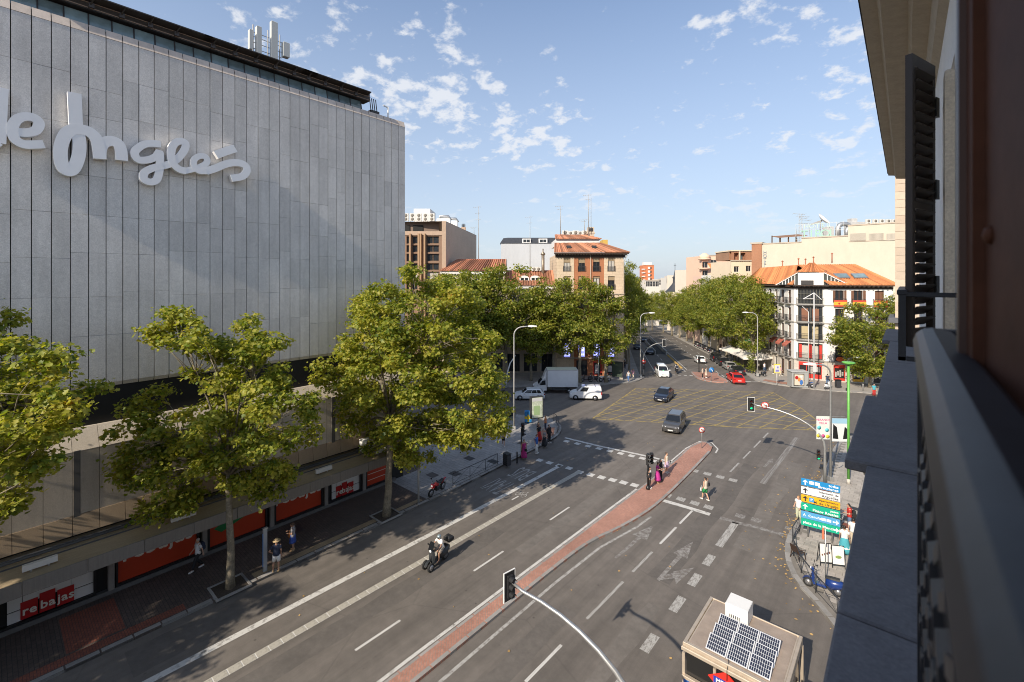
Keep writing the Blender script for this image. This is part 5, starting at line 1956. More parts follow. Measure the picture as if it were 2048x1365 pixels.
for i, (px, py) in enumerate(((1565, 535), (1597, 530), (1611, 531), (1627, 527), (1664, 520))):
 d = 84 - i * .6
 p = W(px, d)
 mb = MB()
 mb.tube([(0, 0, -.6), (0, 0, 1.1)], .09, 6)
 mb.lathe([(.16, 1.0), (.18, 1.1), (.02, 1.25)], 8)
 mb.build('roof_vent', mat('vent_terracotta', (.36, .13, .07), .7), wc_, loc6(T(p[0], p[1], Zat(py, d))))
D7 = 92
o7 = frontal('house', 'older red tiled house squeezed between the white corner house and the hotel', 1728, D7)
x1 = ux(1830, 1728, D7)
mb = MB()
mb.box(0, x1, 0, 8, 0, Zat(568, D7))
mb.build('wall', mat('cream_render', (0.52, 0.43, 0.33)), o7)
mb = MB()
tile_slope(mb, (-.5, -.6, Zat(567, D7)), (x1, -.6, Zat(567, D7)), (x1, 6.5, Zat(524, D7 + 6)), (-.5, 6.5, Zat(526, D7 + 6)), .38)
rf = mb.build('roof', M_TILE, o7)
mb = MB()
xx = ux(1772, 1728, D7)
mb.box(-.8, .8, 0, 1.4, 0, .12)
mb.build('skylight', M_GLASSB, rf, T(xx, 2.2, Zat(549, D7 + 2)) @ RX(radians(32)))
# ------------------------------------------------------------------ 7. hotel: long cream party wall, brick front edge, roof clutter
HA = Vector((*W(1524, 104), 0))
HB = Vector((HA.x + 75, HA.y, 0))
hotel = thing('hotel', 'long cream hotel side wall with a brick front edge above the orange roof', 'hotel', (HA.x, HA.y, 0))
def hz(px, py):
 """height and x of a point on the hotel wall plane y = HA.y"""
 r = (px - CXP) / FPX
 d = HA.y / (CY + SY * r)
 return (-SY * d + CY * r * d - HA.x, Zat(py, d))
steps = [(1524, 1603, 489), (1603, 1696, 477.5), (1696, 1900, 452.5)]
M_CREAMW = mat('cream_wall', (0.55, 0.485, 0.385), .85, noise=[(.15, .06), (.8, .06, (1, 1, .4)), (8, .05)])
mb = MB()
for (a, b, py) in steps:
 xa, z = hz(a, py)
 xb, _ = hz(b, py)
 mb.box(xa, xb, 0, 12, -4, z)
mb.build('wall', M_CREAMW, hotel)
mb = MB()
for (a, b, py) in steps:
 xa, z = hz(a, py)
 xb, _ = hz(b, py)
 mb.box(xa - .05, xb, -.12, .3, z, z + .22)
mb.build('parapet', mat('parapet_stone', (.45, .38, .30), .8), hotel)
M_BRK = brick_mat('hotel_brick', (0.37, 0.165, 0.085), (0.33, 0.14, 0.075), (0.30, 0.2, 0.13), .3, .09, .008, plane='XZ', dirt=.12)
xb_, zb_ = hz(1524, 489)
xa_, _ = hz(1504, 489)
mb = MB()
mb.box(xa_, -.003, -.35, 11, -6, zb_ + .1)
mb.build('brick_edge', M_BRK, hotel)
mb = MB()
mb.box(xa_ - .25, .2, -.5, 11, zb_ + .1, zb_ + .45)
mb.build('cornice', mat('parapet_stone', (.45, .38, .30)), hotel)
for k, ch in enumerate('HOTEL'):
 x, z = hz(1530, 505.5 + k * 7)
 link('letter_' + ch.lower(), text_mesh(ch, 1.05, mat('sign_grey', (.30, .33, .34), .5), .01, .06), hotel, T(x, -.08, z) @ TEXT_UP)
for (pa, pb) in ((1700, 1732), (1738, 1767), (1773, 1800)):
 xa, z1 = hz(pa, 468)
 xb, z0 = hz(pb, 481)
 mb = MB()
 mb.box(xa, xb, -.06, -.004, z0, z1)
 go = mb.build('louvre_window', mat('louvre_back', (.17, .15, .12), .7), hotel)
 mb = MB()
 n = 16
 for k in range(n):
  x = xa + (xb - xa) * (k + .5) / n
  mb.box(x - .04, x + .04, -.13, -.07, z0, z1)
 mb.build('louvre_bars', mat('louvre_cream', (.52, .47, .39), .7), go)
x, z = hz(1702, 479)
mb = MB()
mb.box(x - .3, x + 60, -.12, -.003, hz(1702, 484)[1], hz(1702, 483)[1])
mb.build('string_course', mat('parapet_stone', (.45, .38, .30)), hotel)
Xs, Zs = hz(1632, 477.5)
rs = thing('roof_sign', 'green open letter hotel sign on a frame upon the cream hotel roof', 'sign', (HA.x + Xs, HA.y + 3, Zs))
M_GRNL = mat('sign_green', (0.28, 0.46, 0.36), .5)
for k, ch in enumerate('TIROL'):
 x, _ = hz(1604 + k * 14.3, 470)
 link('letter_' + ch.lower(), text_mesh(ch, 2.4, M_GRNL, 0, .05), rs, T(x - Xs, 0, .2 + .98) @ TEXT_UP)
for k, ch in enumerate('HOTEL'):
 x, _ = hz(1608 + k * 11.5, 470)
 link('letter_' + ch.lower(), text_mesh(ch, 1.4, mat('sign_pale', (.40, .50, .44), .5), 0, .05), rs, T(x - Xs, 0, 2.95) @ TEXT_UP)
mb = MB()
for k in range(8):
 x = -4.2 + k * 1.25
 mb.bar((x, .3, 0), (x, .3, 3.6), .07)
 mb.bar((x, .3, 3.0), (x, 2.2, 0), .05)
for z in (.15, 1.9, 2.3, 3.5):
 mb.bar((-4.2, .3, z), (4.6, .3, z), .06)
mb.build('sign_frame', M_ALU, rs)
d = 112
p = W(1601, d)
t = thing('roof_mast', 'spindly lattice mast with aerials left of the green roof sign', 'aerial', (p[0], p[1], Zat(478, d)), YAW)
mb = MB()
for dx in (-.35, .35):
 mb.tube([(dx, 0, -1), (dx, 0, 6.2)], .06, 4)
for k in range(7):
 mb.bar((-.35, 0, k * .85), (.35, 0, k * .85 + .85), .05)
for (z, a, b) in ((6.2, -1.8, 1.2), (5.6, -.8, 2.0), (4.7, 0, 2.6), (3.9, -.4, 2.3), (5.2, -.2, 1.7)):
 mb.bar((a, 0, z), (b, .2, z - .25), .06)
 for k in range(5):
  x = a + (b - a) * k / 4
  mb.bar((x, -.4, z - .1), (x, .4, z - .1), .04)
mb.build('lattice', M_GREYP, t)
p = W(1640, d)
t = thing('satellite_dish', 'large white satellite dish tilted up above the green roof sign', 'dish', (p[0], p[1], Zat(452, d)), YAW)
mb = MB()
mb.lathe([(.05, 0), (.8, .12), (1.4, .38), (1.75, .7), (1.68, .68), (1.3, .42), (.5, .15), (.02, .08)], 18, T(0.5, 0, 1.3) @ RY(radians(38)) @ RX(radians(35)))
mb.build('reflector', M_WHITEP, t)
mb = MB()
mb.tube([(0, 0, -1.5), (.1, 0, 1.0), (.5, 0, 1.4)], .12, 6)
mb.bar((-2.2, 0, .3), (.4, 0, 1.2), .3, .4)
mb.build('mount', M_GREYP, t)
p = W(1578, 108)
t = thing('roof_pergola', 'brown timber pergola on the stepped cream roof', 'pergola', (p[0], p[1], Zat(486, 108)), YAW)
mb = MB()
for x in (-2.6, -.6, 1.4, 3.2):
 mb.box(x - .09, x + .09, -.8, -.62, -.3, 1.1)
 mb.box(x - .09, x + .09, 2.4, 2.6, -.3, 1.9)
mb.build('post', mat('dark_timber', (.10, .055, .03), .8), t)
mb = MB()
mb.add([(-3, -1.2, 1.05), (3.6, -1.2, 1.55), (3.9, 3, 2.2), (-2.4, 3, 1.7), (-3, -1.2, 1.15), (3.6, -1.2, 1.65), (3.9, 3, 2.3), (-2.4, 3, 1.8)], [(0, 3, 2, 1), (4, 5, 6, 7), (0, 1, 5, 4), (1, 2, 6, 5), (2, 3, 7, 6), (3, 0, 4, 7)])
mb.build('canopy', mat('timber_canopy', (.25, .13, .07), .8), t)
p = W(1686, 109)
t = thing('roof_duct', 'thick silver ventilation duct bending over the cream hotel roof', 'duct', (p[0], p[1], Zat(478, 109)), YAW)
mb = MB()
mb.tube([(-1.2, 0, -.5), (-1.2, 0, 2.6), (-.9, 0, 3.2), (-.3, 0, 3.5), (.9, 0, 3.5), (1.6, 0, 3.0), (1.8, 0, 2.2)], .55, 10)
mb.tube([(.2, -.9, 0), (.2, -.9, 1.9), (.5, -.9, 2.4), (1.1, -.9, 2.6), (2.2, -.9, 2.6)], .45, 10)
mb.build('duct', M_ALU, t)
mb = MB()
mb.bbox(-3.6, -1.9, .4, 2, 0, 3.0, .05)
mb.bbox(2.2, 6.0, .4, 2.6, 2.2, 4.1, .05)
mb.bbox(2.8, 4.2, 1, 2.4, 4.1, 5.0, .05)
mb.build('plant_box', mat('plant_grey', (.48, .47, .45), .6, noise=[(2, .15)]), t)
for i, px in enumerate((1736, 1750, 1763, 1776, 1788)):
 p = W(px, 103)
 ac_unit('fan units on the tall block of the hotel', (p[0], p[1], Zat(453, 103)), YAW, 'pale fan unit in the row on top of the hotel block', s=1.15)
p = W(1776, 100)
ac_unit('fan unit hung on the hotel wall', (p[0], p[1], Zat(514, 100)), YAW, 'twin fan unit hung alone on the cream hotel wall', s=1.1)
# ------------------------------------------------------------------ 8. row of houses down the boulevard and the far city
def block(name, label, pa, pb, d, py_top, depth, m, wins=(), cat='building', fm=None, roof=None, w_=1.3, h_=1.5, parapet=True):
 o = frontal(name, label, pa, d, cat, z=-12)
 w = ux(pb, pa, d)
 zt = Zat(py_top, d) + 12
 hs = []
 for (px, py) in wins:
  c, z = ux(px, pa, d), Zat(py, d) + 12
  hs.append((c - w_ / 2, c + w_ / 2, z - h_ / 2, z + h_ / 2))
 mb = MB()
 wall_holes(mb, w, zt, hs, .25)
 mb.box(0, w, .4, depth, 0, zt - .01)
 mb.add([(0, 0, 0), (0, .5, 0), (0, .5, zt), (0, 0, zt), (w, 0, 0), (w, .5, 0), (w, .5, zt), (w, 0, zt)], [(0, 3, 2, 1), (4, 5, 6, 7), (2, 6, 7, 3)])
 mb.build('wall', m, o)
 for h in hs:
  window(o, I4, h[0], h[2], h[1] - h[0], h[3] - h[2], fm=fm or M_FRAMEW, depth=.25)
 if parapet:
  mb = MB()
  mb.box(-.15, w + .15, -.2, .25, zt, zt + .3)
  mb.build('parapet', mat('parapet_stone', (.45, .38, .30)), o)
 if roof:
  mb = MB()
  tile_slope(mb, (-.4, -.5, zt + .02), (w + .4, -.5, zt + .02), (w + .4, depth * .5, Zat(roof, d + depth * .5) + 12), (-.4, depth * .5, Zat(roof, d + depth * .5) + 12), .4)
  mb.build('roof', M_TILEO, o)
 return o, w, zt
o, w, zt = block('apartment_block', 'cream block with an open brick loggia on top next to the hotel', 1463, 1505, 116, 523, 12, mat('warm_cream', (.72, .59, .43), .85, noise=[(.3, .06)]), [(1473, 539), (1497, 538)])
mb = MB()
h1 = Zat(503, 116) + 12
lo = [(w * .14, w * .36, zt + .4, zt + 2.1), (w * .42, w * .68, zt + .4, zt + 2.1)]
wall_holes(mb, w, h1 - zt - .3, [(a, b, c - zt - .3, d_ - zt - .3) for a, b, c, d_ in lo], 1.0, T(0, .15, zt + .3))
mb.box(0, w, 1.2, 9, zt + .3, h1)
mb.build('loggia', M_BRK, o)
mb = MB()
mb.box(-.2, w + .2, -.1, 9, h1, h1 + .3)
mb.box(w * .36, w * .42, -.02, .12, zt + .3, h1)
mb.build('loggia_cornice', mat('warm_cream', (.60, .485, .345)), o)
mb = MB()
mb.box(w * .44, w * .6, .9, 1.1, zt + .4, zt + 1.7)
mb.build('loggia_window', M_GLASSB, o)
block('house', 'low white house with an orange roof down the boulevard', 1433, 1464, 126, 551, 10, M_WREND, [(1437, 560), (1443, 560), (1449, 560), (1455, 560), (1460, 560)], 'house', M_FRAMED, roof=528, w_=.7, h_=2.2, parapet=False)
M_PEACH = mat('peach_render', (.78, .52, .375), .85, noise=[(.3, .06)])
o, w, zt = block('apartment_block', 'peach apartment block with rounded balconies down the boulevard', 1405, 1465, 150, 512, 14, M_PEACH, [(1428, 527), (1410, 531), (1410, 548)], w_=2.0, h_=2.2)
mb = MB()
for py in (519, 538):
 z = Zat(py, 150) + 12
 mb.lathe([(1.5, z - .3), (2.0, z), (2.0, z + .25), (1.8, z + .3)], 12, T(.8, .3, 0))
mb.lathe([(1.7, Zat(519, 150) + 12), (1.7, zt), (.4, zt + .9)], 12, T(.8, .3, 0))
mb.build('rounded_balcony', M_PEACH, o)
block('apartment_block', 'small pinkish terrace block with plants below the peach block', 1407, 1436, 138, 553, 8, mat('pinkish_render', (.72, .50, .39), .85), [(1411, 560), (1417, 560), (1424, 560), (1430, 560)], w_=1.0, h_=1.6)
M_IVORY = mat('ivory_render', (.76, .66, .53), .85, noise=[(.3, .06)])
block('apartment_block', 'ivory apartment block stepping down the boulevard', 1377, 1410, 170, 540, 14, M_IVORY, [(1386, 560), (1398, 560), (1386, 549), (1398, 549)], w_=2.2, h_=1.6)
block('apartment_block', 'smaller ivory block beyond the ivory stepped one', 1356, 1384, 200, 551, 14, M_IVORY, [(1364, 557), (1374, 557)], w_=1.6, h_=1.4)
d = 190
p = W(1350, d)
t = thing('church_spire', 'dark slate church spire poking above the boulevard trees', 'spire', (p[0], p[1], Zat(600, d)), YAW)
z0 = Zat(600, d)
mb = MB()
mb.box(-3.4, 3.4, -3.4, 3.4, -8, Zat(584, d) - z0)
mb.build('tower', M_IVORY, t)
mb = MB()
zz = [Zat(y, d) - z0 for y in (584, 578, 570, 566, 557, 556, 546, 538)]
mb.lathe([(4.2, zz[0]), (2.9, zz[1]), (1.5, zz[2]), (.95, zz[3]), (.9, zz[4]), (1.25, zz[5]), (.7, zz[5] + .5), (.32, zz[6]), (.04, zz[7])], 8, smooth=False)
mb.build('spire', M_SLATE, t)
mb = MB()
mb.bar((0, 0, zz[7] - .3), (0, 0, zz[7] + 2.2), .16)
mb.bar((-.5, 0, zz[7] + 1.4), (.5, 0, zz[7] + 1.4), .14)
mb.build('cross', M_IRON, t)
o, w, zt = block('tower_block', 'orange brick tower block far off above the treetops', 1287, 1308, 330, 531, 10, mat('tower_orange', (.56, .185, .08), .85, noise=[(.2, .05)]), [], w_=1.5, h_=1.5)
mb = MB()
for k in range(9):
 z = zt - 1 - k * 2.6
 mb.box(w * .42, w * .62, -.5, -.01, z - 1.8, z - .2)
 mb.box(-1.2, w * .15, -.6, .6, z - 2.2, z - 1.6)
mb.build('balcony_stack', M_WREND, o)
mb = MB()
for k in range(9):
 z = zt - 1 - k * 2.6
 mb.box(w * .66, w * .76, -.1, -.01, z - 1.8, z - .4)
mb.build('window_stack', M_GLASS, o)
mb = MB()
mb.box(w * .15, w * .85, 2, 7, zt, zt + 2.2)
mb.build('roof_hut', M_WREND, o)
_fb = [(1292, 1318, 260, 562), (1316, 1340, 300, 559), (1334, 1352, 280, 556), (1340, 1368, 330, 553), (1366, 1384, 260, 549), (1296, 1330, 380, 566), (1372, 1400, 240, 563)]
for i, (pa, pb, d, py) in enumerate(_fb):
 cols = [pa + (pb - pa) * (k + .5) / 4 for k in range(4)]
 block('white_block', 'far white housing block glimpsed over the boulevard trees', pa, pb, d, py, 12, mat('far_white', (.62, .57, .50), .85), [(c, py + 4 + 5 * r) for c in cols for r in range(2)], w_=1.8, h_=1.6)[0]['group'] = 'far white blocks over the treetops'
for i, (s0, s1, m_, lab) in enumerate(((20.5, 34, mat('tan_render', (.40, .33, .25), .85, noise=[(.3, .1)]), 'tan shop house behind the cafe umbrellas'), (34.3, 52, M_IVORY, 'ivory shop house behind the second cluster of boulevard trees'), (52.3, 80, M_PEACH, 'peach shop house further down behind the trees'), (80.3, 130, M_IVORY, 'long ivory block at the low end of the boulevard'))):
 a, b = Vector(B(s1, 24.2)), Vector(B(s0, 24.2))
 L_ = (Vector((b.x, b.y, 0)) - Vector((a.x, a.y, 0))).length
 o = thing('shop_house', lab, 'house', (a.x, a.y, a.z - 1), atan2(b.y - a.y, b.x - a.x))
 hgt_ = (13.5, 15, 14, 13)[i]
 n = int(L_ / 2.8)
 hs = []
 for k in range(n):
  c = (k + .5) * L_ / n
  hs.append((c - 1.15, c + 1.15, 1.0, 4.3))
  for r in range(3):
   hs.append((c - .5, c + .5, 5.4 + r * 3, 7.4 + r * 3))
 mb = MB()
 wall_holes(mb, L_, hgt_, hs, .25)
 mb.box(0, L_, .4, 5, 0, hgt_ - .02)
 mb.add([(0, 0, hgt_), (L_, 0, hgt_), (L_, .5, hgt_), (0, .5, hgt_)], [(0, 1, 2, 3)])
 mb.build('wall', m_, o)
 for h in hs:
  window(o, I4, h[0], h[2], h[1] - h[0], h[3] - h[2], fm=M_FRAMEB if h[2] < 4 else M_FRAMEW, depth=.25)
for i, (s0, s1, m_, lab) in enumerate(((4.0, 26, M_IVORY, 'shaded house side along the left pavement of the boulevard'), (26.3, 60, M_CREAMW, 'shaded cream house further down the left of the boulevard'), (60.3, 130, M_IVORY, 'long shaded block at the low left end of the boulevard'))):
 a, b = Vector(B(s0, -4.8)), Vector(B(s1, -4.8))
 L_ = (Vector((b.x, b.y, 0)) - Vector((a.x, a.y, 0))).length
 o = thing('shop_house', lab, 'house', (a.x, a.y, b.z - 1), atan2(b.y - a.y, b.x - a.x))
 hgt_ = (15, 15, 14)[i]
 n = int(L_ / 2.8)
 hs = []
 for k in range(n):
  c = (k + .5) * L_ / n
  hs.append((c - .9, c + .9, 2.2, 4.7))
  for r in range(3):
   hs.append((c - .5, c + .5, 6.4 + r * 3, 8.4 + r * 3))
 mb = MB()
 wall_holes(mb, L_, hgt_, hs, .25)
 mb.box(0, L_, .4, 8, 0, hgt_ - .02)
 mb.add([(0, 0, 0), (0, .5, 0), (0, .5, hgt_), (0, 0, hgt_), (0, 0, hgt_), (L_, 0, hgt_), (L_, .5, hgt_), (0, .5, hgt_)], [(0, 3, 2, 1), (4, 5, 6, 7)])
 mb.build('wall', m_, o)
 for h in hs:
  window(o, I4, h[0], h[2], h[1] - h[0], h[3] - h[2], fm=M_FRAMEB if h[2] < 4 else M_FRAMEW, depth=.25)
# ------------------------------------------------------------------ 9. our own house: wall, eaves, ledge, shutters, balcony rail
own = thing('own_house', 'pale rendered house front running along the right edge with deep eaves', 'house', (0.3, 0, 0))
WX = 0.26
EY = 15.0
mb = MB()
mb.box(WX - .3, 12, -40, 0.55, 0, 18.9)
mb.box(WX - .3, 12, 2.2, 4.38, 0, 18.9)
mb.box(WX - .3, 12, 5.75, EY - .4, 0, 18.9)
mb.box(WX - .3, 12, .55, 2.2, 0, 15.2)
mb.box(WX - .3, 12, .55, 2.2, 17.95, 18.9)
mb.box(WX - .3, 12, 4.38, 5.75, 0, 15.2)
mb.box(WX - .3, 12, 4.38, 5.75, 18.05, 18.9)
mb.box(.6, 12, .55, 5.75, 15.2, 18.05)
mb.build('wall', mat('rough_render', (.80, .78, .74), .9, noise=[(1.5, .07), (25, .08), (120, .08)], bump=(70, .35, .006)), own)
mb = MB()
for (y0, y1) in ((2.05, 2.2), (4.38, 4.55)):
 mb = MB()
 mb.bbox(WX - .35, WX - .3, y0, y1, 15.2, 17.95, .012)
 mb.build('window_surround', mat('rough_stone_trim', (.74, .66, .53), .9, noise=[(6, .15), (60, .2)], bump=(35, .8, .012)), own)
mb = MB()
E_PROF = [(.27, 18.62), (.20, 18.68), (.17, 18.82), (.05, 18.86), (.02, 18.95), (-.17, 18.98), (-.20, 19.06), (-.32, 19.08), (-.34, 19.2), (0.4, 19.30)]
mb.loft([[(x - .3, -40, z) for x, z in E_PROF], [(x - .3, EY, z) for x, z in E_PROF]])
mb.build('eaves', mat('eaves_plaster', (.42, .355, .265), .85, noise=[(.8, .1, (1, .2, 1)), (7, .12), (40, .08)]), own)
mb = MB()
mb.box(-.335 - .3, -.312 - .3, -40, EY - .15, 19.10, 19.20)
mb.build('gutter', M_DARK, own)
mb = MB()
mb.add([(-.66, -40, 19.31), (-.66, EY, 19.31), (6, EY, 21.5), (6, -40, 21.5)], [(0, 1, 2, 3)])
mb.build('roof', M_TILE, own)
M_LEDGE = mat('slate_ledge', (.115, .115, .125), .8, noise=[(1.2, .18), (9, .16), (60, .22)], bump=(50, .35, .006))
ZL = 15.3
mb = MB()
mb.bbox(-.185 - .3, WX - .3, -6, 2.0, ZL - .09, ZL, .008)
mb.bbox(-.185 - .3, WX - .3, 2.012, 3.68, ZL - .09, ZL, .008)
mb.bbox(-.215 - .3, WX - .3, 5.82, 8.4, ZL - .09, ZL, .008)
mb.bbox(-.215 - .3, WX - .3, 8.412, 11.1, ZL - .09, ZL, .008)
mb.build('ledge', M_LEDGE, own)
for (y0, y1, xo) in ((3.69, 5.81, -.30), (11.11, 13.6, -.33)):
 mb = MB()
 mb.bbox(xo - .3, WX - .3, y0, y1, ZL - .06, ZL + .012, .012)
 lo = mb.build('balcony_slab', M_LEDGE, own)
 mb = MB()
 mb.loft([[(xo + .08 - .3, y0 + .1, ZL - .07), (WX - .3, y0 + .1, ZL - .07), (WX - .3, y0 + .26, ZL - .07), (xo + .08 - .3, y0 + .26, ZL - .07)], [(xo + .25 - .3, y0 + .1, ZL - .4), (WX - .3, y0 + .1, ZL - .4), (WX - .3, y0 + .26, ZL - .4), (xo + .25 - .3, y0 + .26, ZL - .4)]])
 mb.build('bracket', mat('bracket_stone', (.42, .36, .28), .9, noise=[(8, .15)]), lo)
M_SHD = mat('shutter_paint', (.030, .019, .013), .5, noise=[(6, .2)])
sh = thing('louvre_shutter', 'dark louvred shutter of the next window standing open', 'shutter', (.020, 4.17, 16.02), atan2(.365, .128))
SW, SH = .39, 2.02
mb = MB()
mb.box(0, .045, -.02, .02, 0, SH)
mb.box(SW - .045, SW, -.02, .02, 0, SH)
mb.box(.045, SW - .045, -.02, .02, 0, .12)
mb.box(.045, SW - .045, -.02, .02, SH - .08, SH)
mb.box(.045, SW - .045, -.018, .018, .96, 1.02)
mb.build('frame', M_SHD, sh)
_s = MB()
_s.bbox(.045, SW - .045, -.046, .046, -.006, .006, .003, RX(radians(-42)))
_sm = _s.mesh('slat', M_SHD)
z = .17
while z < SH - .1:
 link('slat', _sm, sh, T(0, 0, z))
 z += .075
for z in (.35, 1.05, 1.65):
 mb = MB()
 mb.box(SW - .01, SW + .045, -.03, .01, z, z + .14)
 mb.build('hinge', M_BLACK, sh)
bs = thing('brown_shutter', 'brown riveted shutter leaf of our own window, blurred at the right edge', 'shutter', (.097, 1.02, 15.3), atan2(-.62, .055))
mb = MB()
mb.bbox(-.03, .05, -.025, .025, 0, 2.6, .008)
mb.bbox(.05, .95, -.012, .012, 0, 2.6, .004)
mb.build('panel', mat('brown_shutter_paint', (.085, .034, .019), .7, spec=.15, noise=[(3, .2), (22, .15)], bump=(16, .15, .01)), bs)
mb = MB()
mb.bbox(-.005, .012, -.034, -.024, 0, 2.6, .003)
mb.build('edge_strip', mat('brown_strip', (.075, .042, .032), .5), bs)
_r = MB()
_r.lathe([(.014, 0), (.011, .006), (.003, .009)], 10, RX(radians(90)))
_rm = _r.mesh('rivet', mat('brown_shutter_paint', (.062, .036, .026)))
for z in (.5, .88, 1.26, 1.64, 2.02):
 link('rivet', _rm, bs, T(.085, -.012, z))
M_RAIL = mat('rail_paint', (.021, .023, .028), .48, spec=.3, noise=[(4, .2), (30, .25)], bump=(30, .15, .003))
rl = thing('balcony_rail', 'thick dark iron balcony handrail with ornamental bars, close and blurred', 'railing', (0.05, .3, 15.3))
RX0, RX1 = .018 - .05, .090 - .05
ZR = 1.2 - .12
YE = 1.47 - .3
def rail_ring(f):
 return [f(*p) for p in ((RX0 + .004, -.045), (RX0 - .004, -.030), (RX0 + .002, -.012), (RX0 + .012, -.002), (RX0 + .03, .003), (RX1 - .012, -.002), (RX1, -.014), (RX1 + .004, -.03), (RX1 - .004, -.045))]
mb = MB()
mb.loft([rail_ring(lambda x, z: (x, -2.2, ZR + z)), rail_ring(lambda x, z: (x, YE - .03, ZR + z)), rail_ring(lambda x, z: (x + .004, YE, ZR + z - .006))])
mb.build('handrail', M_RAIL, rl)
mb = MB()
mb.bbox(RX0 + .01, .26, YE - .065, YE - .004, ZR - .045, ZR + .0, .008)
mb.build('end_rail', M_RAIL, rl)
mb = MB()
mb.bbox(RX0 + .004, RX0 + .03, YE - .035, YE - .008, 0, ZR - .046, .004)
mb.build('corner_post', M_RAIL, rl)
_b = MB()
_b.bbox(-.012, .012, -.008, .008, 0, ZR - .044, .002)
_bm2 = _b.mesh('baluster', M_RAIL)
for k in range(16):
 y = YE - .03 - k * .115
 link('baluster', _bm2, rl, T(.002, y, .02))
mb = MB()
mb.bbox(RX0 + .012, RX1 - .012, -2.2, YE - .02, .05, .075, .004)
mb.bbox(RX0 + .012, RX1 - .012, -2.2, YE - .02, ZR - .2, ZR - .18, .004)
mb.build('lower_rail', M_RAIL, rl)
_o = MB()
for s in (-1, 1):
 pts = []
 for k in range(15):
  a = pi * 1.7 * k / 14
  r = .05 * (1 - .045 * k)
  pts.append((0, s * (.005 + r * sin(a) * .9), .06 - r * cos(a)))
 _o.tube(pts, .013, 6)
_o.bbox(-.026, .014, -.036, .036, -.05, .05, .012)
_o.bar((-.012, -.055, .12), (-.012, .055, .06), .02)
_o.bbox(-.030, -.020, -.018, .018, -.02, .02, .008)
_om = _o.mesh('scroll', M_RAIL)
for k in range(15):
 y = YE - .03 - k * .115 - .057
 link('scroll', _om, rl, T(.002, y, ZR - .33))
 link('scroll', _om, rl, T(.002, y, ZR - .60))
nr = thing('balcony_rail', 'dark iron guard of the next window in front of the louvred shutter', 'railing', (-.03, 4.02, 15.94))
mb = MB()
mb.bbox(-.005, .035, 0, .03, 0, .46, .004)
mb.bbox(-.012, .042, -.005, 1.55, .44, .475, .006)
mb.bbox(-.005, .035, 0, 1.55, 0, .03, .004)
mb.bbox(.036, .30, .0, .028, .43, .46, .004)
mb.bbox(.036, .30, .0, .028, .0, .03, .004)
mb.build('frame', M_RAIL, nr)
_b3 = MB()
_b3.box(-.008, .008, -.008, .008, .031, .439)
_b3m = _b3.mesh('baluster', M_RAIL)
for k in range(1, 14):
 link('baluster', _b3m, nr, T(.015, k * .115, .0))
PXN = W(1790, 23.0)
nb_ = thing('stone_house', 'stone clad end wall of the next house standing forward at the right', 'house', (PXN[0], PXN[1], 0))
mb = MB()
mb.box(.06, 9, .06, 10, 0, Zat(352, 23) - .02)
mb.build('core', mat('stone_joint', (.22, .18, .14), .9), nb_)
_s = MB()
_s.bbox(.004, .80, 0, .12, .004, .396, .006)
_sm = _s.mesh('facing_stone', mat('facing_limestone', (.50, .40, .305), .85, noise=[(2, .1), (30, .1)], var=.10))
nrow = int(Zat(352, 23) / .4)
for r in range(24, nrow + 1):
 for k in range(2):
  link('facing_stone', _sm, nb_, T((k * .8 - (.4 if r % 2 else 0)) if k or not r % 2 else 0, 0, r * .4) @ (Matrix.Diagonal((.5, 1, 1, 1)) if (k == 0 and r % 2) else I4))
mb = MB()
mb.box(.004, 2, -.0, .05, 0, 9.59)
mb.build('lower_facing', _mats['facing_limestone'], nb_)
mb = MB()
mb.box(-.25, .5, -.3, 2.5, Zat(637, 22.6) - .25, Zat(637, 22.6))
mb.build('ledge', M_LEDGE, nb_)
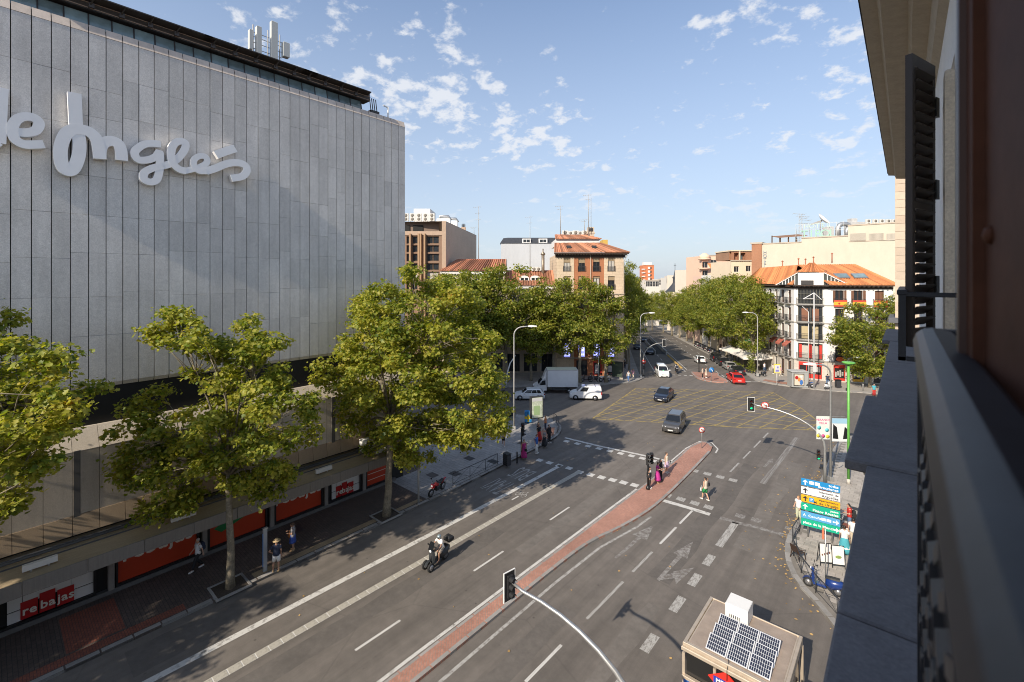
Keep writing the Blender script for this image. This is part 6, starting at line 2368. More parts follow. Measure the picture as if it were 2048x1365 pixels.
# ================================================================== TREES
def leaf_cloud(centres, per, size, flat=0.65, seed=1, shape='maple', tilt=0.8):
 """leaves scattered in small sprays round clump centres (x, y, z, r); returns verts, quads"""
 g = np.random.default_rng(seed)
 C = np.array([c[:3] for c in centres])
 R = np.array([c[3] for c in centres])
 n_spray = np.maximum(1, (per / 7 * (R / R.mean()) ** 2)).astype(int)
 idx = np.repeat(np.arange(len(C)), n_spray)
 d = g.normal(size=(len(idx), 3))
 d /= np.linalg.norm(d, axis=1)[:, None]
 rad = g.random(len(idx)) ** 0.45
 S = C[idx] + d * (rad * R[idx])[:, None] * np.array([1, 1, flat])
 out = d.copy()
 nl = 7
 sidx = np.repeat(np.arange(len(S)), nl)
 P = S[sidx] + g.normal(size=(len(sidx), 3)) * np.array([.20, .20, .10]) * (size / .2)
 n = len(P)
 N = np.stack([g.normal(size=n) * tilt * .8, g.normal(size=n) * tilt * .8, np.abs(g.normal(size=n)) * .5 + .45], 1) + out[sidx] * .45
 N /= np.linalg.norm(N, axis=1)[:, None]
 A = g.normal(size=(n, 3))
 A[:, 2] -= .35
 U = A - N * (A * N).sum(1)[:, None]
 U /= np.linalg.norm(U, axis=1)[:, None]
 V = np.cross(N, U)
 s = size * (0.6 + 0.7 * g.random(n))[:, None]
 if shape == 'maple':
  k = [(-.45, 0, 0), (-.30, .42, .05), (.02, .30, .02), (.12, .62, .10), (.30, .26, .02), (.62, 0, -.06)]
  k2 = [(-.30, -.42, .05), (.02, -.30, .02), (.12, -.62, .10), (.30, -.26, .02)]
  pts = [P + (U * a + V * b + N * c) * s for a, b, c in k + k2]
  verts = np.stack(pts, 1).reshape(-1, 3)
  o = (np.arange(n) * 10)[:, None]
  f = np.concatenate([o + np.array([[0, 2, 1, 0]]) * 0 + np.array([[0, 5, 2, 1]]), o + np.array([[2, 5, 4, 3]]), o + np.array([[0, 6, 7, 5]]), o + np.array([[7, 8, 9, 5]])], 0)
  return verts, f
 k = [(-.5, 0, 0), (0.05, .42, .08), (.55, 0, 0), (.05, -.42, .08)]
 pts = [P + (U * a + V * b + N * c) * s for a, b, c in k]
 verts = np.stack(pts, 1).reshape(-1, 3)
 o = (np.arange(n) * 4)[:, None]
 return verts, o + np.array([[0, 3, 2, 1]])
def branches(mb, base, fork, centres, r0, r1, seed, lean=(0, 0), n_limbs=5):
 """tapered trunk to the fork, limbs to groups of clumps, twigs to the clumps"""
 g = random.Random(seed)
 base, fork = Vector(base), Vector(fork)
 n = 7
 pts, rs = [], []
 for k in range(n + 1):
  t = k / n
  p = base.lerp(fork, t) + Vector((sin(t * 3.1) * .10 + g.uniform(-.05, .05), g.uniform(-.06, .06), 0)) * (1 if 0 < k < n else 0)
  pts.append(p)
  rs.append(r0 * (1.28 if k == 0 else 1) * (1 - t) + r1 * t)
 mb.tube(pts, rs, 10)
 C = [Vector(c[:3]) for c in centres]
 limbs = {}
 for c in C:
  v = c - fork
  a = floor((atan2(v.y, v.x) + pi) / (2 * pi) * n_limbs)
  key = (a, 0 if v.z < 1.2 else (1 if v.z < 4.5 else 2))
  limbs.setdefault(key, []).append(c)
 for key, cs in limbs.items():
  m = sum(cs, Vector((0, 0, 0))) / len(cs)
  start = fork + Vector((0, 0, [-.2, .0, .15][key[1]]))
  mid = start.lerp(m, .5) + Vector((g.uniform(-.3, .3), g.uniform(-.3, .3), .35))
  end = start.lerp(m, .9)
  ra = r1 * .62
  lp = [start, start.lerp(mid, .5) + Vector((0, 0, .12)), mid, mid.lerp(end, .5) + Vector((g.uniform(-.2, .2), g.uniform(-.2, .2), .05)), end]
  mb.tube(lp, [ra, ra * .8, ra * .6, ra * .42, ra * .25], 7)
  for c in cs:
   s = lp[g.randint(2, 4)]
   q = s.lerp(c, .5) + Vector((g.uniform(-.25, .25), g.uniform(-.25, .25), g.uniform(0, .3)))
   mb.tube([s, q, c], [ra * .3, ra * .2, .012], 4)
def clumps_in_outline(poly, d, n, r, depth, seed, zmin=2.4, xmin=-1e9):
 """clump centres filling the solid whose silhouette is the given outline, at depth d from the camera"""
 g = random.Random(seed)
 xs, ys = [p[0] for p in poly], [p[1] for p in poly]
 cx, cy = sum(xs) / len(xs), sum(ys) / len(ys)
 out = []
 tries = 0
 mind = r * 0.62
 while len(out) < n and tries < n * 60:
  tries += 1
  px, py = g.uniform(min(xs), max(xs)), g.uniform(min(ys), max(ys))
  if not inside(px, py, poly):
   continue
  t = 1.0
  for k in range(1, 9):
   f = 1 + k * .18
   if not inside(cx + (px - cx) * f, cy + (py - cy) * f, poly):
    t = min(1.0, k * .18)
    break
  dd = d + g.uniform(-1, 1) * depth * sqrt(min(1, t * 1.15))
  x, y = W(px, dd)
  while x < xmin and dd > d * .6:
   dd -= .3
   x, y = W(px, dd)
  z = Zat(HZN + (py - HZN) * 1.0, d)
  z = Zat(py, dd)
  if z < zmin:
   continue
  rr = r * g.uniform(.7, 1.2)
  if any((x - o[0]) ** 2 + (y - o[1]) ** 2 + (z - o[2]) ** 2 < (mind) ** 2 for o in out):
   continue
  out.append((x, y, z, rr))
 return out
def tree(name, label, base, fork_h, centres, r0, r1, per, size, lm, seed, shape, group='plane trees lining the streets'):
 t = thing(name, label, 'tree', base, 0, group)
 loc = [(c[0] - base[0], c[1] - base[1], c[2] - base[2], c[3]) for c in centres]
 mb = MB()
 branches(mb, (0, 0, -.1), (random.uniform(-.2, .2), random.uniform(-.2, .2), fork_h), loc, r0, r1, seed)
 mb.build('trunk', M_BARK, t)
 v, f = leaf_cloud(loc, per, size, seed=seed, shape=shape)
 o = link('crown', np_mesh('crown', v, f, lm), t)
 o['kind'] = 'stuff'
 return t
B2 = (-26.97, 8.46, KERB_H)
out2 = [(345, 580), (395, 600), (425, 680), (470, 690), (500, 600), (530, 610), (545, 680), (585, 690), (570, 730), (615, 770), (645, 850), (630, 900), (570, 920), (585, 980), (530, 990), (500, 1005), (470, 975), (435, 985), (395, 1005), (330, 1050), (270, 1040), (280, 985), (215, 960), (245, 900), (225, 870), (270, 800), (330, 770), (340, 740), (400, 720), (330, 690), (260, 680), (275, 665), (330, 650)]
c2 = clumps_in_outline(out2, 24.0, 165, .60, 3.3, 21, xmin=-29.3)
for k in range(16):
 x_, y_ = W(455 + 22 * sin(k * 2.1), 24 + 1.2 * sin(k * 1.3))
 c2.append((x_, y_, Zat(690 + k * 16, 24), .55))
tree2 = tree('plane_tree', 'thin airy plane tree whose trunk stands before the green poster corner', B2, 6.2, c2, .20, .13, 150, .18, M_LEAFN, 21, 'maple')
B3 = (-26.98, 18.04, KERB_H)
out3 = [(800, 535), (850, 545), (905, 560), (950, 600), (985, 660), (1005, 740), (1022, 820), (1000, 890), (960, 880), (920, 895), (880, 880), (850, 935), (810, 940), (785, 900), (735, 905), (700, 860), (670, 830), (690, 790), (640, 770), (640, 735), (670, 700), (690, 690), (705, 630), (730, 590), (770, 560)]
c3 = clumps_in_outline(out3, 31.3, 260, .80, 4.6, 33, xmin=-29.6)
tree3 = tree('plane_tree', 'full leafy plane tree hiding the far corner of the granite store', B3, 6.5, c3, .27, .19, 225, .185, M_LEAFN, 33, 'maple')
B1 = (-27.1, -1.2, KERB_H)
out1 = [(-420, 640), (-330, 560), (-200, 520), (-90, 560), (-20, 590), (25, 625), (30, 680), (90, 690), (145, 700), (130, 750), (185, 765), (185, 800), (120, 840), (145, 880), (60, 880), (115, 930), (85, 990), (20, 1030), (-60, 1060), (-200, 1070), (-330, 1040), (-430, 900)]
c1 = clumps_in_outline(out1, 18.6, 165, .64, 3.0, 45, xmin=-29.3)
tree1 = tree('plane_tree', 'plane tree reaching in over the left edge of the picture', B1, 6.0, c1, .24, .16, 180, .175, M_LEAFN, 45, 'maple')
for y, s in ((-11.2, 1.0), (-21, .95)):
 dup(tree3 if y < -15 else tree2, (-26.6, y, KERB_H), 0, 'plane tree of the store row standing before the left edge of the picture', scale=s)
def round_clumps(seed, rx, rz, z0, n, r):
 g = random.Random(seed)
 out = []
 while len(out) < n:
  x, y, z = g.uniform(-1, 1), g.uniform(-1, 1), g.uniform(-1, 1)
  q = x * x + y * y + z * z
  if q > 1 or (q < .30 and g.random() < .8):
   continue
  b = (1.0 + .22 * sin(3 * atan2(y, x) + seed) + .15 * sin(5 * z + seed)) * (1 - .38 * max(z, 0) ** 2)
  out.append((x * rx * b, y * rx * b, z0 + rz * z * (1.18 if z > 0 else 1.05), r * g.uniform(.75, 1.25)))
 return out
def tree_variant(seed, label, n=90, per=130, size=.28, rx=4.2, rz=5.3, z0=8.9):
 cl = round_clumps(seed, rx, rz, z0, n, 1.05)
 return tree('plane_tree', label, (0, 0, 0), 5.2, cl, .26, .17, per, size, M_LEAFF, seed, 'kite')
V = [tree_variant(5, 'plane tree'), tree_variant(17, 'plane tree', rx=4.5, rz=4.9), tree_variant(29, 'plane tree', rx=3.7, rz=5.7)]
_used = [False] * 3
def put_tree(k, x, y, rot, s, label, group):
 z = hgt(x, y) + KERB_H
 sc = s if isinstance(s, tuple) else (s,) * 3
 if not _used[k]:
  _used[k] = True
  t = V[k]
  t.location = (x, y, z)
  t.rotation_euler = (0, 0, rot)
  t['label'] = label
  t['group'] = group
 else:
  t = dup(V[k], (x, y, z), rot, label, group)
 t.scale = sc
 return t
GRPC = 'plane trees along the far pavement of the side street'
for i, (px, d, s, lab) in enumerate(((952, 70.5, 1.22, 'plane tree showing its top beside the big near tree'), (1012, 71.5, 1.27, 'tall plane tree in front of the low tiled house'), (1062, 72, .92, 'plane tree under the two white arched dormers'), (1108, 71.8, 1.12, 'plane tree at the joint of pale party wall and brick house'),
          (1160, 71.0, 1.14, 'plane tree before the brick corner house'), (1212, 71.0, .98, 'plane tree before the right end of the brick corner house'), (905, 72, 1.2, 'plane tree mostly hidden behind the big near tree'))):
 x, y = W(px, d)
 put_tree(i % 3, x, y, 1.1 * i, s, lab, GRPC)
for i, (s, q, sc) in enumerate(((9, -.8, 1.0), (17, -1.0, 1.15), (26, -1.0, 1.1), (36, -1, 1.15), (48, -.6, 1.1), (62, 0, 1.1), (78, 1, 1.05), (96, 2, 1.1), (118, 3.5, 1.1))):
 x, y, z = B(s, q)
 put_tree((i + 1) % 3, x, y, .7 * i, (sc * (.62 if i < 2 else .9), sc * (.62 if i < 2 else .9), sc * 1.16), 'dark plane tree in the shaded row on the left of the boulevard' if i else 'first dark plane tree beside the brick corner house', 'plane trees down the left of the boulevard')
for i, (s, q, sc) in enumerate(((12.5, 20.8, .98), (19.5, 20.9, 1.12), (26, 21, 1.1), (33, 20.9, 1.16), (41, 20.8, 1.14), (50, 20.6, 1.14), (60, 20.4, 1.15), (71, 20.2, 1.16), (83, 20, 1.16), (96, 19.5, 1.15), (110, 18.5, 1.2), (126, 17, 1.2), (145, 14, 1.25), (165, 10, 1.3), (190, 6, 1.3), (190, 14, 1.3), (215, 9, 1.4))):
 x, y, z = B(s, q)
 put_tree(i % 3, x, y, 1.9 * i + .4, (sc * (.92 if i < 4 else 1.0),) * 2 + (sc * (1.1 if i < 7 else .98),), ('nearest', 'second nearest', 'third nearest', 'fourth nearest', 'fifth nearest', 'sixth nearest')[i] + ' plane tree of the sunny right boulevard row, counted from the white corner house' if i < 6 else 'plane tree deep in the sunny row on the right of the boulevard', 'plane trees down the right of the boulevard')
xr_, yr_ = W(1722, 68.2)
outr = [(1690, 612), (1720, 600), (1745, 625), (1775, 590), (1830, 600), (1850, 660), (1840, 740), (1790, 770), (1760, 755), (1725, 765), (1700, 735), (1690, 700), (1665, 680), (1662, 655), (1680, 635)]
cr_ = clumps_in_outline(outr, 68.2, 175, 1.05, 4.2, 77, zmin=2.0)
tree('plane_tree', 'sunlit plane tree hiding the right half of the white corner house', (xr_ + 1.0, yr_ + .5, KERB_H), 3.6, cr_, .22, .15, 150, .27, M_LEAFF, 77, 'kite')
# ================================================================== STREET FURNITURE
def pole_lamp(loc, rotz, h, arm, label, m=None, base_r=.11, group='tall curved street lamps'):
 """column with a bent arm reaching along local +x"""
 m = m or M_GREYP
 t = thing('street_lamp', label, 'street lamp', loc, rotz, group)
 mb = MB()
 pts, rs = [(0, 0, 0), (0, 0, h * .55)], [base_r, base_r * .72]
 n = 8
 rr = arm * .62
 for k in range(n + 1):
  a = pi / 2 * k / n
  pts.append((rr - rr * cos(a), 0, h - rr * .9 + rr * .9 * sin(a)))
  rs.append(base_r * .62)
 pts.append((arm, 0, h + .05))
 rs.append(base_r * .5)
 mb.tube(pts, rs, 8)
 mb.build('pole', m, t)
 mb = MB()
 mb.loft([[(arm - .1, -.07, h - .0), (arm - .1, .07, h), (arm - .1, .06, h + .12), (arm - .1, -.06, h + .12)], [(arm + .25, -.17, h - .03), (arm + .25, .17, h - .03), (arm + .25, .12, h + .17), (arm + .25, -.12, h + .17)], [(arm + .85, -.08, h + .02), (arm + .85, .08, h + .02), (arm + .85, .05, h + .11), (arm + .85, -.05, h + .11)]])
 mb.build('lamp_head', M_WHITEP, t)
 mb = MB()
 mb.box(-.16, .16, -.16, .16, 0, .5)
 mb.build('base', m, t)
 return t
def lamp_at(px, py_base, py_top, arm_px, label, dirn=1, m=None, base_r=.11, d=None, z=0.0):
 d = d or (CAM_Z - z) * FPX / (py_base - HZN)
 x, y = W(px, d)
 h = Zat(py_top, d) - z
 return pole_lamp((x, y, z), YAW if dirn > 0 else YAW + pi, h, arm_px / FPX * d, label, m, base_r)
lamp_at(1028, 862, 654, 30, 'curved street lamp on the corner plaza by the big near tree', 1)
lamp_at(1281, 756, 627, 18, 'curved street lamp at the left corner of the boulevard', 1)
lamp_at(1515, 753, 626, 20, 'curved street lamp by the right kerb of the boulevard, arm to the left', -1)
lamp_at(1661, 966, 730, 33, 'curved silver street lamp on our pavement beside the banners', -1, M_ALU, .10)
lamp_at(1695, 784, 716, 14, 'dark curved lamp post before the red shop front', 1, M_IRON, .09)
def lens_stack(mb_house, parent, M, n=3, lit=None, s=1.0, plate=True):
 """traffic signal head facing local -y"""
 h = .34 * n * s
 mb = MB()
 mb.bbox(-.15 * s, .15 * s, -.02, .16 * s, 0, h, .02, M)
 if plate:
  mb.bbox(-.30 * s, .30 * s, .05, .08, -.14 * s, h + .14 * s, .01, M)
 head = mb.build('signal_head', M_BLACKP, parent)
 if plate:
  mb = MB()
  for (x0, x1, z0, z1) in ((-.33, -.30, -.17, .17), (.30, .33, -.17, .17)):
   mb.box(x0 * s, x1 * s, .045, .085, -.17 * s, h + .17 * s, M)
  mb.box(-.30 * s, .30 * s, .045, .085, -.17 * s, -.14 * s, M)
  mb.box(-.30 * s, .30 * s, .045, .085, h + .14 * s, h + .17 * s, M)
  mb.build('signal_border', M_WHITEP, head)
 cols = [mat('lens_red', (.10, .008, .006), .3), mat('lens_amber', (.11, .05, .006), .3), mat('lens_green', (.008, .05, .03), .3)]
 litm = [mat('lens_red_lit', (.3, .01, .01), .3, emit=((1, .03, .02), 1.2)), None, mat('lens_green_lit', (.0, .2, .09), .3, emit=((.02, .85, .35), .8))]
 for k in range(n):
  z = h - .34 * s * (k + .5)
  i = k if n == 3 else (0 if k == 0 else 2)
  mb = MB()
  mb.lathe([(.115 * s, 0), (.11 * s, .012), (.05 * s, .03)], 12, M @ T(0, -.02, z) @ RX(radians(90)))
  mb.build('lens', litm[i] if lit == i else cols[i], head)
  mb = MB()
  ring = [[(.135 * s * cos(a), -y, z + .135 * s * sin(a)) for a in [pi * (-.05 + 1.1 * q / 10) for q in range(11)]] for y in (.02, .02 + .24 * s)]
  mb.loft(ring, False, M, True, closed=False)
  mb.build('visor', M_BLACKP, head)
 return head
def disc_sign(parent, M, r, kind):
 """round traffic sign facing local -y"""
 mb = MB()
 mb.lathe([(r, 0), (r, .02)], 20, M @ RX(radians(90)))
 col = {'noturn': M_REDP, 'keep': mat('sign_blue', (.02, .19, .50), .4), 'noentry': M_REDP}[kind]
 o = mb.build('sign_disc', col, parent)
 mb = MB()
 if kind == 'noturn':
  mb.lathe([(r * .78, .021), (r * .78, .026)], 20, M @ RX(radians(90)))
  mb.build('sign_face', M_WHITEP, o)
  mb = MB()
  y = -.03
  mb.bar((r * .3, y, -r * .45), (r * .3, y, r * .1), r * .16, .004, M)
  mb.bar((r * .34, y, r * .1), (-r * .2, y, r * .1), .004, r * .16, M)
  mb.add([(-r * .2, y, r * .35), (-r * .2, y, -r * .15), (-r * .55, y, r * .1)], [(0, 1, 2)], M)
  mb.build('sign_arrow', M_BLACK, o)
  mb = MB()
  mb.bar((-r * .5, y - .008, r * .55), (r * .5, y - .008, -r * .55), .004, r * .16, M)
  mb.build('sign_bar', M_REDP, o)
 elif kind == 'keep':
  mb.add([(-r * .1, -.024, r * .5), (r * .08, -.024, r * .5), (r * .3, -.024, -r * .2), (r * .12, -.024, -r * .25)], [(3, 2, 1, 0)], M)
  mb.add([(r * .55, -.024, -r * .05), (r * .0, -.024, -r * .25), (r * .4, -.024, -r * .6)], [(0, 1, 2)], M)
  mb.build('sign_arrow', M_WHITEP, o)
 else:
  mb.box(-r * .7, r * .7, -.03, -.021, -r * .15, r * .15, M)
  mb.build('sign_bar', M_WHITEP, o)
 return o
def face_cam(px, extra=0):
 return YAW + extra
def arm_signal(base, tip, head_z, label, face, n=3, lit=None, with_disc=False, head_name='traffic_light', m=None, hs=.9, r=.085):
 """column that bends over into an arm carrying a signal head at its tip"""
 t = thing('traffic_light', label, 'traffic light', (base[0], base[1], 0), 0, 'traffic lights on bent arms')
 v = Vector((tip[0] - base[0], tip[1] - base[1], 0))
 L_ = v.length
 u = v.normalized()
 pts, rs = [Vector((0, 0, 0)), Vector((0, 0, head_z * .30)), Vector((0, 0, head_z * .52))], [r * 1.5, r * 1.2, r * 1.1]
 n_ = 9
 for k in range(1, n_ + 1):
  a = pi / 2 * k / n_
  pts.append(u * (L_ * (1 - cos(a)) * .92) + Vector((0, 0, head_z * .52 + head_z * .46 * sin(a))))
  rs.append(r * (1.05 - .05 * k))
 pts.append(u * (L_ - .0) + Vector((0, 0, head_z * 1.0)))
 rs.append(r * .5)
 mb = MB()
 mb.tube(pts, rs, 8)
 mb.build('pole', m or M_ALU, t)
 mb = MB()
 mb.box(-.18, .18, -.18, .18, 0, .12)
 mb.build('base', M_IRON, t)
 M = T(u.x * (L_ + .1), u.y * (L_ + .1), head_z - .55) @ RZ(face)
 lens_stack(None, t, M, n, lit, hs)
 if with_disc:
  disc_sign(t, T(u.x * (L_ - .95), u.y * (L_ - .95), head_z + .02) @ RZ(face) @ T(0, -.06, 0), .30, 'noturn')
 return t
tipN = G(1026, 1199, 5.6)
baseN = (-5.4, 12.1)
arm_signal(baseN, tipN, 6.15, 'traffic light head on a long silver arm over the near lanes', radians(90 + 88) - radians(98), 3, None, False, hs=.75, r=.09)
tipF = G(1505, 817, 5.15)
arm_signal((-4.85, 43.9), tipF, 5.55, 'traffic light showing green with a red ringed disc on its arm', radians(22), 3, 2, True)
t = thing('traffic_light', 'low traffic light fixed to the silver poles on our pavement', 'traffic light', (-5.35, 44.6, 1.55), radians(15))
lens_stack(None, t, I4, 3, 2, .8, plate=False)
mb = MB()
mb.box(-.05, .35, .12, .18, .3, .36)
mb.build('bracket', M_IRON, t)
bx, by = G(1287, 752)
tx, ty = W(1327, 76)
hb = Zat(690, 76)
t = arm_signal((bx, by), (tx, ty), hb + .4, 'traffic light on a curved arm at the mouth of the boulevard', YAW + pi, 3, None, False, m=M_GREYP)
disc_sign(t, T(0, 0, 2.35) @ RZ(YAW) @ T(0, -.14, 0), .36, 'noentry')
mb = MB()
mb.bbox(-.16, .16, -.3, -.12, 1.1, 1.75, .02, RZ(YAW))
mb.build('signal_box', M_IRON, t)
def post_signal(loc, h, label, heads, m=None):
 t = thing('traffic_light', label, 'traffic light', loc, 0, 'traffic lights on straight posts')
 mb = MB()
 mb.tube([(0, 0, 0), (0, 0, h)], [.075, .065], 8)
 mb.lathe([(.17, 0), (.16, .12), (.08, .3)], 10)
 mb.build('pole', m or M_BLACK, t)
 for (dz, dx, face, n, lit, s) in heads:
  lens_stack(None, t, T(0, 0, dz) @ RZ(face) @ T(dx, -.1, 0), n, lit, s, plate=False)
 return t
mx_, my_ = G(1296, 982)
post_signal((mx_, my_, KERB_H), 2.75, 'dark traffic light post on the brick median among the waiting people', [(1.95, -.22, radians(95), 3, None, .85), (1.95, .26, YAW + radians(5), 3, None, .85)])
lx_, ly_ = G(1043, 918)
post_signal((lx_, ly_, KERB_H), 2.6, 'dark traffic light post at the kerb beside the magenta dress', [(1.9, .1, radians(100), 2, None, .9), (2.55, .15, radians(20), 2, None, .9)])
ix_, iy_ = G(1404, 736)
post_signal((*B(9.5, 11.2)[:2], B(9.5, 11)[2]), 2.9, 'dark traffic light post on the brick island of the boulevard', [(1.9, 0, radians(60), 3, None, 1.0)])
def sign_post(loc, h, label, kind, r=.32, rot=None):
 t = thing('traffic_sign', label, 'road sign', loc, rot if rot is not None else YAW)
 mb = MB()
 mb.tube([(0, .03, 0), (0, .03, h + r)], .035, 6)
 mb.build('pole', M_ALU, t)
 disc_sign(t, T(0, 0, h), r, kind)
 return t
nx_, ny_ = G(1404, 897, KERB_H)
sign_post((nx_, ny_, KERB_H), 1.75, 'round no left turn sign at the tip of the brick median', 'noturn', .30)
kx_, ky_ = G(1423, 763, KERB_H)
sign_post((kx_, ky_, KERB_H), 1.75, 'round blue arrow sign on the boulevard island', 'keep', .42)
DSX, DSY = G(1663, 1088, KERB_H)
ds = thing('direction_sign', 'stack of six coloured direction panels on our pavement', 'road sign', (DSX, DSY, KERB_H), radians(6))
d_s = -SY * DSX + CY * DSY
z_top, z_bot = Zat(962, d_s), Zat(1058, d_s)
SWD = 64 / FPX * d_s
zc = [Zat(y, d_s) - KERB_H for y in (976, 993, 1009.5, 1026, 1043, 1058)]
ph = 15.0 / FPX * d_s
cols_ = [('panel_blue', (.012, .22, .50)), ('panel_white', (.70, .70, .70)), ('panel_yellow', (.72, .38, .012)), ('panel_green', (.005, .36, .22)), ('panel_light_blue', (.08, .31, .56)), ('panel_green', (.005, .36, .22))]
txt = [('todas\ndirecciones', 'w'), ('Intercamb. de\nArgüelles', 'k'), ('Aparcamiento\nM. de Urquijo', 'k'), ('paseo\nPintor Rosales', 'w'), ('A  Coruña', 'w'), ('plaza de la Moncloa', 'w')]
mW = mat('sign_white', (.78, .78, .78), .5)
mK = mat('sign_black', (.02, .02, .03), .5)
for i in range(6):
 x0, x1 = -SWD * .80, SWD * .22
 mb = MB()
 mb.bbox(x0, x1, -.04, .02, zc[i] - ph / 2 + .012, zc[i] + ph / 2 - .012, .008)
 p = mb.build('sign_panel', mat('sign_' + cols_[i][0], cols_[i][1], .45), ds)
 mt = mW if txt[i][1] == 'w' else mK
 for q, s in enumerate(txt[i][0].split('\n')):
  two = '\n' in txt[i][0]
  zz = zc[i] + ((.10 if q == 0 else -.10) if two else 0)
  sz = (.17 if q == 0 and i in (1, 2, 3) else .22) if two else .22
  al = 'RIGHT' if i < 4 else 'LEFT'
  xx = x1 - .08 if i < 4 else x0 + .1
  link('lettering', text_mesh(s, sz, mt, .004, .002, al), p, T(xx, -.046, zz) @ TEXT_UP)
 mb = MB()
 if i < 4:
  cx_ = x0 + .22
  mb.box(cx_ - .035, cx_ + .035, -.05, -.042, zc[i] - .15, zc[i] + .08)
  mb.add([(cx_ - .15, -.046, zc[i] + .02), (cx_, -.046, zc[i] - .05 + .08), (cx_, -.046, zc[i] + .17)], [(0, 1, 2)])
  mb.add([(cx_ + .15, -.046, zc[i] + .02), (cx_, -.046, zc[i] + .17), (cx_, -.046, zc[i] + .03)], [(0, 1, 2)])
 else:
  cx_ = x1 - .22
  mb.box(cx_ - .15, cx_ + .08, -.05, -.042, zc[i] - .035, zc[i] + .035)
  mb.add([(cx_ + .02, -.046, zc[i] + .15), (cx_ + .02, -.046, zc[i] + .02), (cx_ + .17, -.046, zc[i])], [(0, 1, 2)])
  mb.add([(cx_ + .02, -.046, zc[i] - .15), (cx_ + .17, -.046, zc[i]), (cx_ + .02, -.046, zc[i] - .02)], [(0, 1, 2)])
 mb.build('panel_arrow', mt, p)
 if i == 0:
  mb = MB()
  for k in range(2):
   mb.box(x0 + .42 + k * .3, x0 + .68 + k * .3, -.05, -.042, zc[i] - .06, zc[i] + .14)
  mb.build('panel_badge', mW, p)
 if i == 2:
  mb = MB()
  mb.box(x0 + .42, x0 + .68, -.05, -.042, zc[i] - .13, zc[i] + .13)
  pb_ = mb.build('panel_badge', mat('badge_blue', (.05, .25, .55), .5), p)
  link('lettering', text_mesh('P', .22, mW, .004, .002), pb_, T(x0 + .55, -.053, zc[i]) @ TEXT_UP)
 if i == 4:
  mb = MB()
  for k in range(2):
   mb.box(x1 - .95 + k * .27, x1 - .72 + k * .27, -.05, -.042, zc[i] - .08, zc[i] + .08)
  mb.build('panel_badge', mW, p)
mb = MB()
for x in (-SWD * .62, SWD * .02):
 mb.tube([(x, .07, 0 if x > 0 or True else 1), (x, .07, zc[0] + .2)], .045, 6)
mb.build('post', M_ALU, ds)
px_, py_ = G(1651, 1170, KERB_H)
t = thing('sign_pole', 'thin pole with a narrow orange plate between the pavement boards', 'pole', (px_, py_, KERB_H), radians(20))
mb = MB()
mb.tube([(0, 0, 0), (0, 0, 3.0)], .03, 6)
mb.build('pole', M_ALU, t)
mb = MB()
mb.box(-.16, -.06, -.02, .02, 2.4, 3.0)
mb.build('plate', mat('plate_orange', (.55, .17, .09), .5), t)
gx_, gy_ = G(1697, 968, KERB_H)
dg_ = -SY * gx_ + CY * gy_
t = thing('green_post', 'bright green lamp column with a flat cap on our pavement', 'lamp post', (gx_, gy_, KERB_H), 0)
mb = MB()
mb.tube([(0, 0, .35), (0, 0, Zat(733, dg_))], [.095, .085], 10)
M_GRNP = mat('bright_green_paint', (.13, .40, .075), .45, noise=[(4, .15), (14, .12)])
mb.build('pole', M_GRNP, t)
mb = MB()
mb.lathe([(.14, 0), (.14, .3), (.10, .38)], 10)
mb.build('base', mat('worn_white', (.5, .47, .42), .7, noise=[(9, .3)]), t)
mb = MB()
zz = Zat(733, dg_)
mb.lathe([(.09, zz - .05), (.42, zz + .10), (.46, zz + .18), (.40, zz + .22)], 16)
mb.build('cap', M_GRNP, t)
lx2, ly2 = G(1661, 966)
dl_ = -SY * lx2 + CY * ly2
t = thing('street_banner', 'pair of cloth banners hung on the silver street lamp', 'banner', (lx2, ly2, Zat(860, dl_)), YAW - radians(4))
hb_ = 46 / FPX * dl_
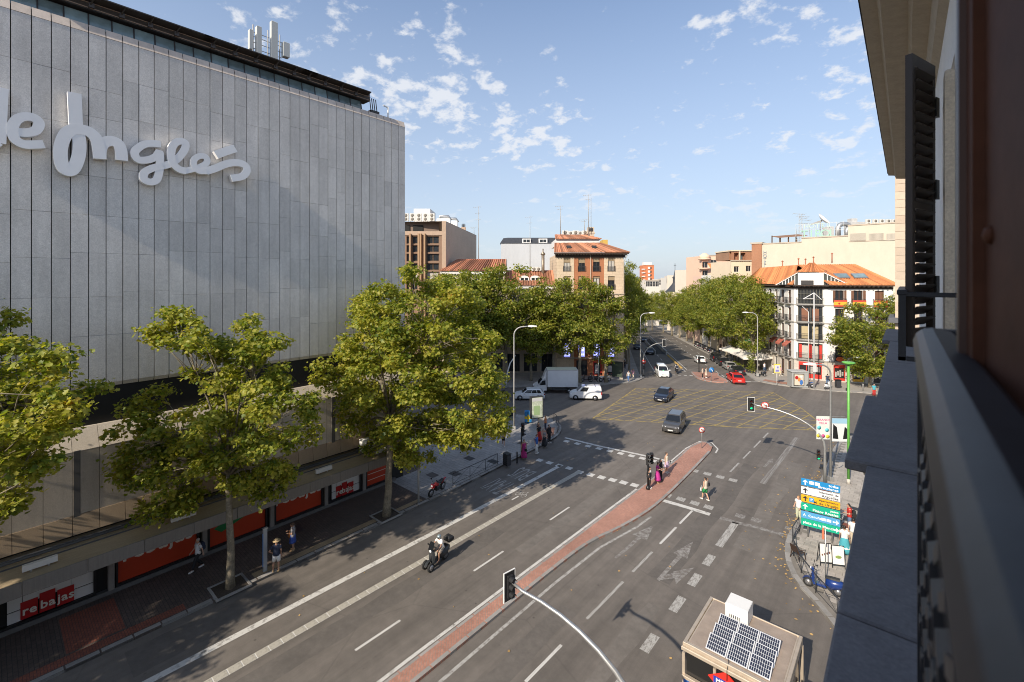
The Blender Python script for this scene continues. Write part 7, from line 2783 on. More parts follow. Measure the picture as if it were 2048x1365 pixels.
for (x0, x1, nm, m_) in ((-27 / FPX * dl_, -2 / FPX * dl_, 'left', mat('banner_pale', (.66, .70, .66), .7, noise=[(1.5, .12)])), (3 / FPX * dl_, 33 / FPX * dl_, 'right', mat('banner_white', (.66, .68, .70), .7))):
 mb = MB()
 mb.box(x0, x1, -.012, .012, -hb_ / 2 + (.15 if nm == 'left' else -.0), hb_ / 2 + (.15 if nm == 'left' else 0))
 b = mb.build('banner', m_, t)
 mb = MB()
 if nm == 'left':
  w_ = x1 - x0
  link('lettering', text_mesh('VERANOS', .24, mat('print_pink', (.62, .10, .25), .6), .005, .002), b, T((x0 + x1) / 2, -.016, hb_ * .42) @ TEXT_UP)
  link('lettering', text_mesh('VILLA', .24, mat('print_pink', (.62, .10, .25), .6), .005, .002), b, T((x0 + x1) / 2, -.016, hb_ * .28) @ TEXT_UP)
  for k, (c, u, v) in enumerate(((mat('print_yellow', (.68, .55, .05), .6), .15, -.35), (mat('print_cyan', (.12, .50, .55), .6), .8, -.1), (mat('print_yellow', (.68, .55, .05), .6), .85, -.38), (mat('print_cyan', (.12, .50, .55), .6), .2, 0.0), (mat('print_pink', (.62, .10, .25), .6), .5, -.36))):
   m2 = MB()
   m2.lathe([(.16, 0), (.16, .004)], 9, T(x0 + w_ * u, -.015, .15 + hb_ * v) @ RX(radians(90)))
   m2.build('banner_print', c, b)
 else:
  w_ = x1 - x0
  mb.add([(x0 + .05, -.014, -hb_ * .38), (x0 + w_ * .40, -.014, -hb_ * .40), (x0 + w_ * .30, -.014, hb_ * .12), (x0 + .08, -.014, hb_ * .25)], [(0, 1, 2, 3)])
  mb.add([(x1 - w_ * .32, -.014, -hb_ * .40), (x1 - .05, -.014, -hb_ * .38), (x1 - .05, -.014, hb_ * .05), (x1 - w_ * .2, -.014, hb_ * .15)], [(0, 1, 2, 3)])
  mb.build('banner_print', M_BLACK, b)
  mb = MB()
  mb.box(x0, x1, -.018, -.013, hb_ * .28, hb_ * .5)
  mb.build('banner_band', mat('band_blue', (.30, .50, .66), .6), b)
mb = MB()
for z in (hb_ / 2 + .12, -hb_ / 2 + .1):
 mb.bar((-.95, .03, z), (1.15, .03, z), .03)
mb.build('bracket', M_ALU, t)
mb = MB()
for s in (-1, 1):
 mb.tube([(.02, 0, -hb_ * .6), (.15, 0, -hb_ * .95), (.5, 0, -hb_ * 1.05), (.8, 0, -hb_ * .8)], .03, 6)
mb.build('hook', M_ALU, t)
def guard_rail(pts, label, h=.95, step=1.05):
 ln = smooth_line(pts, step)
 o = pts[0]
 t = thing('guard_rail', label, 'railing', (o[0], o[1], KERB_H))
 P = [Vector((p[0] - o[0], p[1] - o[1], 0)) for p in ln]
 for p in P:
  mb = MB()
  mb.tube([p, p + Vector((0, 0, h))], .022, 6)
  mb.build('post', M_IRON, t)
 mb = MB()
 mb.tube([p + Vector((0, 0, h)) for p in P], .026, 6)
 mb.tube([p + Vector((0, 0, .14)) for p in P], .016, 5)
 mb.build('rail', M_IRON, t)
 for a, b in zip(P[:-1], P[1:]):
  mb = MB()
  mb.tube([a + Vector((0, 0, .14)), b + Vector((0, 0, h))], .011, 5)
  mb.tube([a + Vector((0, 0, h)), b + Vector((0, 0, .14))], .011, 5)
  mb.ball((a + b) / 2 + Vector((0, 0, h / 2 + .07)), .035, 6, 4)
  mb.build('cross_bar', M_IRON, t)
 return t
guard_rail([(-26.85, 24.0), (-26.9, 27), (-26.98, 29.3)], 'dark crossed guard rail along the store kerb', step=1.75)
guard_rail([(-5.15, 34.2), (-5.25, 32.6), (-5.0, 31.2), (-4.55, 29.9), (-3.6, 28.3), (-2.6, 27.0), (-1.85, 26.15)], 'curved dark guard rail at our kerb around the blue scooter', step=1.55)
guard_rail([(-27.6, 39.2), (-28.6, 41.0), (-30.2, 42.2)], 'short guard rail at the far tip of the corner plaza', step=1.5)
bx_, by_ = G(1014, 932, KERB_H)
t = thing('litter_bin', 'dark slatted litter bin at the end of the store guard rail', 'bin', (bx_, by_, KERB_H), radians(-10))
mb = MB()
mb.bbox(-.28, .28, -.22, .22, .05, 1.0, .04)
mb.build('body', M_IRON, t)
mb = MB()
for k in range(5):
 mb.box(-.30, .30, -.235, -.222, .15 + k * .16, .24 + k * .16)
mb.build('slat', M_BLACK, t)
mb = MB()
mb.bbox(-.32, .32, -.26, .26, 1.02, 1.1, .02)
mb.build('lid', M_BLACK, t)
t = thing('bollard', 'slim dark bollard just right of the slatted bin', 'bollard', (bx_ + .3, by_ + 1.0, KERB_H))
mb = MB()
mb.lathe([(.09, 0), (.07, .1), (.06, .85), (.08, .88), (.05, 1.0)], 10)
mb.build('post', M_BLACK, t)
t = thing('bollard', 'slim dark bollard before the standing man in black', 'bollard', (*G(1106, 887, KERB_H), KERB_H))
mb = MB()
mb.lathe([(.05, 0), (.04, .1), (.035, .85), (.06, .88), (.04, 1.0)], 10)
mb.build('post', M_BLACK, t)
ux_, uy_ = G(1056, 846, KERB_H)
t = thing('newspaper_box', 'blue and yellow box standing on the corner plaza', 'box', (ux_, uy_, KERB_H), YAW)
mb = MB()
mb.bbox(-.38, .38, -.3, .3, .1, 1.35, .06)
mb.build('body', mat('box_blue', (.02, .22, .52), .5), t)
mb = MB()
mb.box(-.39, .39, -.315, .31, .50, .80)
mb.box(-.08, .12, -.32, -.31, .2, 1.0)
mb.build('yellow_band', mat('box_yellow', (.58, .45, .03), .5), t)
mb = MB()
for s in (-.3, .3):
 mb.box(s - .04, s + .04, -.2, .2, 0, .1)
mb.build('foot', M_IRON, t)
def ad_panel(loc, rotz, label, w, h, z0, poster_m, body_m, thick=.28, prints=()):
 t = thing('advertising_panel', label, 'advertising panel', loc, rotz)
 mb = MB()
 mb.bbox(-w / 2 - .1, w / 2 + .1, -thick / 2, thick / 2, z0, z0 + h + .2, .03)
 mb.build('case', body_m, t)
 mb = MB()
 mb.box(-w / 2 + .02, w / 2 - .02, -thick / 2 - .012, -thick / 2 - .002, z0 + .1, z0 + h + .1)
 p = mb.build('poster', poster_m, t)
 for (m_, x0, x1, za, zb) in prints:
  mb = MB()
  mb.box(x0, x1, -thick / 2 - .02, -thick / 2 - .014, z0 + za, z0 + zb)
  mb.build('poster_print', m_, p)
 if z0 > .3:
  mb = MB()
  mb.bbox(w / 2 - .45, w / 2 + .08, -thick / 2 + .04, thick / 2 - .04, 0, z0 + .02, .02)
  mb.build('foot', mat('panel_foot', (.42, .38, .32), .6), t)
 return t
ax_, ay_ = G(1073, 853, KERB_H)
ad_panel((ax_, ay_, KERB_H), radians(62), 'tall advertising panel with a pale map poster on the corner plaza', 1.3, 2.2, .9, mat('map_poster', (.52, .56, .42), .5, noise=[(2.5, .3), (8, .2)]), M_IRON, .4, ((M_POSTW, -.6, .6, 1.9, 2.25), (mat('map_green', (.33, .45, .22), .6), -.4, .3, .4, 1.4)))
ax_, ay_ = G(1235, 759, KERB_H)
ad_panel((ax_, ay_, KERB_H), YAW - radians(30), 'dark advertising panel at the foot of the brick corner house', 1.6, 2.3, .35, mat('dark_poster', (.06, .08, .06), .3), M_IRON, .3)
ax_, ay_ = G(1587, 774, KERB_H)
k2 = thing('kiosk', 'grey box kiosk with a colourful poster before the white corner house', 'kiosk', (ax_ + .4, ay_ + .6, KERB_H), YAW - radians(8))
mb = MB()
mb.bbox(-1.1, 1.15, -.75, .75, 0, 2.25, .04)
mb.build('body', mat('kiosk_grey', (.34, .34, .32), .45, noise=[(2, .1)]), k2)
mb = MB()
mb.bbox(-1.2, 1.25, -.85, .85, 2.25, 2.4, .03)
mb.build('roof', mat('kiosk_roof', (.40, .40, .38), .5), k2)
mb = MB()
mb.box(-.85, .6, -.79, -.755, .25, 2.05)
f = mb.build('poster_frame', M_BLACK, k2)
mb = MB()
mb.box(-.75, .5, -.81, -.795, .35, 1.95)
p = mb.build('poster', mat('poster_cream', (.62, .52, .40), .5), f)
for (m_, x0, x1, za, zb) in ((mat('print_blue', (.05, .16, .42), .5), -.05, .42, .4, 1.2), (M_POSTR2, -.68, -.2, 1.2, 1.75), (mat('print_orange', (.60, .22, .05), .5), -.3, .1, .9, 1.5), (M_POSTW, .0, .4, 1.4, 1.8)):
 mb = MB()
 mb.ball(((x0 + x1) / 2, -.815, (za + zb) / 2), ((x1 - x0) / 2, .006, (zb - za) / 2), 10, 6)
 mb.build('poster_print', m_, p)
t = thing('bus_stop_sign', 'white stop board with a yellow border before the white corner house', 'sign', (*G(1554, 770, KERB_H), KERB_H), YAW)
mb = MB()
mb.tube([(0, .03, 0), (0, .03, 3.0)], .05, 6)
mb.build('pole', M_WHITEP, t)
mb = MB()
mb.bbox(-.48, .48, -.05, .03, 1.75, 3.15, .02)
p = mb.build('board', mat('board_yellow', (.66, .55, .08), .5), t)
mb = MB()
mb.box(-.38, .38, -.06, -.052, 1.9, 3.0)
q = mb.build('board_face', M_POSTW, p)
mb = MB()
mb.box(-.25, .25, -.068, -.062, 2.0, 2.3)
mb.box(-.05, .2, -.068, -.062, 2.5, 2.8)
mb.build('board_print', mat('print_violet', (.22, .20, .50), .5), q)
for i, (px, pyb, pyt, lab) in enumerate(((1617, 762, 626, 'shorter white mast before the chamfered corner of the white house'), (1628, 777, 588, 'taller white mast with slanting stays before the white house'))):
 x, y = G(px, pyb, KERB_H)
 d = -SY * x + CY * y
 h = Zat(pyt, d)
 t = thing('flag_mast', lab, 'mast', (x, y, KERB_H), YAW, 'white masts before the white house')
 mb = MB()
 mb.tube([(0, 0, 0), (0, 0, h)], [.12 if i else .075, .08 if i else .05], 8)
 mb.build('pole', mat('mast_grey', (.50, .49, .47), .45), t)
 mb = MB()
 if i:
  mb.bar((0, 0, h), (-1.6, 0, h - .9), .08)
  mb.bar((0, 0, h), (1.1, 0, h - 1.0), .08)
  mb.bar((-1.6, 0, h - .9), (0, 0, h - .8), .05)
  mb.build('stay', M_WHITEP, t)
  mb = MB()
  mb.bbox(-.25, .25, -.2, -.12, 2.4, 3.6, .02)
  mb.build('plate', M_POSTW, t)
 else:
  mb.bar((0, 0, h), (-1.0, 0, h + .9), .06)
  mb.build('stay', M_WHITEP, t)
for i, (px, py, lab) in enumerate(((1676, 776, 'dark litter bin beside the red shop front of the white house'), (1726, 782, 'short grey bollard near the right tree'))):
 x, y = G(px, py, KERB_H)
 t = thing('litter_bin' if i == 0 else 'bollard', lab, 'bin' if i == 0 else 'bollard', (x, y, KERB_H), YAW)
 mb = MB()
 if i == 0:
  mb.bbox(-.32, .32, -.25, .25, .1, 1.1, .05)
  mb.build('body', M_IRON, t)
  mb = MB()
  mb.bbox(-.36, .36, -.29, .29, 1.1, 1.2, .03)
  mb.build('lid', M_BLACK, t)
 else:
  mb.lathe([(.09, 0), (.08, .9), (.10, .93), (.05, 1.0)], 8)
  mb.build('post', M_GREYP, t)
tx_, ty_ = G(530, 1143, KERB_H)
t = thing('parking_totem', 'slim grey totem with a blue edge beside the man in the straw hat', 'totem', (tx_, ty_, KERB_H), radians(88))
mb = MB()
mb.bbox(-.10, .10, -.06, .06, 0, 2.35, .015)
mb.build('body', mat('totem_grey', (.30, .31, .31), .45), t)
mb = MB()
mb.box(-.125, -.101, -.05, .05, .3, 2.1)
mb.build('blue_edge', mat('totem_blue', (.10, .22, .46), .4), t)
mb = MB()
mb.bbox(-.13, .13, -.085, .085, 2.352, 2.42, .01)
mb.build('cap', M_ALU, t)
x, y = G(837, 1005, KERB_H)
t = thing('sign_pole', 'grey pole at the kerb next to the red motorbike', 'pole', (x, y, KERB_H))
mb = MB()
mb.tube([(0, 0, 0), (0, 0, 5.2)], .07, 8)
mb.build('pole', M_GREYP, t)
mb = MB()
mb.box(-.2, .2, -.04, -.0, 2.4, 3.6)
mb.build('plate', M_ALU, t)
x, y = G(1076, 760, KERB_H)
for (px, py, pt, lab) in ((1082, 760, 700, 'slim grey pole on the far pavement behind the box truck'), (1197, 766, 688, 'slim grey pole on the far pavement beside the parked motorbikes')):
 x, y = G(px, py, KERB_H)
 t = thing('sign_pole', lab, 'pole', (x, y, KERB_H))
 mb = MB()
 mb.tube([(0, 0, 0), (0, 0, Zat(pt, (CAM_Z) * FPX / (py - HZN)))], .07, 6)
 mb.build('pole', M_GREYP, t)
x, y = G(1012, 776, KERB_H)
t = thing('banner_pole', 'bent white pole leaning over beside the plaza lamp', 'pole', (x, y, KERB_H), YAW)
mb = MB()
mb.tube([(0, 0, 0), (.15, 0, 2.0), (.6, 0, 3.6), (1.4, 0, 4.8)], [.13, .11, .09, .05], 7)
mb.build('pole', M_WHITEP, t)
LX0, LX1, LY0, LY1, LZ = -6.40, -2.98, 17.35, 20.62, 2.62
lift = thing('lift_cabin', 'flat roofed metro lift cabin carrying solar panels, bottom right', 'lift cabin', ((LX0 + LX1) / 2, (LY0 + LY1) / 2, 0))
hx, hy = (LX1 - LX0) / 2, (LY1 - LY0) / 2
M_LROOF = mat('stained_roof_sheet', (.40, .315, .245), .55, .25, noise=[(.9, .16), (2.6, .12), (20, .06)])
M_LTRIM = mat('cabin_trim', (.50, .42, .33), .5, .35, noise=[(3, .12)])
mb = MB()
mb.bbox(-hx + .18, hx - .18, -hy + .20, hy - .06, LZ - .10, LZ - .02, .01)
mb.build('roof', M_LROOF, lift)
mb = MB()
mb.bbox(-hx, -hx + .12, -hy, hy, LZ - .30, LZ + .02, .015)
mb.bbox(-hx + .125, -hx + .2, -hy + .1, hy, LZ - .2, LZ - .03, .01)
mb.bbox(hx - .12, hx, -hy, hy, LZ - .30, LZ + .02, .015)
mb.bbox(hx - .2, hx - .125, -hy + .1, hy, LZ - .2, LZ - .03, .01)
mb.bbox(-hx + .122, hx - .122, hy - .06, hy, LZ - .30, LZ + .01, .01)
mb.bbox(-hx + .122, hx - .122, -hy, -hy + .14, LZ - .22, LZ + .03, .015)
mb.bbox(-hx - .02, hx + .02, -hy - .10, -hy - .004, LZ - .24, LZ - .10, .015)
mb.build('roof_edge', M_LTRIM, lift)
mb = MB()
mb.box(-hx + .1, hx - .1, -hy + .1, hy - .1, 0, LZ - .3)
mb.build('glass_wall', mat('cabin_glass', (.018, .018, .018), .1, spec=.5), lift)
mb = MB()
for x in (-hx + .02, -hx * .33, hx * .33, hx - .02):
 mb.box(x - .05, x + .05, -hy + .02, -hy + .1, 0, LZ - .4)
 mb.box(x - .05, x + .05, hy - .1, hy - .02, 0, LZ - .3)
mb.bbox(-hx - .02, hx + .02, -hy - .06, -hy + .09, 1.30, 1.42, .01)
mb.build('frame', M_LTRIM, lift)
mb = MB()
mb.box(-hx + .05, -hx * .36, -hy - .055, -hy - .0, .95, 1.29)
mb.build('blue_panel', mat('lift_blue', (.015, .12, .45), .4), lift)
mb = MB()
mb.add([(-.15 - .62, -hy - .07, 1.95), (-.15, -hy - .07, 1.52), (-.15 + .62, -hy - .07, 1.95), (-.15, -hy - .07, 2.38)], [(0, 1, 2, 3)])
mb.add([(-.15 - .62, -hy - .03, 1.95), (-.15, -hy - .03, 1.52), (-.15 + .62, -hy - .03, 1.95), (-.15, -hy - .03, 2.38)], [(3, 2, 1, 0)])
em = mb.build('metro_emblem', mat('emblem_red', (.60, .03, .02), .45), lift)
mb = MB()
mb.box(-.15 - .42, -.15 + .42, -hy - .085, -hy - .072, 1.83, 2.07)
eb = mb.build('emblem_band', mat('emblem_blue', (.02, .05, .35), .45), em)
link('lettering', text_mesh('METRO', .20, mW, .006, .002), eb, T(-.15, -hy - .09, 1.95) @ TEXT_UP)
mb = MB()
mb.bbox(hx + .02, hx + .3, -hy + .0, hy - 1.4, 0, 1.9, .02)
mb.build('side_panel', M_LTRIM, lift)
mb = MB()
mb.bbox(-.86, -.02, hy - .88, hy - .08, LZ + .0, LZ + .62, .02)
mb.box(-.84, -.04, hy - .96, hy - .88, LZ - .02, LZ + .08)
bx = mb.build('white_cabinet', mat('cabinet_white', (.74, .73, .70), .4), lift)
mb = MB()
for k in range(6):
 mb.box(-.70 + k * .07, -.67 + k * .07, hy - .886, hy - .879, LZ + .12, LZ + .24)
mb.build('cabinet_vent', M_IRON, bx)
M_CELL = mat('solar_cell', (.022, .028, .050), .22, spec=.6)
M_PFR = mat('panel_frame', (.72, .72, .72), .35, .3)
PW, PD = .70, .62
_pf = MB()
_pf.bbox(-PW / 2, PW / 2, -PD / 2, PD / 2, 0, .035, .004)
_pfm = _pf.mesh('solar_panel', M_PFR)
_pc = MB()
for i in range(9):
 for j in range(4):
  a, b = -PW / 2 + .03 + i * (PW - .06) / 9, -PD / 2 + .03 + j * (PD - .06) / 4
  _pc.add([(a + .006, b + .006, .037), (a + (PW - .06) / 9 - .006, b + .006, .037), (a + (PW - .06) / 9 - .006, b + (PD - .06) / 4 - .006, .037), (a + .006, b + (PD - .06) / 4 - .006, .037)], [(0, 1, 2, 3)])
_pcm = _pc.mesh('cells', M_CELL)
for r in range(3):
 for c in range(3):
  x = -hx + .75 + PW / 2 + c * (PW + .02)
  y = hy - 1.42 - .65 * (2 - r)
  o = link('solar_panel', _pfm, lift, T(x, y, LZ + .13) @ RX(radians(24)))
  link('cells', _pcm, o)
mb = MB()
mb.tube([(-.5, hy - .9, LZ + .1), (-.48, hy - 1.0, LZ + .02), (-.5, hy - 1.2, LZ + .05)], .015, 5)
mb.tube([(-.2, -hy + .35, LZ + .05), (-.1, -hy + .1, LZ + .05), (-.1, -hy - .12, LZ - .1), (-.1, -hy - .13, LZ - .45)], .012, 5)
mb.build('cable', M_BLACKP, lift)
M_BOARD = mat('menu_white', (.70, .68, .64), .5)
for i, (px, py, rot, lab, dish) in enumerate(((1651, 1131, radians(-28), 'pavement board with a row of dark dishes, left of the pair', 0), (1676, 1136, radians(-32), 'pavement board showing one green salad plate, right of the pair', 1))):
 x, y = G(px, py, KERB_H)
 t = thing('menu_board', lab, 'board', (x, y, KERB_H), YAW + rot + radians(20), 'menu boards on our pavement')
 fr = MB()
 for s in (-.31, .31):
  fr.bar((s, -.10, 0), (s, .05, 1.22), .03)
  fr.bar((s, .32, 0), (s, .07, 1.18), .03)
 fr.bar((-.31, .05, 1.22), (.31, .05, 1.22), .03)
 fr.bar((-.31, -.08, .2), (.31, -.08, .2), .03)
 fr.build('frame', M_BLACK, t)
 mb = MB()
 mb.loft([[(-.29, -.10, .24), (.29, -.10, .24), (.29, -.085, .24), (-.29, -.085, .24)], [(-.29, .02, 1.19), (.29, .02, 1.19), (.29, .035, 1.19), (-.29, .035, 1.19)]])
 b = mb.build('board', M_BOARD, t)
 if dish:
  mb = MB()
  mb.ball((0, -.055, .62), (.16, .012, .10), 10, 6)
  mb.build('board_print', mat('salad_green', (.22, .30, .08), .6, noise=[(30, .5)]), b)
 else:
  mb = MB()
  for k in range(4):
   mb.ball((-.19 + k * .125, -.05, .60 + .05 * k), (.045, .014, .07), 8, 5)
  mb.build('board_print', mat('dish_brown', (.16, .07, .05), .6), b)
x, y = G(1596, 1118, KERB_H)
t = thing('plastic_chair', 'brown woven plastic chair leaning at the curved guard rail', 'chair', (x, y, KERB_H), radians(150))
M_WICK = mat('woven_brown', (.045, .026, .018), .55, noise=[(60, .4)])
mb = MB()
mb.bbox(-.24, .24, -.24, .24, .42, .46, .015)
mb.build('seat', M_WICK, t)
mb = MB()
mb.loft([[(-.24, .20, .46), (.24, .20, .46), (.24, .24, .46), (-.24, .24, .46)], [(-.27, .30, .84), (.27, .30, .84), (.27, .33, .84), (-.27, .33, .84)]])
mb.build('backrest', M_WICK, t)
for (sx, sy) in ((-1, -1), (1, -1), (-1, 1), (1, 1)):
 mb = MB()
 mb.bar((sx * .22, sy * .21, .44), (sx * .28, sy * .27, 0), .035)
 mb.build('leg', M_WICK, t)
for s in (-1, 1):
 mb = MB()
 mb.tube([(s * .25, .26, .68), (s * .30, .0, .66), (s * .28, -.22, .62), (s * .24, -.24, .44)], .02, 5)
 mb.build('armrest', M_WICK, t)
M_CANV = mat('umbrella_canvas', (.72, .67, .60), .8)
um = thing('cafe_umbrella', 'cream square cafe umbrella', 'umbrella', (0, 0, 0), 0, 'cream cafe umbrellas by the parked cars')
mb = MB()
hw = 1.55
mb.loft([[(-hw, -hw, 2.3), (hw, -hw, 2.3), (hw, hw, 2.3), (-hw, hw, 2.3)], [(-hw, -hw, 2.5), (hw, -hw, 2.5), (hw, hw, 2.5), (-hw, hw, 2.5)], [(-.3, -.3, 3.15), (.3, -.3, 3.15), (.3, .3, 3.15), (-.3, .3, 3.15)], [(-.05, -.05, 3.3), (.05, -.05, 3.3), (.05, .05, 3.3), (-.05, .05, 3.3)]])
mb.build('canopy', M_CANV, um)
mb = MB()
mb.tube([(0, 0, 0), (0, 0, 2.4)], .04, 6)
mb.lathe([(.35, 0), (.33, .08), (.05, .12)], 10)
mb.build('pole', M_IRON, um)
for i, (s, q) in enumerate(((13.6, 20.6), (16.4, 20.9), (19.6, 20.7), (22.6, 20.9), (25.8, 20.7), (29.0, 20.8), (15.2, 22.9), (21.2, 23.0))):
 p = B(s, q)
 if i == 0:
  um.location = (p[0], p[1], p[2] + KERB_H)
  um.rotation_euler = (0, 0, BANG)
  o = um
 else:
  o = dup(um, (p[0], p[1], p[2] + KERB_H), BANG + .1 * i)
 o['label'] = ('nearest cream cafe umbrella, beside the nearest boulevard tree', 'second cream cafe umbrella of the front row behind the parked cars', 'third cream cafe umbrella of the front row behind the parked cars', 'fourth cream cafe umbrella of the front row behind the parked cars', 'fifth cream cafe umbrella of the front row behind the parked cars', 'farthest cream cafe umbrella of the front row', 'cream cafe umbrella near the house wall, nearer of the back pair', 'cream cafe umbrella near the house wall, farther of the back pair')[i]
for i, (s, q) in enumerate(((12.0, 19.8), (14.8, 19.7), (18, 19.7), (21, 19.7))):
 p = B(s, q)
 t = thing('hedge_tub', 'planter with a clipped hedge edging the cafe terrace', 'planter', (p[0], p[1], p[2] + KERB_H), BANG, 'planters edging the cafe terrace')
 mb = MB()
 mb.bbox(-.6, .6, -.2, .2, 0, .5, .03)
 mb.build('tub', M_IRON, t)
 v, f = leaf_cloud([(x, 0, .75, .32) for x in (-.4, -.1, .2, .45)], 40, .12, seed=90 + i, shape='kite')
 o = link('hedge', np_mesh('hedge', v, f, M_LEAFF), t)
 o['kind'] = 'stuff'
p = B(11.0, 20.2)
t = thing('potted_bush', 'tall light green bush at the end of the cafe terrace', 'bush', (p[0], p[1], p[2] + KERB_H))
v, f = leaf_cloud([(random.uniform(-.3, .3), random.uniform(-.3, .3), .5 + .22 * k, .5) for k in range(12)], 50, .2, seed=99, shape='kite')
o = link('foliage', np_mesh('foliage', v, f, M_LEAFF), t)
o['kind'] = 'stuff'
mb = MB()
mb.lathe([(.25, 0), (.32, .4), (.28, .4)], 10)
mb.build('pot', M_IRON, t)
p = B(21.5, 22.4)
t = thing('pharmacy_sign', 'green pharmacy cross on the house wall behind the umbrellas', 'sign', (p[0], p[1], p[2] + 5.0), YAW)
mb = MB()
mb.bbox(-.75, .75, -.1, .1, -.3, .3, .03)
mb.bbox(-.3, .3, -.11, .11, -.8, .8, .03)
mb.build('cross', mat('pharmacy_green', (.01, .42, .12), .4, emit=((.02, .7, .2), .08)), t)
mb = MB()
mb.bar((0, .1, 0), (.9, .6, 0), .06)
mb.build('bracket', M_IRON, t)
# ================================================================== VEHICLES
M_PLATE = mat('number_plate', (.62, .62, .60), .5)
M_HEADL = mat('headlight_glass', (.75, .77, .80), .15, 0)
M_TAILL = mat('tail_light_red', (.32, .008, .008), .25)
M_RIM = mat('alloy_rim', (.42, .42, .43), .35, .8)
_wheel = {}
def wheel(parent, M, r, w=.2, rim=.62, spokes=5):
 key = (round(r, 3), round(w, 3), rim)
 if key not in _wheel:
  a, b = MB(), MB()
  R90 = RY(radians(90))
  a.lathe([(r * .55, -w / 2), (r * .93, -w / 2), (r, -w * .36), (r, w * .36), (r * .93, w / 2), (r * .55, w / 2)], 16, R90)
  b.lathe([(r * rim, -w * .52), (r * rim, -w * .3), (r * .2, -w * .22), (r * .2, w * .22), (r * rim, w * .3), (r * rim, w * .52)], 14, R90)
  for k in range(spokes):
   an = 2 * pi * k / spokes
   for s in (-1, 1):
    b.bar((s * w * .5, r * .1 * cos(an), r * .1 * sin(an)), (s * w * .5, r * rim * cos(an), r * rim * sin(an)), r * .16, r * .05)
  _wheel[key] = (a.mesh('wheel', M_RUBBER), b.mesh('rim', M_RIM))
 o = link('wheel', _wheel[key][0], parent, M)
 link('rim', _wheel[key][1], o)
 return o
def quad_on(a, b, c, d, off, u0, u1, v0, v1):
 """inset quad on a bilinear patch a(bottom-left) b(bottom-right) c(top-right) d(top-left), pushed out by off"""
 a, b, c, d = map(Vector, (a, b, c, d))
 n = (b - a).cross(d - a).normalized() * off
 def p(u, v):
  return a.lerp(b, u).lerp(d.lerp(c, u), v) + n
 return [p(u0, v0), p(u1, v0), p(u1, v1), p(u0, v1)]
def car(name, label, cat, loc, rot, style, color, group=None, roof_col=None, pitch=0.0):
 S = {
  'hatch': dict(L=4.1, W=1.78, H=1.46, belt=.93, hood=.90, yr0=-1.95, yf0=.98, yr1=-1.45, yf1=.28, tail=.95, nose=.70, gc=.17),
  'coupe': dict(L=4.6, W=1.84, H=1.45, belt=.94, hood=.90, yr0=-1.98, yf0=1.05, yr1=-.95, yf1=.28, tail=.96, nose=.68, gc=.15),
  'suv': dict(L=4.4, W=1.85, H=1.66, belt=1.08, hood=1.04, yr0=-2.05, yf0=1.02, yr1=-1.65, yf1=.36, tail=1.08, nose=.82, gc=.22),
  'taxi': dict(L=4.45, W=1.8, H=1.82, belt=1.10, hood=1.04, yr0=-2.18, yf0=1.35, yr1=-2.0, yf1=.55, tail=1.1, nose=.80, gc=.18),
  'van': dict(L=4.3, W=1.78, H=1.84, belt=1.12, hood=1.04, yr0=-2.12, yf0=1.22, yr1=-2.02, yf1=.45, tail=1.12, nose=.78, gc=.20),
  'saloon': dict(L=4.6, W=1.8, H=1.46, belt=.95, hood=.90, yr0=-1.75, yf0=1.0, yr1=-1.1, yf1=.3, tail=.98, nose=.70, gc=.16),
 }[style]
 L_, hw, H = S['L'], S['W'] / 2, S['H']
 t = thing(name, label, cat, loc, rot, group)
 if pitch:
  t.rotation_euler = (pitch, 0, rot)
 rr = .34 if style in ('suv',) else .32
 ya, yb = -L_ * .29, L_ * .315
 gc = S['gc']
 def ring(y, w, z0, zm, zt, tw=.93):
  return [(-w * .90, y, z0), (w * .90, y, z0), (w * .985, y, z0 + .12), (w, y, zm), (w * tw, y, zt), (w * (tw - .06), y, zt + .015), (-w * (tw - .06), y, zt + .015), (-w * tw, y, zt), (-w, y, zm), (-w * .985, y, z0 + .12)]
 b = MB()
 belt = S['belt']
 st = [(-L_ / 2, hw * .80, gc + .16, .55, S['tail'] - .14), (-L_ / 2 + .07, hw * .91, gc + .05, .6, S['tail'] - .03), (-L_ / 2 + .35, hw * .98, gc, .62, S['tail']), (-L_ * .2, hw, gc, .62, belt), (0.1, hw, gc, .62, belt - .01), (S['yf0'] - .05, hw * .995, gc, .62, belt - .01),
    (S['yf0'] + .25, hw * .985, gc, .6, S['hood'] + .01), (L_ / 2 - .38, hw * .96, gc, .55, S['hood'] - .07), (L_ / 2 - .12, hw * .88, gc + .03, .5, S['nose'] + .03), (L_ / 2, hw * .72, gc + .10, .44, S['nose'] - .12)]
 b.loft([ring(*s) for s in st], smooth=False)
 wb, wt = hw * .92, hw * .74
 yr0, yf0, yr1, yf1 = S['yr0'], S['yf0'], S['yr1'], S['yf1']
 zb = belt - .02
 def cab(k, z, dw=0.0):
  w = wb + (wt - wb) * k - dw
  y0, y1 = yr0 + (yr1 - yr0) * k, yf0 + (yf1 - yf0) * k
  return [(-w, y0, z), (w, y0, z), (w, y1, z), (-w, y1, z)]
 k9 = (H - .07 - zb) / (H - zb)
 b.loft([cab(0, zb), cab(k9, zb + (H - zb) * k9)], caps=False)
 top = cab(k9, zb + (H - zb) * k9)
 b.build('body', color, t)
 r_ = MB()
 i_ = cab(1.0, H, .10)
 i_ = [(p[0], p[1] * .97 + (.0), p[2]) for p in i_]
 r_.loft([[(p[0] * 1.003, p[1], p[2] + .002) for p in top], i_])
 r_.build('roof', roof_col or color, t)
 lo, hi = cab(0, zb), top
 g = MB()
 g.add(quad_on(lo[2], lo[3], hi[3], hi[2], .008, .06, .94, .06, .97), [(0, 1, 2, 3)])
 g.build('windscreen', M_CARGL, t)
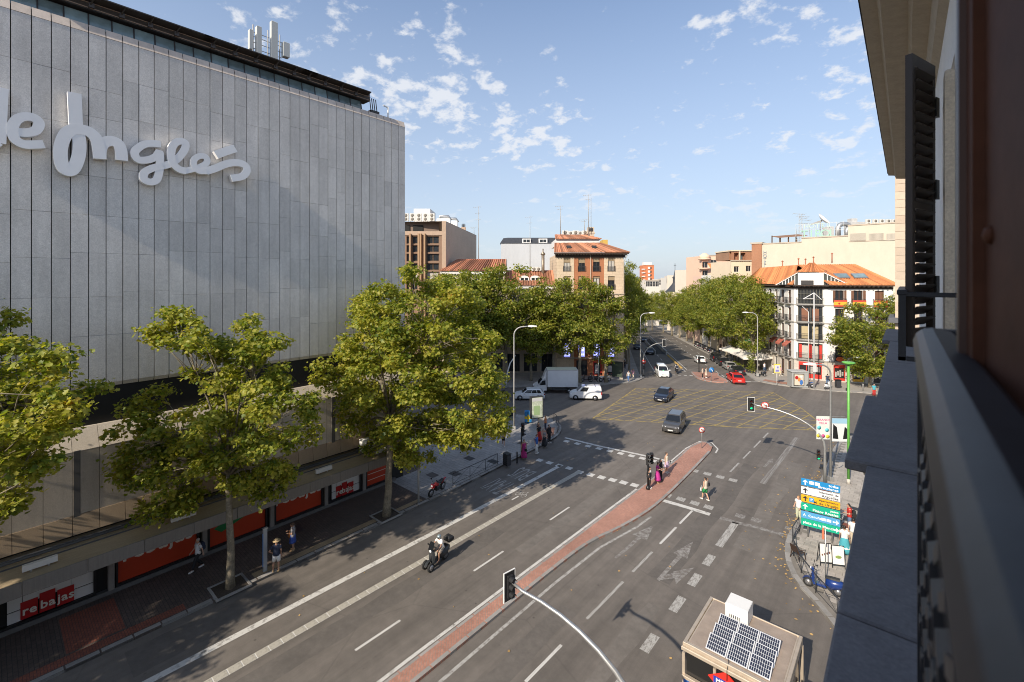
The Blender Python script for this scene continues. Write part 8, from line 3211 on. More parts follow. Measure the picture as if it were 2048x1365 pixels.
 if style != 'van':
  g = MB()
  g.add(quad_on(lo[0], lo[1], hi[1], hi[0], .008, .07, .93, .18, .93), [(0, 1, 2, 3)])
  g.build('rear_window', M_CARGL, t)
 for s in (0, 1):
  a, bb, c, d = (lo[1], lo[2], hi[2], hi[1]) if s == 0 else (lo[3], lo[0], hi[0], hi[3])
  spans = {'van': [(.60, .90)], 'taxi': [(.06, .30), (.33, .58), (.61, .92)]}.get(style, [(.10, .30), (.33, .585), (.61, .93)] if style in ('suv', 'hatch') else [(.20, .53), (.56, .92)])
  for (u0, u1) in spans:
   if s == 1:
    u0, u1 = 1 - u1, 1 - u0
   g = MB()
   g.add(quad_on(a, bb, c, d, .008, u0, u1, .10, .90), [(0, 1, 2, 3)])
   g.build('side_window', M_CARGL, t)
 am = MB()
 for y in (ya, yb):
  for s in (-1, 1):
   am.lathe([(rr * 1.17, -.012), (rr * 1.17, .012)], 16, T(s * (hw - .012), y, rr + .01) @ RY(radians(90)))
 am.box(-hw * .985, hw * .985, ya, yb, gc - .03, gc + .07)
 am.build('wheel_arch', M_BLACKP, t)
 for y in (ya, yb):
  for s in (-1, 1):
   wheel(t, T(s * (hw - .105), y, rr), rr, .21)
 yn = L_ / 2
 m = MB()
 m.bbox(-hw * .62, hw * .62, yn - .10, yn + .012, gc + .12, gc + .26, .02)
 m.bbox(-hw * .46, hw * .46, yn - .10, yn + .008, S['nose'] - .24, S['nose'] - .13, .02)
 m.bbox(-hw * .80, hw * .80, -yn - .012, -yn + .1, gc + .08, gc + .24, .02)
 m.build('grille', M_BLACKP, t)
 for s in (-1, 1):
  m = MB()
  x0, x1 = sorted((s * hw * .50, s * hw * .87))
  m.loft([[(x0, yn - .08, S['nose'] - .17), (x1, yn - .26, S['nose'] - .13), (x1, yn - .24, S['nose'] + .02), (x0, yn - .08, S['nose'] - .03)] if s > 0 else [(x0, yn - .26, S['nose'] - .13), (x1, yn - .08, S['nose'] - .17), (x1, yn - .08, S['nose'] - .03), (x0, yn - .24, S['nose'] + .02)],
    [(x0, yn + .0, S['nose'] - .17), (x1, yn - .12, S['nose'] - .13), (x1, yn - .14, S['nose'] + .01), (x0, yn - .02, S['nose'] - .04)] if s > 0 else [(x0, yn - .12, S['nose'] - .13), (x1, yn + .0, S['nose'] - .17), (x1, yn - .02, S['nose'] - .04), (x0, yn - .14, S['nose'] + .01)]])
  m.build('headlight', M_HEADL, t)
  m = MB()
  x0, x1 = sorted((s * hw * .58, s * hw * .90))
  zt = S['tail']
  if style in ('van', 'taxi'):
   x0, x1 = sorted((s * hw * .80, s * hw * .95))
   m.bbox(x0, x1, -yn - .005, -yn + .12, .75, zt + .1, .02)
  else:
   m.bbox(x0, x1, -yn - .002, -yn + .12, zt - .24, zt - .08, .02)
  m.build('tail_light', M_TAILL, t)
  m = MB()
  x = s * (hw + .09)
  m.bbox(x - .10, x + .10, yf0 - .32, yf0 - .20, belt + .0, belt + .15, .03)
  m.build('mirror', color, t)
 for y, s, z in ((yn + .014, 1, gc + .17), (-yn - .014, -1, gc + .42 if style not in ('van', 'taxi') else gc + .5)):
  m = MB()
  m.cbox((0, y, z + .06), (.50, .012, .11))
  m.build('number_plate', M_PLATE, t)
 return t
def heading(p, q):
 return atan2(q[1] - p[1], q[0] - p[0]) - pi / 2
C_WHITE = paint('car_white', (.74, .74, .73))
C_BLACK = paint('car_black', (.012, .013, .016))
C_NAVY = paint('car_navy', (.014, .019, .035), .2)
C_GREY = paint('car_grey', (.11, .105, .10), .5)
C_RED = paint('car_red', (.56, .022, .016))
C_SILV = paint('car_silver', (.40, .39, .36), .4)
c = G(1337, 860)
sx, sy = G(1334, 857)
car('suv_car', 'grey sport utility car leaving the yellow box junction towards us', 'car', (-19.0, 49.1, 0), radians(190), 'suv', C_GREY)
car('coupe_car', 'black five door car facing us inside the yellow box junction', 'car', (-24.75, 60.2, 0), radians(189), 'coupe', C_NAVY)
x, y = G(1314, 748)
tx = car('taxi', 'white taxi van coming out of the boulevard towards us', 'taxi', (-31.0, 74.6, hgt(-31, 74.6)), BANG + pi / 2 + radians(4), 'taxi', C_WHITE, pitch=0)
mb = MB()
mb.bbox(-.25, .25, -.1, .1, 1.82, 1.95, .02)
mb.build('roof_sign', M_WHITEP, tx)
mb = MB()
mb.bbox(-.1, .1, 1.3, 1.33, 1.15, 1.25, .01)
mb.build('taxi_light', mat('taxi_green', (.02, .40, .12), .4, emit=((.02, .8, .25), .3)), tx)
car('hatchback_car', 'red car seen from behind entering the boulevard', 'car', (-20.3, 77.5, 0), BANG - pi / 2 + radians(2), 'coupe', C_RED)
cl = atan2(-SY, -CY) - pi / 2         # heading to picture left
car('van', 'small white delivery van with a blank side on the cross street', 'van', (-32.85, 53.3, 0), cl - radians(6), 'van', C_WHITE)
t_ = bpy.data.objects['van']
mb = MB()
mb.bbox(-.70, .70, -.1, -.04, 1.84, 1.90, .01)
mb.bbox(-.70, .70, -1.3, -1.24, 1.84, 1.90, .01)
mb.build('roof_bar', M_IRON, t_)
car('hatchback_car', 'white hatchback in front of the box truck on the cross street', 'car', (-38.6, 48.3, 0), cl, 'hatch', C_WHITE)
tr = thing('box_truck', 'white box truck standing on the cross street', 'truck', (-37.7, 54.0, 0), cl)
M_BOX = mat('truck_box_white', (.66, .67, .68), .45, noise=[(1.5, .05)])
mb = MB()
mb.bbox(-1.08, 1.08, -2.6, 1.75, .95, 3.35, .03)
bx = mb.build('cargo_box', M_BOX, tr)
mb = MB()
for (x, y) in ((-1.085, -2.6), (1.085, -2.6), (-1.085, 1.75), (1.085, 1.75)):
 mb.bbox(x - .03, x + .03, y - .03, y + .03, .95, 3.36, .008)
for z in (.95, 3.34):
 for x in (-1.09, 1.09):
  mb.bbox(x - .02, x + .02, -2.55, 1.7, z - .03, z + .03, .008)
mb.build('box_trim', M_ALU, bx)
mb = MB()
mb.bbox(-1.04, 1.04, -2.5, 1.7, 3.352, 3.37, .005)
mb.build('box_roof', mat('box_roof_cream', (.55, .56, .44), .6), bx)
mb = MB()
W_ = 1.0
prof = [(1.85, .45), (3.55, .40), (3.68, .62), (3.62, 1.02), (3.05, 1.28), (2.45, 1.98), (2.2, 2.05), (1.85, 2.05)]
mb.loft([[(-W_ * .94, p[0], p[1]) for p in prof], [(-W_, p[0] - .02, p[1]) for p in prof], [(W_, p[0] - .02, p[1]) for p in prof], [(W_ * .94, p[0], p[1]) for p in prof]])
cab_ = mb.build('cab', C_WHITE, tr)
mb = MB()
mb.loft([[(-.95, 1.86, 2.05), (.95, 1.86, 2.05), (.95, 2.35, 2.06), (-.95, 2.35, 2.06)], [(-1.0, 1.84, 3.2), (1.0, 1.84, 3.2), (.95, 1.9, 3.2), (-.95, 1.9, 3.2)]])
mb.build('wind_deflector', C_WHITE, cab_)
mb = MB()
mb.add([(.85, 3.03, 1.33), (-.85, 3.03, 1.33), (-.80, 2.50, 1.96), (.80, 2.50, 1.96)], [(0, 1, 2, 3)])
mb.build('windscreen', M_CARGL, cab_)
for s in (-1, 1):
 mb = MB()
 x = s * 1.006
 q = [(x, 2.0, 1.25), (x, 2.85, 1.22), (x, 2.42, 1.85), (x, 2.0, 1.9)]
 mb.add(q if s > 0 else q[::-1], [(0, 1, 2, 3)])
 mb.build('side_window', M_CARGL, cab_)
 mb = MB()
 mb.bbox(s * 1.14 - .07, s * 1.14 + .07, 2.75, 2.85, 1.25, 1.65, .02)
 mb.build('mirror', M_BLACKP, cab_)
 mb = MB()
 mb.bbox(s * .75 - .18, s * .75 + .18, 3.58, 3.70, .72, .92, .03)
 mb.build('headlight', M_HEADL, cab_)
mb = MB()
mb.bbox(-.95, .95, 3.56, 3.74, .38, .68, .04)
mb.build('bumper', M_BLACKP, cab_)
mb = MB()
mb.box(-.45, .45, -2.6, 2.2, .60, .94)
mb.box(-1.05, 1.05, -2.58, -2.5, .5, .62)
for s in (-1, 1):
 mb.box(s * 1.0 - .03, s * 1.0 + .03, -1.0, 1.2, .50, .75)
mb.build('chassis', M_IRON, tr)
for y in (-1.35, 2.75):
 for s in (-1, 1):
  wheel(tr, T(s * .88, y, .36), .36, .24, .55)
for s in (-1, 1):
 mb = MB()
 mb.bbox(s * .85 - .12, s * .85 + .12, -2.64, -2.59, .64, .78, .01)
 mb.build('tail_light', M_TAILL, tr)
p = B(28, 16.0)
def bcar(s, q, style, col, label, away, group=None, name='car'):
 p = B(s, q)
 z = p[2]
 o = car(name, label, 'car', p, (BANG - pi / 2) if away else (BANG + pi / 2), style, col, group)
 tilt = math.atan(SLOPE) * (1 if s > S0 else 0)
 o.rotation_euler = ((-tilt if away else tilt), 0, o.rotation_euler[2])
 return o
bcar(25, 14.0, 'hatch', C_WHITE, 'white car heading away past the parked black cars', True, name='moving_car')
GP = 'cars parked along the cafe terrace'
bcar(10.4, 17.6, 'coupe', C_BLACK, 'black car parked nearest to us along the cafe terrace', True, GP, 'parked_car')
bcar(16.2, 17.7, 'saloon', C_SILV, 'silver beige car parked between the black ones', True, GP, 'parked_car')
bcar(22.2, 17.8, 'suv', C_BLACK, 'black sport utility car parked behind the silver beige one', True, GP, 'parked_car')
bcar(29.0, 17.9, 'taxi', C_BLACK, 'tall black van parked farthest along the terrace', True, GP, 'parked_car')
GD = 'dark cars coming up the boulevard'
bcar(38.5, 4.9, 'hatch', C_BLACK, 'leading dark car coming up the boulevard with its lights on', False, GD, 'oncoming_car')
bcar(50.0, 2.5, 'hatch', C_NAVY, 'second dark car coming up the boulevard in the left lane', False, GD, 'oncoming_car')
bcar(76, 6.0, 'hatch', C_NAVY, 'small dark car far down the boulevard ahead of the red one', False, GD, 'oncoming_car')
bcar(102, 1.2, 'hatch', C_RED, 'tiny red car at the shaded far end of the boulevard', False, GD, 'oncoming_car')
bcar(92, -.1, 'hatch', C_BLACK, 'tiny black car waiting at the shaded left kerb far down', False, GD, 'oncoming_car')
def scooter(name, label, loc, rot, col, group=None, style='scooter', lean=0.0, cat='motorbike', topcase=False, screen=False, front2=False, seat_m=None):
 t = thing(name, label, cat, loc, rot, group)
 if lean:
  t.rotation_euler = (0, lean, rot)
 seat_m = seat_m or M_BLACKP
 big = style == 'moto'
 r = .30 if big else .235
 yf, yr = (.72, -.70) if big else (.66, -.62)
 if front2:
  for s in (-.22, .22):
   wheel(t, T(s, yf + .05, .24), .24, .12, .6)
 else:
  wheel(t, T(0, yf, r), r, .11, .62)
 wheel(t, T(0, yr, r), r, .13, .62)
 hz_ = 1.02 if big else 1.05
 mb = MB()
 yh = yf - .24
 mb.tube([(0, yf, r), (0, yh + .05, .78), (0, yh, hz_ - .04)], [.035, .035, .03], 6)
 if big:
  mb.tube([(0, yh + .05, .80), (0, .05, .70), (0, -.45, .72)], .04, 6)
  mb.tube([(0, yh + .03, .66), (0, .1, .36), (0, -.3, .34), (0, yr, r)], .035, 6)
  mb.bbox(-.16, .16, -.20, .22, .26, .62, .04)
 mb.build('frame', M_IRON, t)
 mb = MB()
 mb.tube([(-.34, yh - .16, hz_ + .03), (-.14, yh - .02, hz_), (.14, yh - .02, hz_), (.34, yh - .16, hz_ + .03)], .016, 6)
 for s in (-1, 1):
  mb.tube([(s * .22, yh - .08, hz_), (s * .26, yh, hz_ + .18)], .008, 4)
  mb.bbox(s * .27 - .07, s * .27 + .07, yh - .01, yh + .02, hz_ + .16, hz_ + .26, .01)
 mb.build('handlebar', M_BLACK, t)
 if big:
  b = MB()
  b.loft([[(x * .5, -.02, .72 + z * .1) for x, z in ((-.25, 0), (.25, 0), (.2, 1), (-.2, 1))], [(x, .14, .70 + z * .2) for x, z in ((-.17, 0), (.17, 0), (.12, 1), (-.12, 1))], [(x, .36, .74 + z * .18) for x, z in ((-.15, 0), (.15, 0), (.09, 1), (-.09, 1))], [(x * .8, yh - .03, .78 + z * .1) for x, z in ((-.1, 0), (.1, 0), (.07, 1), (-.07, 1))]])
  b.loft([[(-.14, yh, .62), (.14, yh, .62), (.17, yh, .92), (-.17, yh, .92)], [(-.09, yf - .02, .66), (.09, yf - .02, .66), (.10, yf - .06, .92), (-.10, yf - .06, .92)]])
  b.loft([[(-.06, yr - .22, .84), (.06, yr - .22, .84), (.05, yr - .24, .90), (-.05, yr - .24, .90)], [(-.14, -.35, .66), (.14, -.35, .66), (.12, -.35, .80), (-.12, -.35, .80)]])
  b.build('fairing', col, t)
 else:
  b = MB()
  b.loft([[(-.20, yh - .02, .36), (.20, yh - .02, .36), (.17, yh + .06, .36), (-.17, yh + .06, .36)], [(-.25, yh - .06, .66), (.25, yh - .06, .66), (.17, yh + .08, .66), (-.17, yh + .08, .66)], [(-.17, yh - .03, .98), (.17, yh - .03, .98), (.10, yh + .09, .96), (-.10, yh + .09, .96)], [(-.10, yh - .02, 1.06), (.10, yh - .02, 1.06), (.06, yh + .10, 1.04), (-.06, yh + .10, 1.04)]])
  b.bbox(-.19, .19, -.14, yh + .02, .26, .36, .03)
  b.loft([[(-.10, -.08, .30), (.10, -.08, .30), (.13, -.10, .52), (.11, -.12, .72), (-.11, -.12, .72), (-.13, -.10, .52)], [(-.17, -.35, .30), (.17, -.35, .30), (.24, -.38, .52), (.15, -.36, .76), (-.15, -.36, .76), (-.24, -.38, .52)], [(-.15, -.66, .38), (.15, -.66, .38), (.22, -.68, .55), (.13, -.68, .78), (-.13, -.68, .78), (-.22, -.68, .55)], [(-.06, -.90, .50), (.06, -.90, .50), (.09, -.93, .60), (.06, -.92, .74), (-.06, -.92, .74), (-.09, -.93, .60)]], smooth=True)
  b.build('body_shell', col, t)
  b = MB()
  ring = []
  for k in range(7):
   a = radians(20 + 130 * k / 6)
   ring.append([(x, yf + (r + .045) * cos(a), r + (r + .045) * sin(a)) for x in (-.09, .09)] + [(x, yf + (r + .015) * cos(a), r + (r + .015) * sin(a)) for x in (.075, -.075)])
  b.loft(ring)
  b.build('mudguard', col, t)
 b = MB()
 if big:
  b.loft([[(-.12, .02, .76), (.12, .02, .76), (.10, .02, .82), (-.10, .02, .82)], [(-.16, -.25, .74), (.16, -.25, .74), (.14, -.25, .82), (-.14, -.25, .82)], [(-.10, -.62, .84), (.10, -.62, .84), (.09, -.62, .92), (-.09, -.62, .92)]])
 else:
  b.loft([[(-.11, -.08, .73), (.11, -.08, .73), (.10, -.08, .80), (-.10, -.08, .80)], [(-.16, -.32, .76), (.16, -.32, .76), (.14, -.32, .84), (-.14, -.32, .84)], [(-.14, -.70, .78), (.14, -.70, .78), (.12, -.72, .87), (-.12, -.72, .87)]])
 b.build('seat', seat_m, t)
 b = MB()
 b.lathe([(.085, 0), (.08, .03), (.03, .05)], 10, T(0, (yh + .11) if not big else yf - .05, .99 if not big else .80) @ RX(radians(-90)))
 b.build('headlight', M_HEADL, t)
 b = MB()
 b.bbox(-.06, .06, (-.96 if not big else yr - .28), (-.90 if not big else yr - .22), .62 if not big else .82, .70 if not big else .88, .01)
 b.build('tail_light', M_TAILL, t)
 b = MB()
 b.bbox(-.08, .08, (-.945 if not big else yr - .27), (-.93 if not big else yr - .255), .42, .53, .002)
 b.build('number_plate', M_PLATE, t)
 b = MB()
 b.tube([(.16, .0, .26), (.20, -.35, .27), (.20, -.70, .34)], [.03, .05, .05], 6)
 b.build('exhaust', M_CHROME, t)
 if screen:
  b = MB()
  b.loft([[(-.20, yh + .10, 1.02), (.20, yh + .10, 1.02), (.20, yh + .11, 1.02), (-.20, yh + .11, 1.02)], [(-.16, yh - .06, 1.45), (.16, yh - .06, 1.45), (.16, yh - .05, 1.45), (-.16, yh - .05, 1.45)]])
  b.build('windscreen', M_CARGL, t)
 if topcase:
  b = MB()
  b.bbox(-.24, .24, -1.12, -.72, .92, 1.26, .08)
  b.build('top_case', M_BLACKP, t)
 return t
ride = scooter('three_wheeled_scooter', 'dark three wheeled scooter ridden along the ribbed lane line', (-20.35, 17.0, 0), radians(180 + 4), mat('scooter_graphite', (.05, .055, .06), .3, .3), None, topcase=True, screen=True, front2=True)
scooter('sport_motorbike', 'red sport motorbike parked at the kerb by the big near tree', (-26.9, 22.4, KERB_H), radians(180 + 12), paint('moto_red', (.45, .012, .014)), None, 'moto', radians(-7))
vx0, vy0 = G(1612, 1172, KERB_H)
scooter('vintage_scooter', 'glossy dark blue scooter parked behind the curved guard rail', ((-3.95 - 2.5) / 2, 28.55, KERB_H), radians(92), paint('scooter_blue', (.010, .035, .17)), None, 'scooter', radians(6))
x, y = G(1614, 776, KERB_H)
GM = 'motorbikes parked before the white corner house'
scooter('parked_motorbike', 'blue motorbike parked right of the poster kiosk', (x, y, KERB_H), YAW + radians(70), paint('moto_blue', (.03, .09, .30)), GM, 'moto', radians(8), screen=True)
x, y = G(1655, 778, KERB_H)
scooter('parked_motorbike', 'white scooter parked right of the tall white mast', (x, y, KERB_H), YAW - radians(60), C_WHITE, GM, 'scooter', radians(8), screen=True)
x, y = G(1524, 752)
mA = scooter('parked_motorbike', 'dark scooter standing by the lamp at the right boulevard kerb', (*B(7.5, 20.6)[:2], B(7.5, 20.6)[2] + KERB_H), BANG, C_BLACK, GM, 'scooter', radians(8), screen=True)
GL = 'motorbikes parked before the brick corner house'
x, y = G(1210, 764, KERB_H)
mB = scooter('parked_motorbike', 'big white motorbike parked under the lit screens of the brick house', (x, y, KERB_H), YAW + radians(105), C_WHITE, GL, 'moto', radians(8), screen=True, topcase=True)
for i, (px, lab) in enumerate(((1188, 'dark motorbike just left of the big white one under the screens'), (1174, 'dark motorbike left end of the row under the screens'))):
 x, y = G(px, 764, KERB_H)
 if i == 0:
  mC = scooter('parked_motorbike', lab, (x, y, KERB_H), YAW + radians(100), C_BLACK, GL, 'scooter', radians(8), screen=True)
 else:
  dup(mC, (x, y, KERB_H), YAW + radians(80), lab, GL)
x, y = G(1023, 838, KERB_H)
dup(mC, (x, y, KERB_H), YAW + radians(150), 'dark scooter parked on the plaza by the curved lamp', 'scooters on the corner plaza')
x, y = G(1018, 802, KERB_H)
scooter('parked_motorbike', 'pale scooter at the kerb beside the white hatchback', (-40.5, 45.6, 0), YAW + radians(160), C_SILV, 'scooters on the corner plaza', 'scooter', radians(6), screen=True)
mD, mE = [o for o in bpy.data.objects if o.get('label', '') in ('blue motorbike parked right of the poster kiosk', 'pale scooter at the kerb beside the white hatchback')]
GR = 'motorbikes parked in the row down the boulevard'
base_ = [mA, mC]
for k in range(26):
 s = 33 + k * 1.25 + (1.5 if k % 6 == 0 else 0)
 p = B(s, 19.6)
 o = dup([mA, mB, mC, mD, mE][(k * 7) % 5], (p[0], p[1], p[2] + KERB_H), BANG + pi + radians(60 + (k * 37) % 25), 'small parked motorbike in the long row under the boulevard trees', GR)
p = B(7.6, 7.2)
dr = scooter('delivery_scooter', 'dark scooter with a rider waiting at the boulevard crossing', p, BANG + pi / 2 + radians(0), C_BLACK, None, 'scooter', 0, screen=True, topcase=True)
# ================================================================== PEOPLE
def pose(kind):
 J = dict(pelvis=(0, 0, .94), belly=(0, .01, 1.08), chest=(0, .0, 1.28), neck=(0, -.005, 1.45), head=(0, .02, 1.59),
    hl=(-.09, 0, .92), hr=(.09, 0, .92), kl=(-.10, .02, .50), kr=(.10, .02, .50), al=(-.105, -.02, .09), ar=(.105, -.02, .09), fl=(-.12, .13, .04), fr=(.12, .13, .04),
    sl=(-.18, 0, 1.40), sr=(.18, 0, 1.40), el=(-.235, -.03, 1.13), er=(.235, -.03, 1.13), wl=(-.245, .05, .88), wr=(.245, .05, .88))
 if kind == 'walk':
  J.update(kl=(-.09, .20, .53), al=(-.09, .30, .12), fl=(-.10, .44, .08), kr=(.09, .02, .50), ar=(.09, -.26, .15), fr=(.09, -.15, .05), el=(-.24, -.12, 1.14), wl=(-.25, -.16, .90), er=(.24, .06, 1.13), wr=(.24, .24, .96))
 elif kind == 'phone':
  J.update(er=(.24, .03, 1.13), wr=(.08, .27, 1.20), el=(-.24, .02, 1.13), wl=(-.06, .26, 1.10), head=(0, .05, 1.575))
 elif kind == 'hip':
  J.update(el=(-.34, -.08, 1.16), wl=(-.17, .02, .99), er=(.235, -.05, 1.13), wr=(.22, .02, .88), kl=(-.14, .03, .50), al=(-.17, 0, .09), fl=(-.2, .14, .04))
 elif kind == 'carry':
  J.update(er=(.24, .0, 1.13), wr=(.14, .22, 1.02), el=(-.24, -.02, 1.13), wl=(-.20, .14, .94))
 elif kind == 'hair':
  J.update(er=(.36, .05, 1.50), wr=(.14, .02, 1.62), el=(-.24, -.02, 1.13), wl=(-.26, .1, .90), kl=(-.09, .16, .52), al=(-.09, .22, .11), fl=(-.1, .36, .06), ar=(.09, -.20, .13), fr=(.09, -.08, .05))
 elif kind == 'ride':
  J.update(pelvis=(0, -.02, .94), belly=(0, .02, 1.07), chest=(0, .10, 1.27), neck=(0, .14, 1.44), head=(0, .19, 1.57), hl=(-.10, 0, .92), hr=(.10, 0, .92), kl=(-.22, .40, .80), kr=(.22, .40, .80), al=(-.19, .40, .40), ar=(.19, .40, .40), fl=(-.19, .55, .36), fr=(.19, .55, .36),
     sl=(-.18, .12, 1.40), sr=(.18, .12, 1.40), el=(-.27, .30, 1.20), er=(.27, .30, 1.20), wl=(-.29, .52, 1.10), wr=(.29, .52, 1.10))
 return {k: Vector(v) for k, v in J.items()}
_bodies = {}
def finger_hand(mb, w, e, side):
 """small open hand beyond the wrist: palm, four fingers, thumb"""
 d = (w - e).normalized()
 s = d.cross(Vector((0, 0, 1)))
 if s.length < .2:
  s = Vector((0, 1, 0))
 s.normalize()
 n = s.cross(d)
 p = w + d * .085
 mb.loft([[w + s * a * .026 + n * b * .018 for a, b in ((-1, -1), (1, -1), (1, 1), (-1, 1))], [p + s * a * .042 + n * b * .014 for a, b in ((-1, -1), (1, -1), (1, 1), (-1, 1))]], smooth=True)
 for k, l in enumerate((.062, .075, .07, .055)):
  a = p + s * (-.032 + k * .0213) - d * .008
  mb.tube([a, a + d * l * .55 - n * .006, a + d * l - n * .024], [.0095, .009, .0065], 5)
 t0 = w + d * .03 + s * .03
 mb.tube([t0, t0 + s * .025 + d * .025 - n * .008, t0 + s * .03 + d * .055 - n * .02], [.011, .010, .007], 5)
def remeshed(mb, name, m, voxel):
 me = mb.mesh(name, m)
 o = bpy.data.objects.new(name, me)
 COL.objects.link(o)
 md = o.modifiers.new('r', 'REMESH')
 md.mode = 'VOXEL'
 md.voxel_size = voxel
 md.use_smooth_shade = True
 sm = o.modifiers.new('s', 'SMOOTH')
 sm.factor = .5
 sm.iterations = 3
 dg = bpy.context.evaluated_depsgraph_get()
 out = bpy.data.meshes.new_from_object(o.evaluated_get(dg))
 out.name = name
 bpy.data.objects.remove(o)
 return out
def body_for(kind, skin):
 key = (kind, skin.name)
 if key in _bodies:
  return _bodies[key]
 J = pose(kind)
 mb = MB()
 def ell(c, rx, ry, rz):
  mb.ball(c, (rx, ry, rz), 12, 8)
 tr = [(J['pelvis'] - Vector((0, 0, .08)), .13, .105), (J['pelvis'], .165, .115), (J['belly'], .145, .10), (J['chest'], .165, .115), (J['chest'] + Vector((0, 0, .10)), .17, .10), (J['neck'] - Vector((0, 0, .02)), .085, .07)]
 mb.loft([[c + Vector((rx * cos(2 * pi * k / 14), ry * sin(2 * pi * k / 14), 0)) for k in range(14)] for c, rx, ry in tr])
 mb.tube([J['neck'] - Vector((0, 0, .05)), J['head'] - Vector((0, .02, .06))], [.062, .055], 10)
 h = J['head']
 ell(h, .075, .092, .115)
 ell(h + Vector((0, .015, -.055)), .056, .070, .062)
 mb.tube([h + Vector((0, .085, .015)), h + Vector((0, .110, -.02))], [.012, .018], 6)
 for s in (-1, 1):
  ell(h + Vector((s * .076, -.005, -.005)), .014, .024, .032)
 for s in 'lr':
  mb.tube([J['h' + s], J['h' + s].lerp(J['k' + s], .3), J['k' + s]], [.088, .085, .058], 10)
  mb.tube([J['k' + s], J['k' + s].lerp(J['a' + s], .3) - Vector((0, .015, 0)), J['a' + s]], [.056, .058, .038], 10)
  ell(J['k' + s], .057, .057, .06)
  mb.tube([J['a' + s] + Vector((0, -.03, -.035)), J['f' + s]], [.042, .034], 8)
  mb.tube([J['chest'] + Vector((0, 0, .09)), J['s' + s]], [.07, .058], 8)
  mb.tube([J['s' + s], J['e' + s]], [.052, .040], 8)
  mb.tube([J['e' + s], J['w' + s]], [.040, .028], 8)
  ell(J['s' + s], .056, .056, .056)
  ell(J['e' + s], .041, .041, .041)
 me = remeshed(mb, 'body', skin, .017)
 hb = MB()
 for s in 'lr':
  finger_hand(hb, J['w' + s], J['e' + s], s)
 bm = bmesh.new()
 bm.from_mesh(me)
 vs = [bm.verts.new(p) for p in hb.v]
 for f in hb.f:
  try:
   fc = bm.faces.new([vs[i] for i in f])
   fc.smooth = True
  except ValueError:
   pass
 bm.to_mesh(me)
 bm.free()
 _bodies[key] = me
 return me
_eye = {}
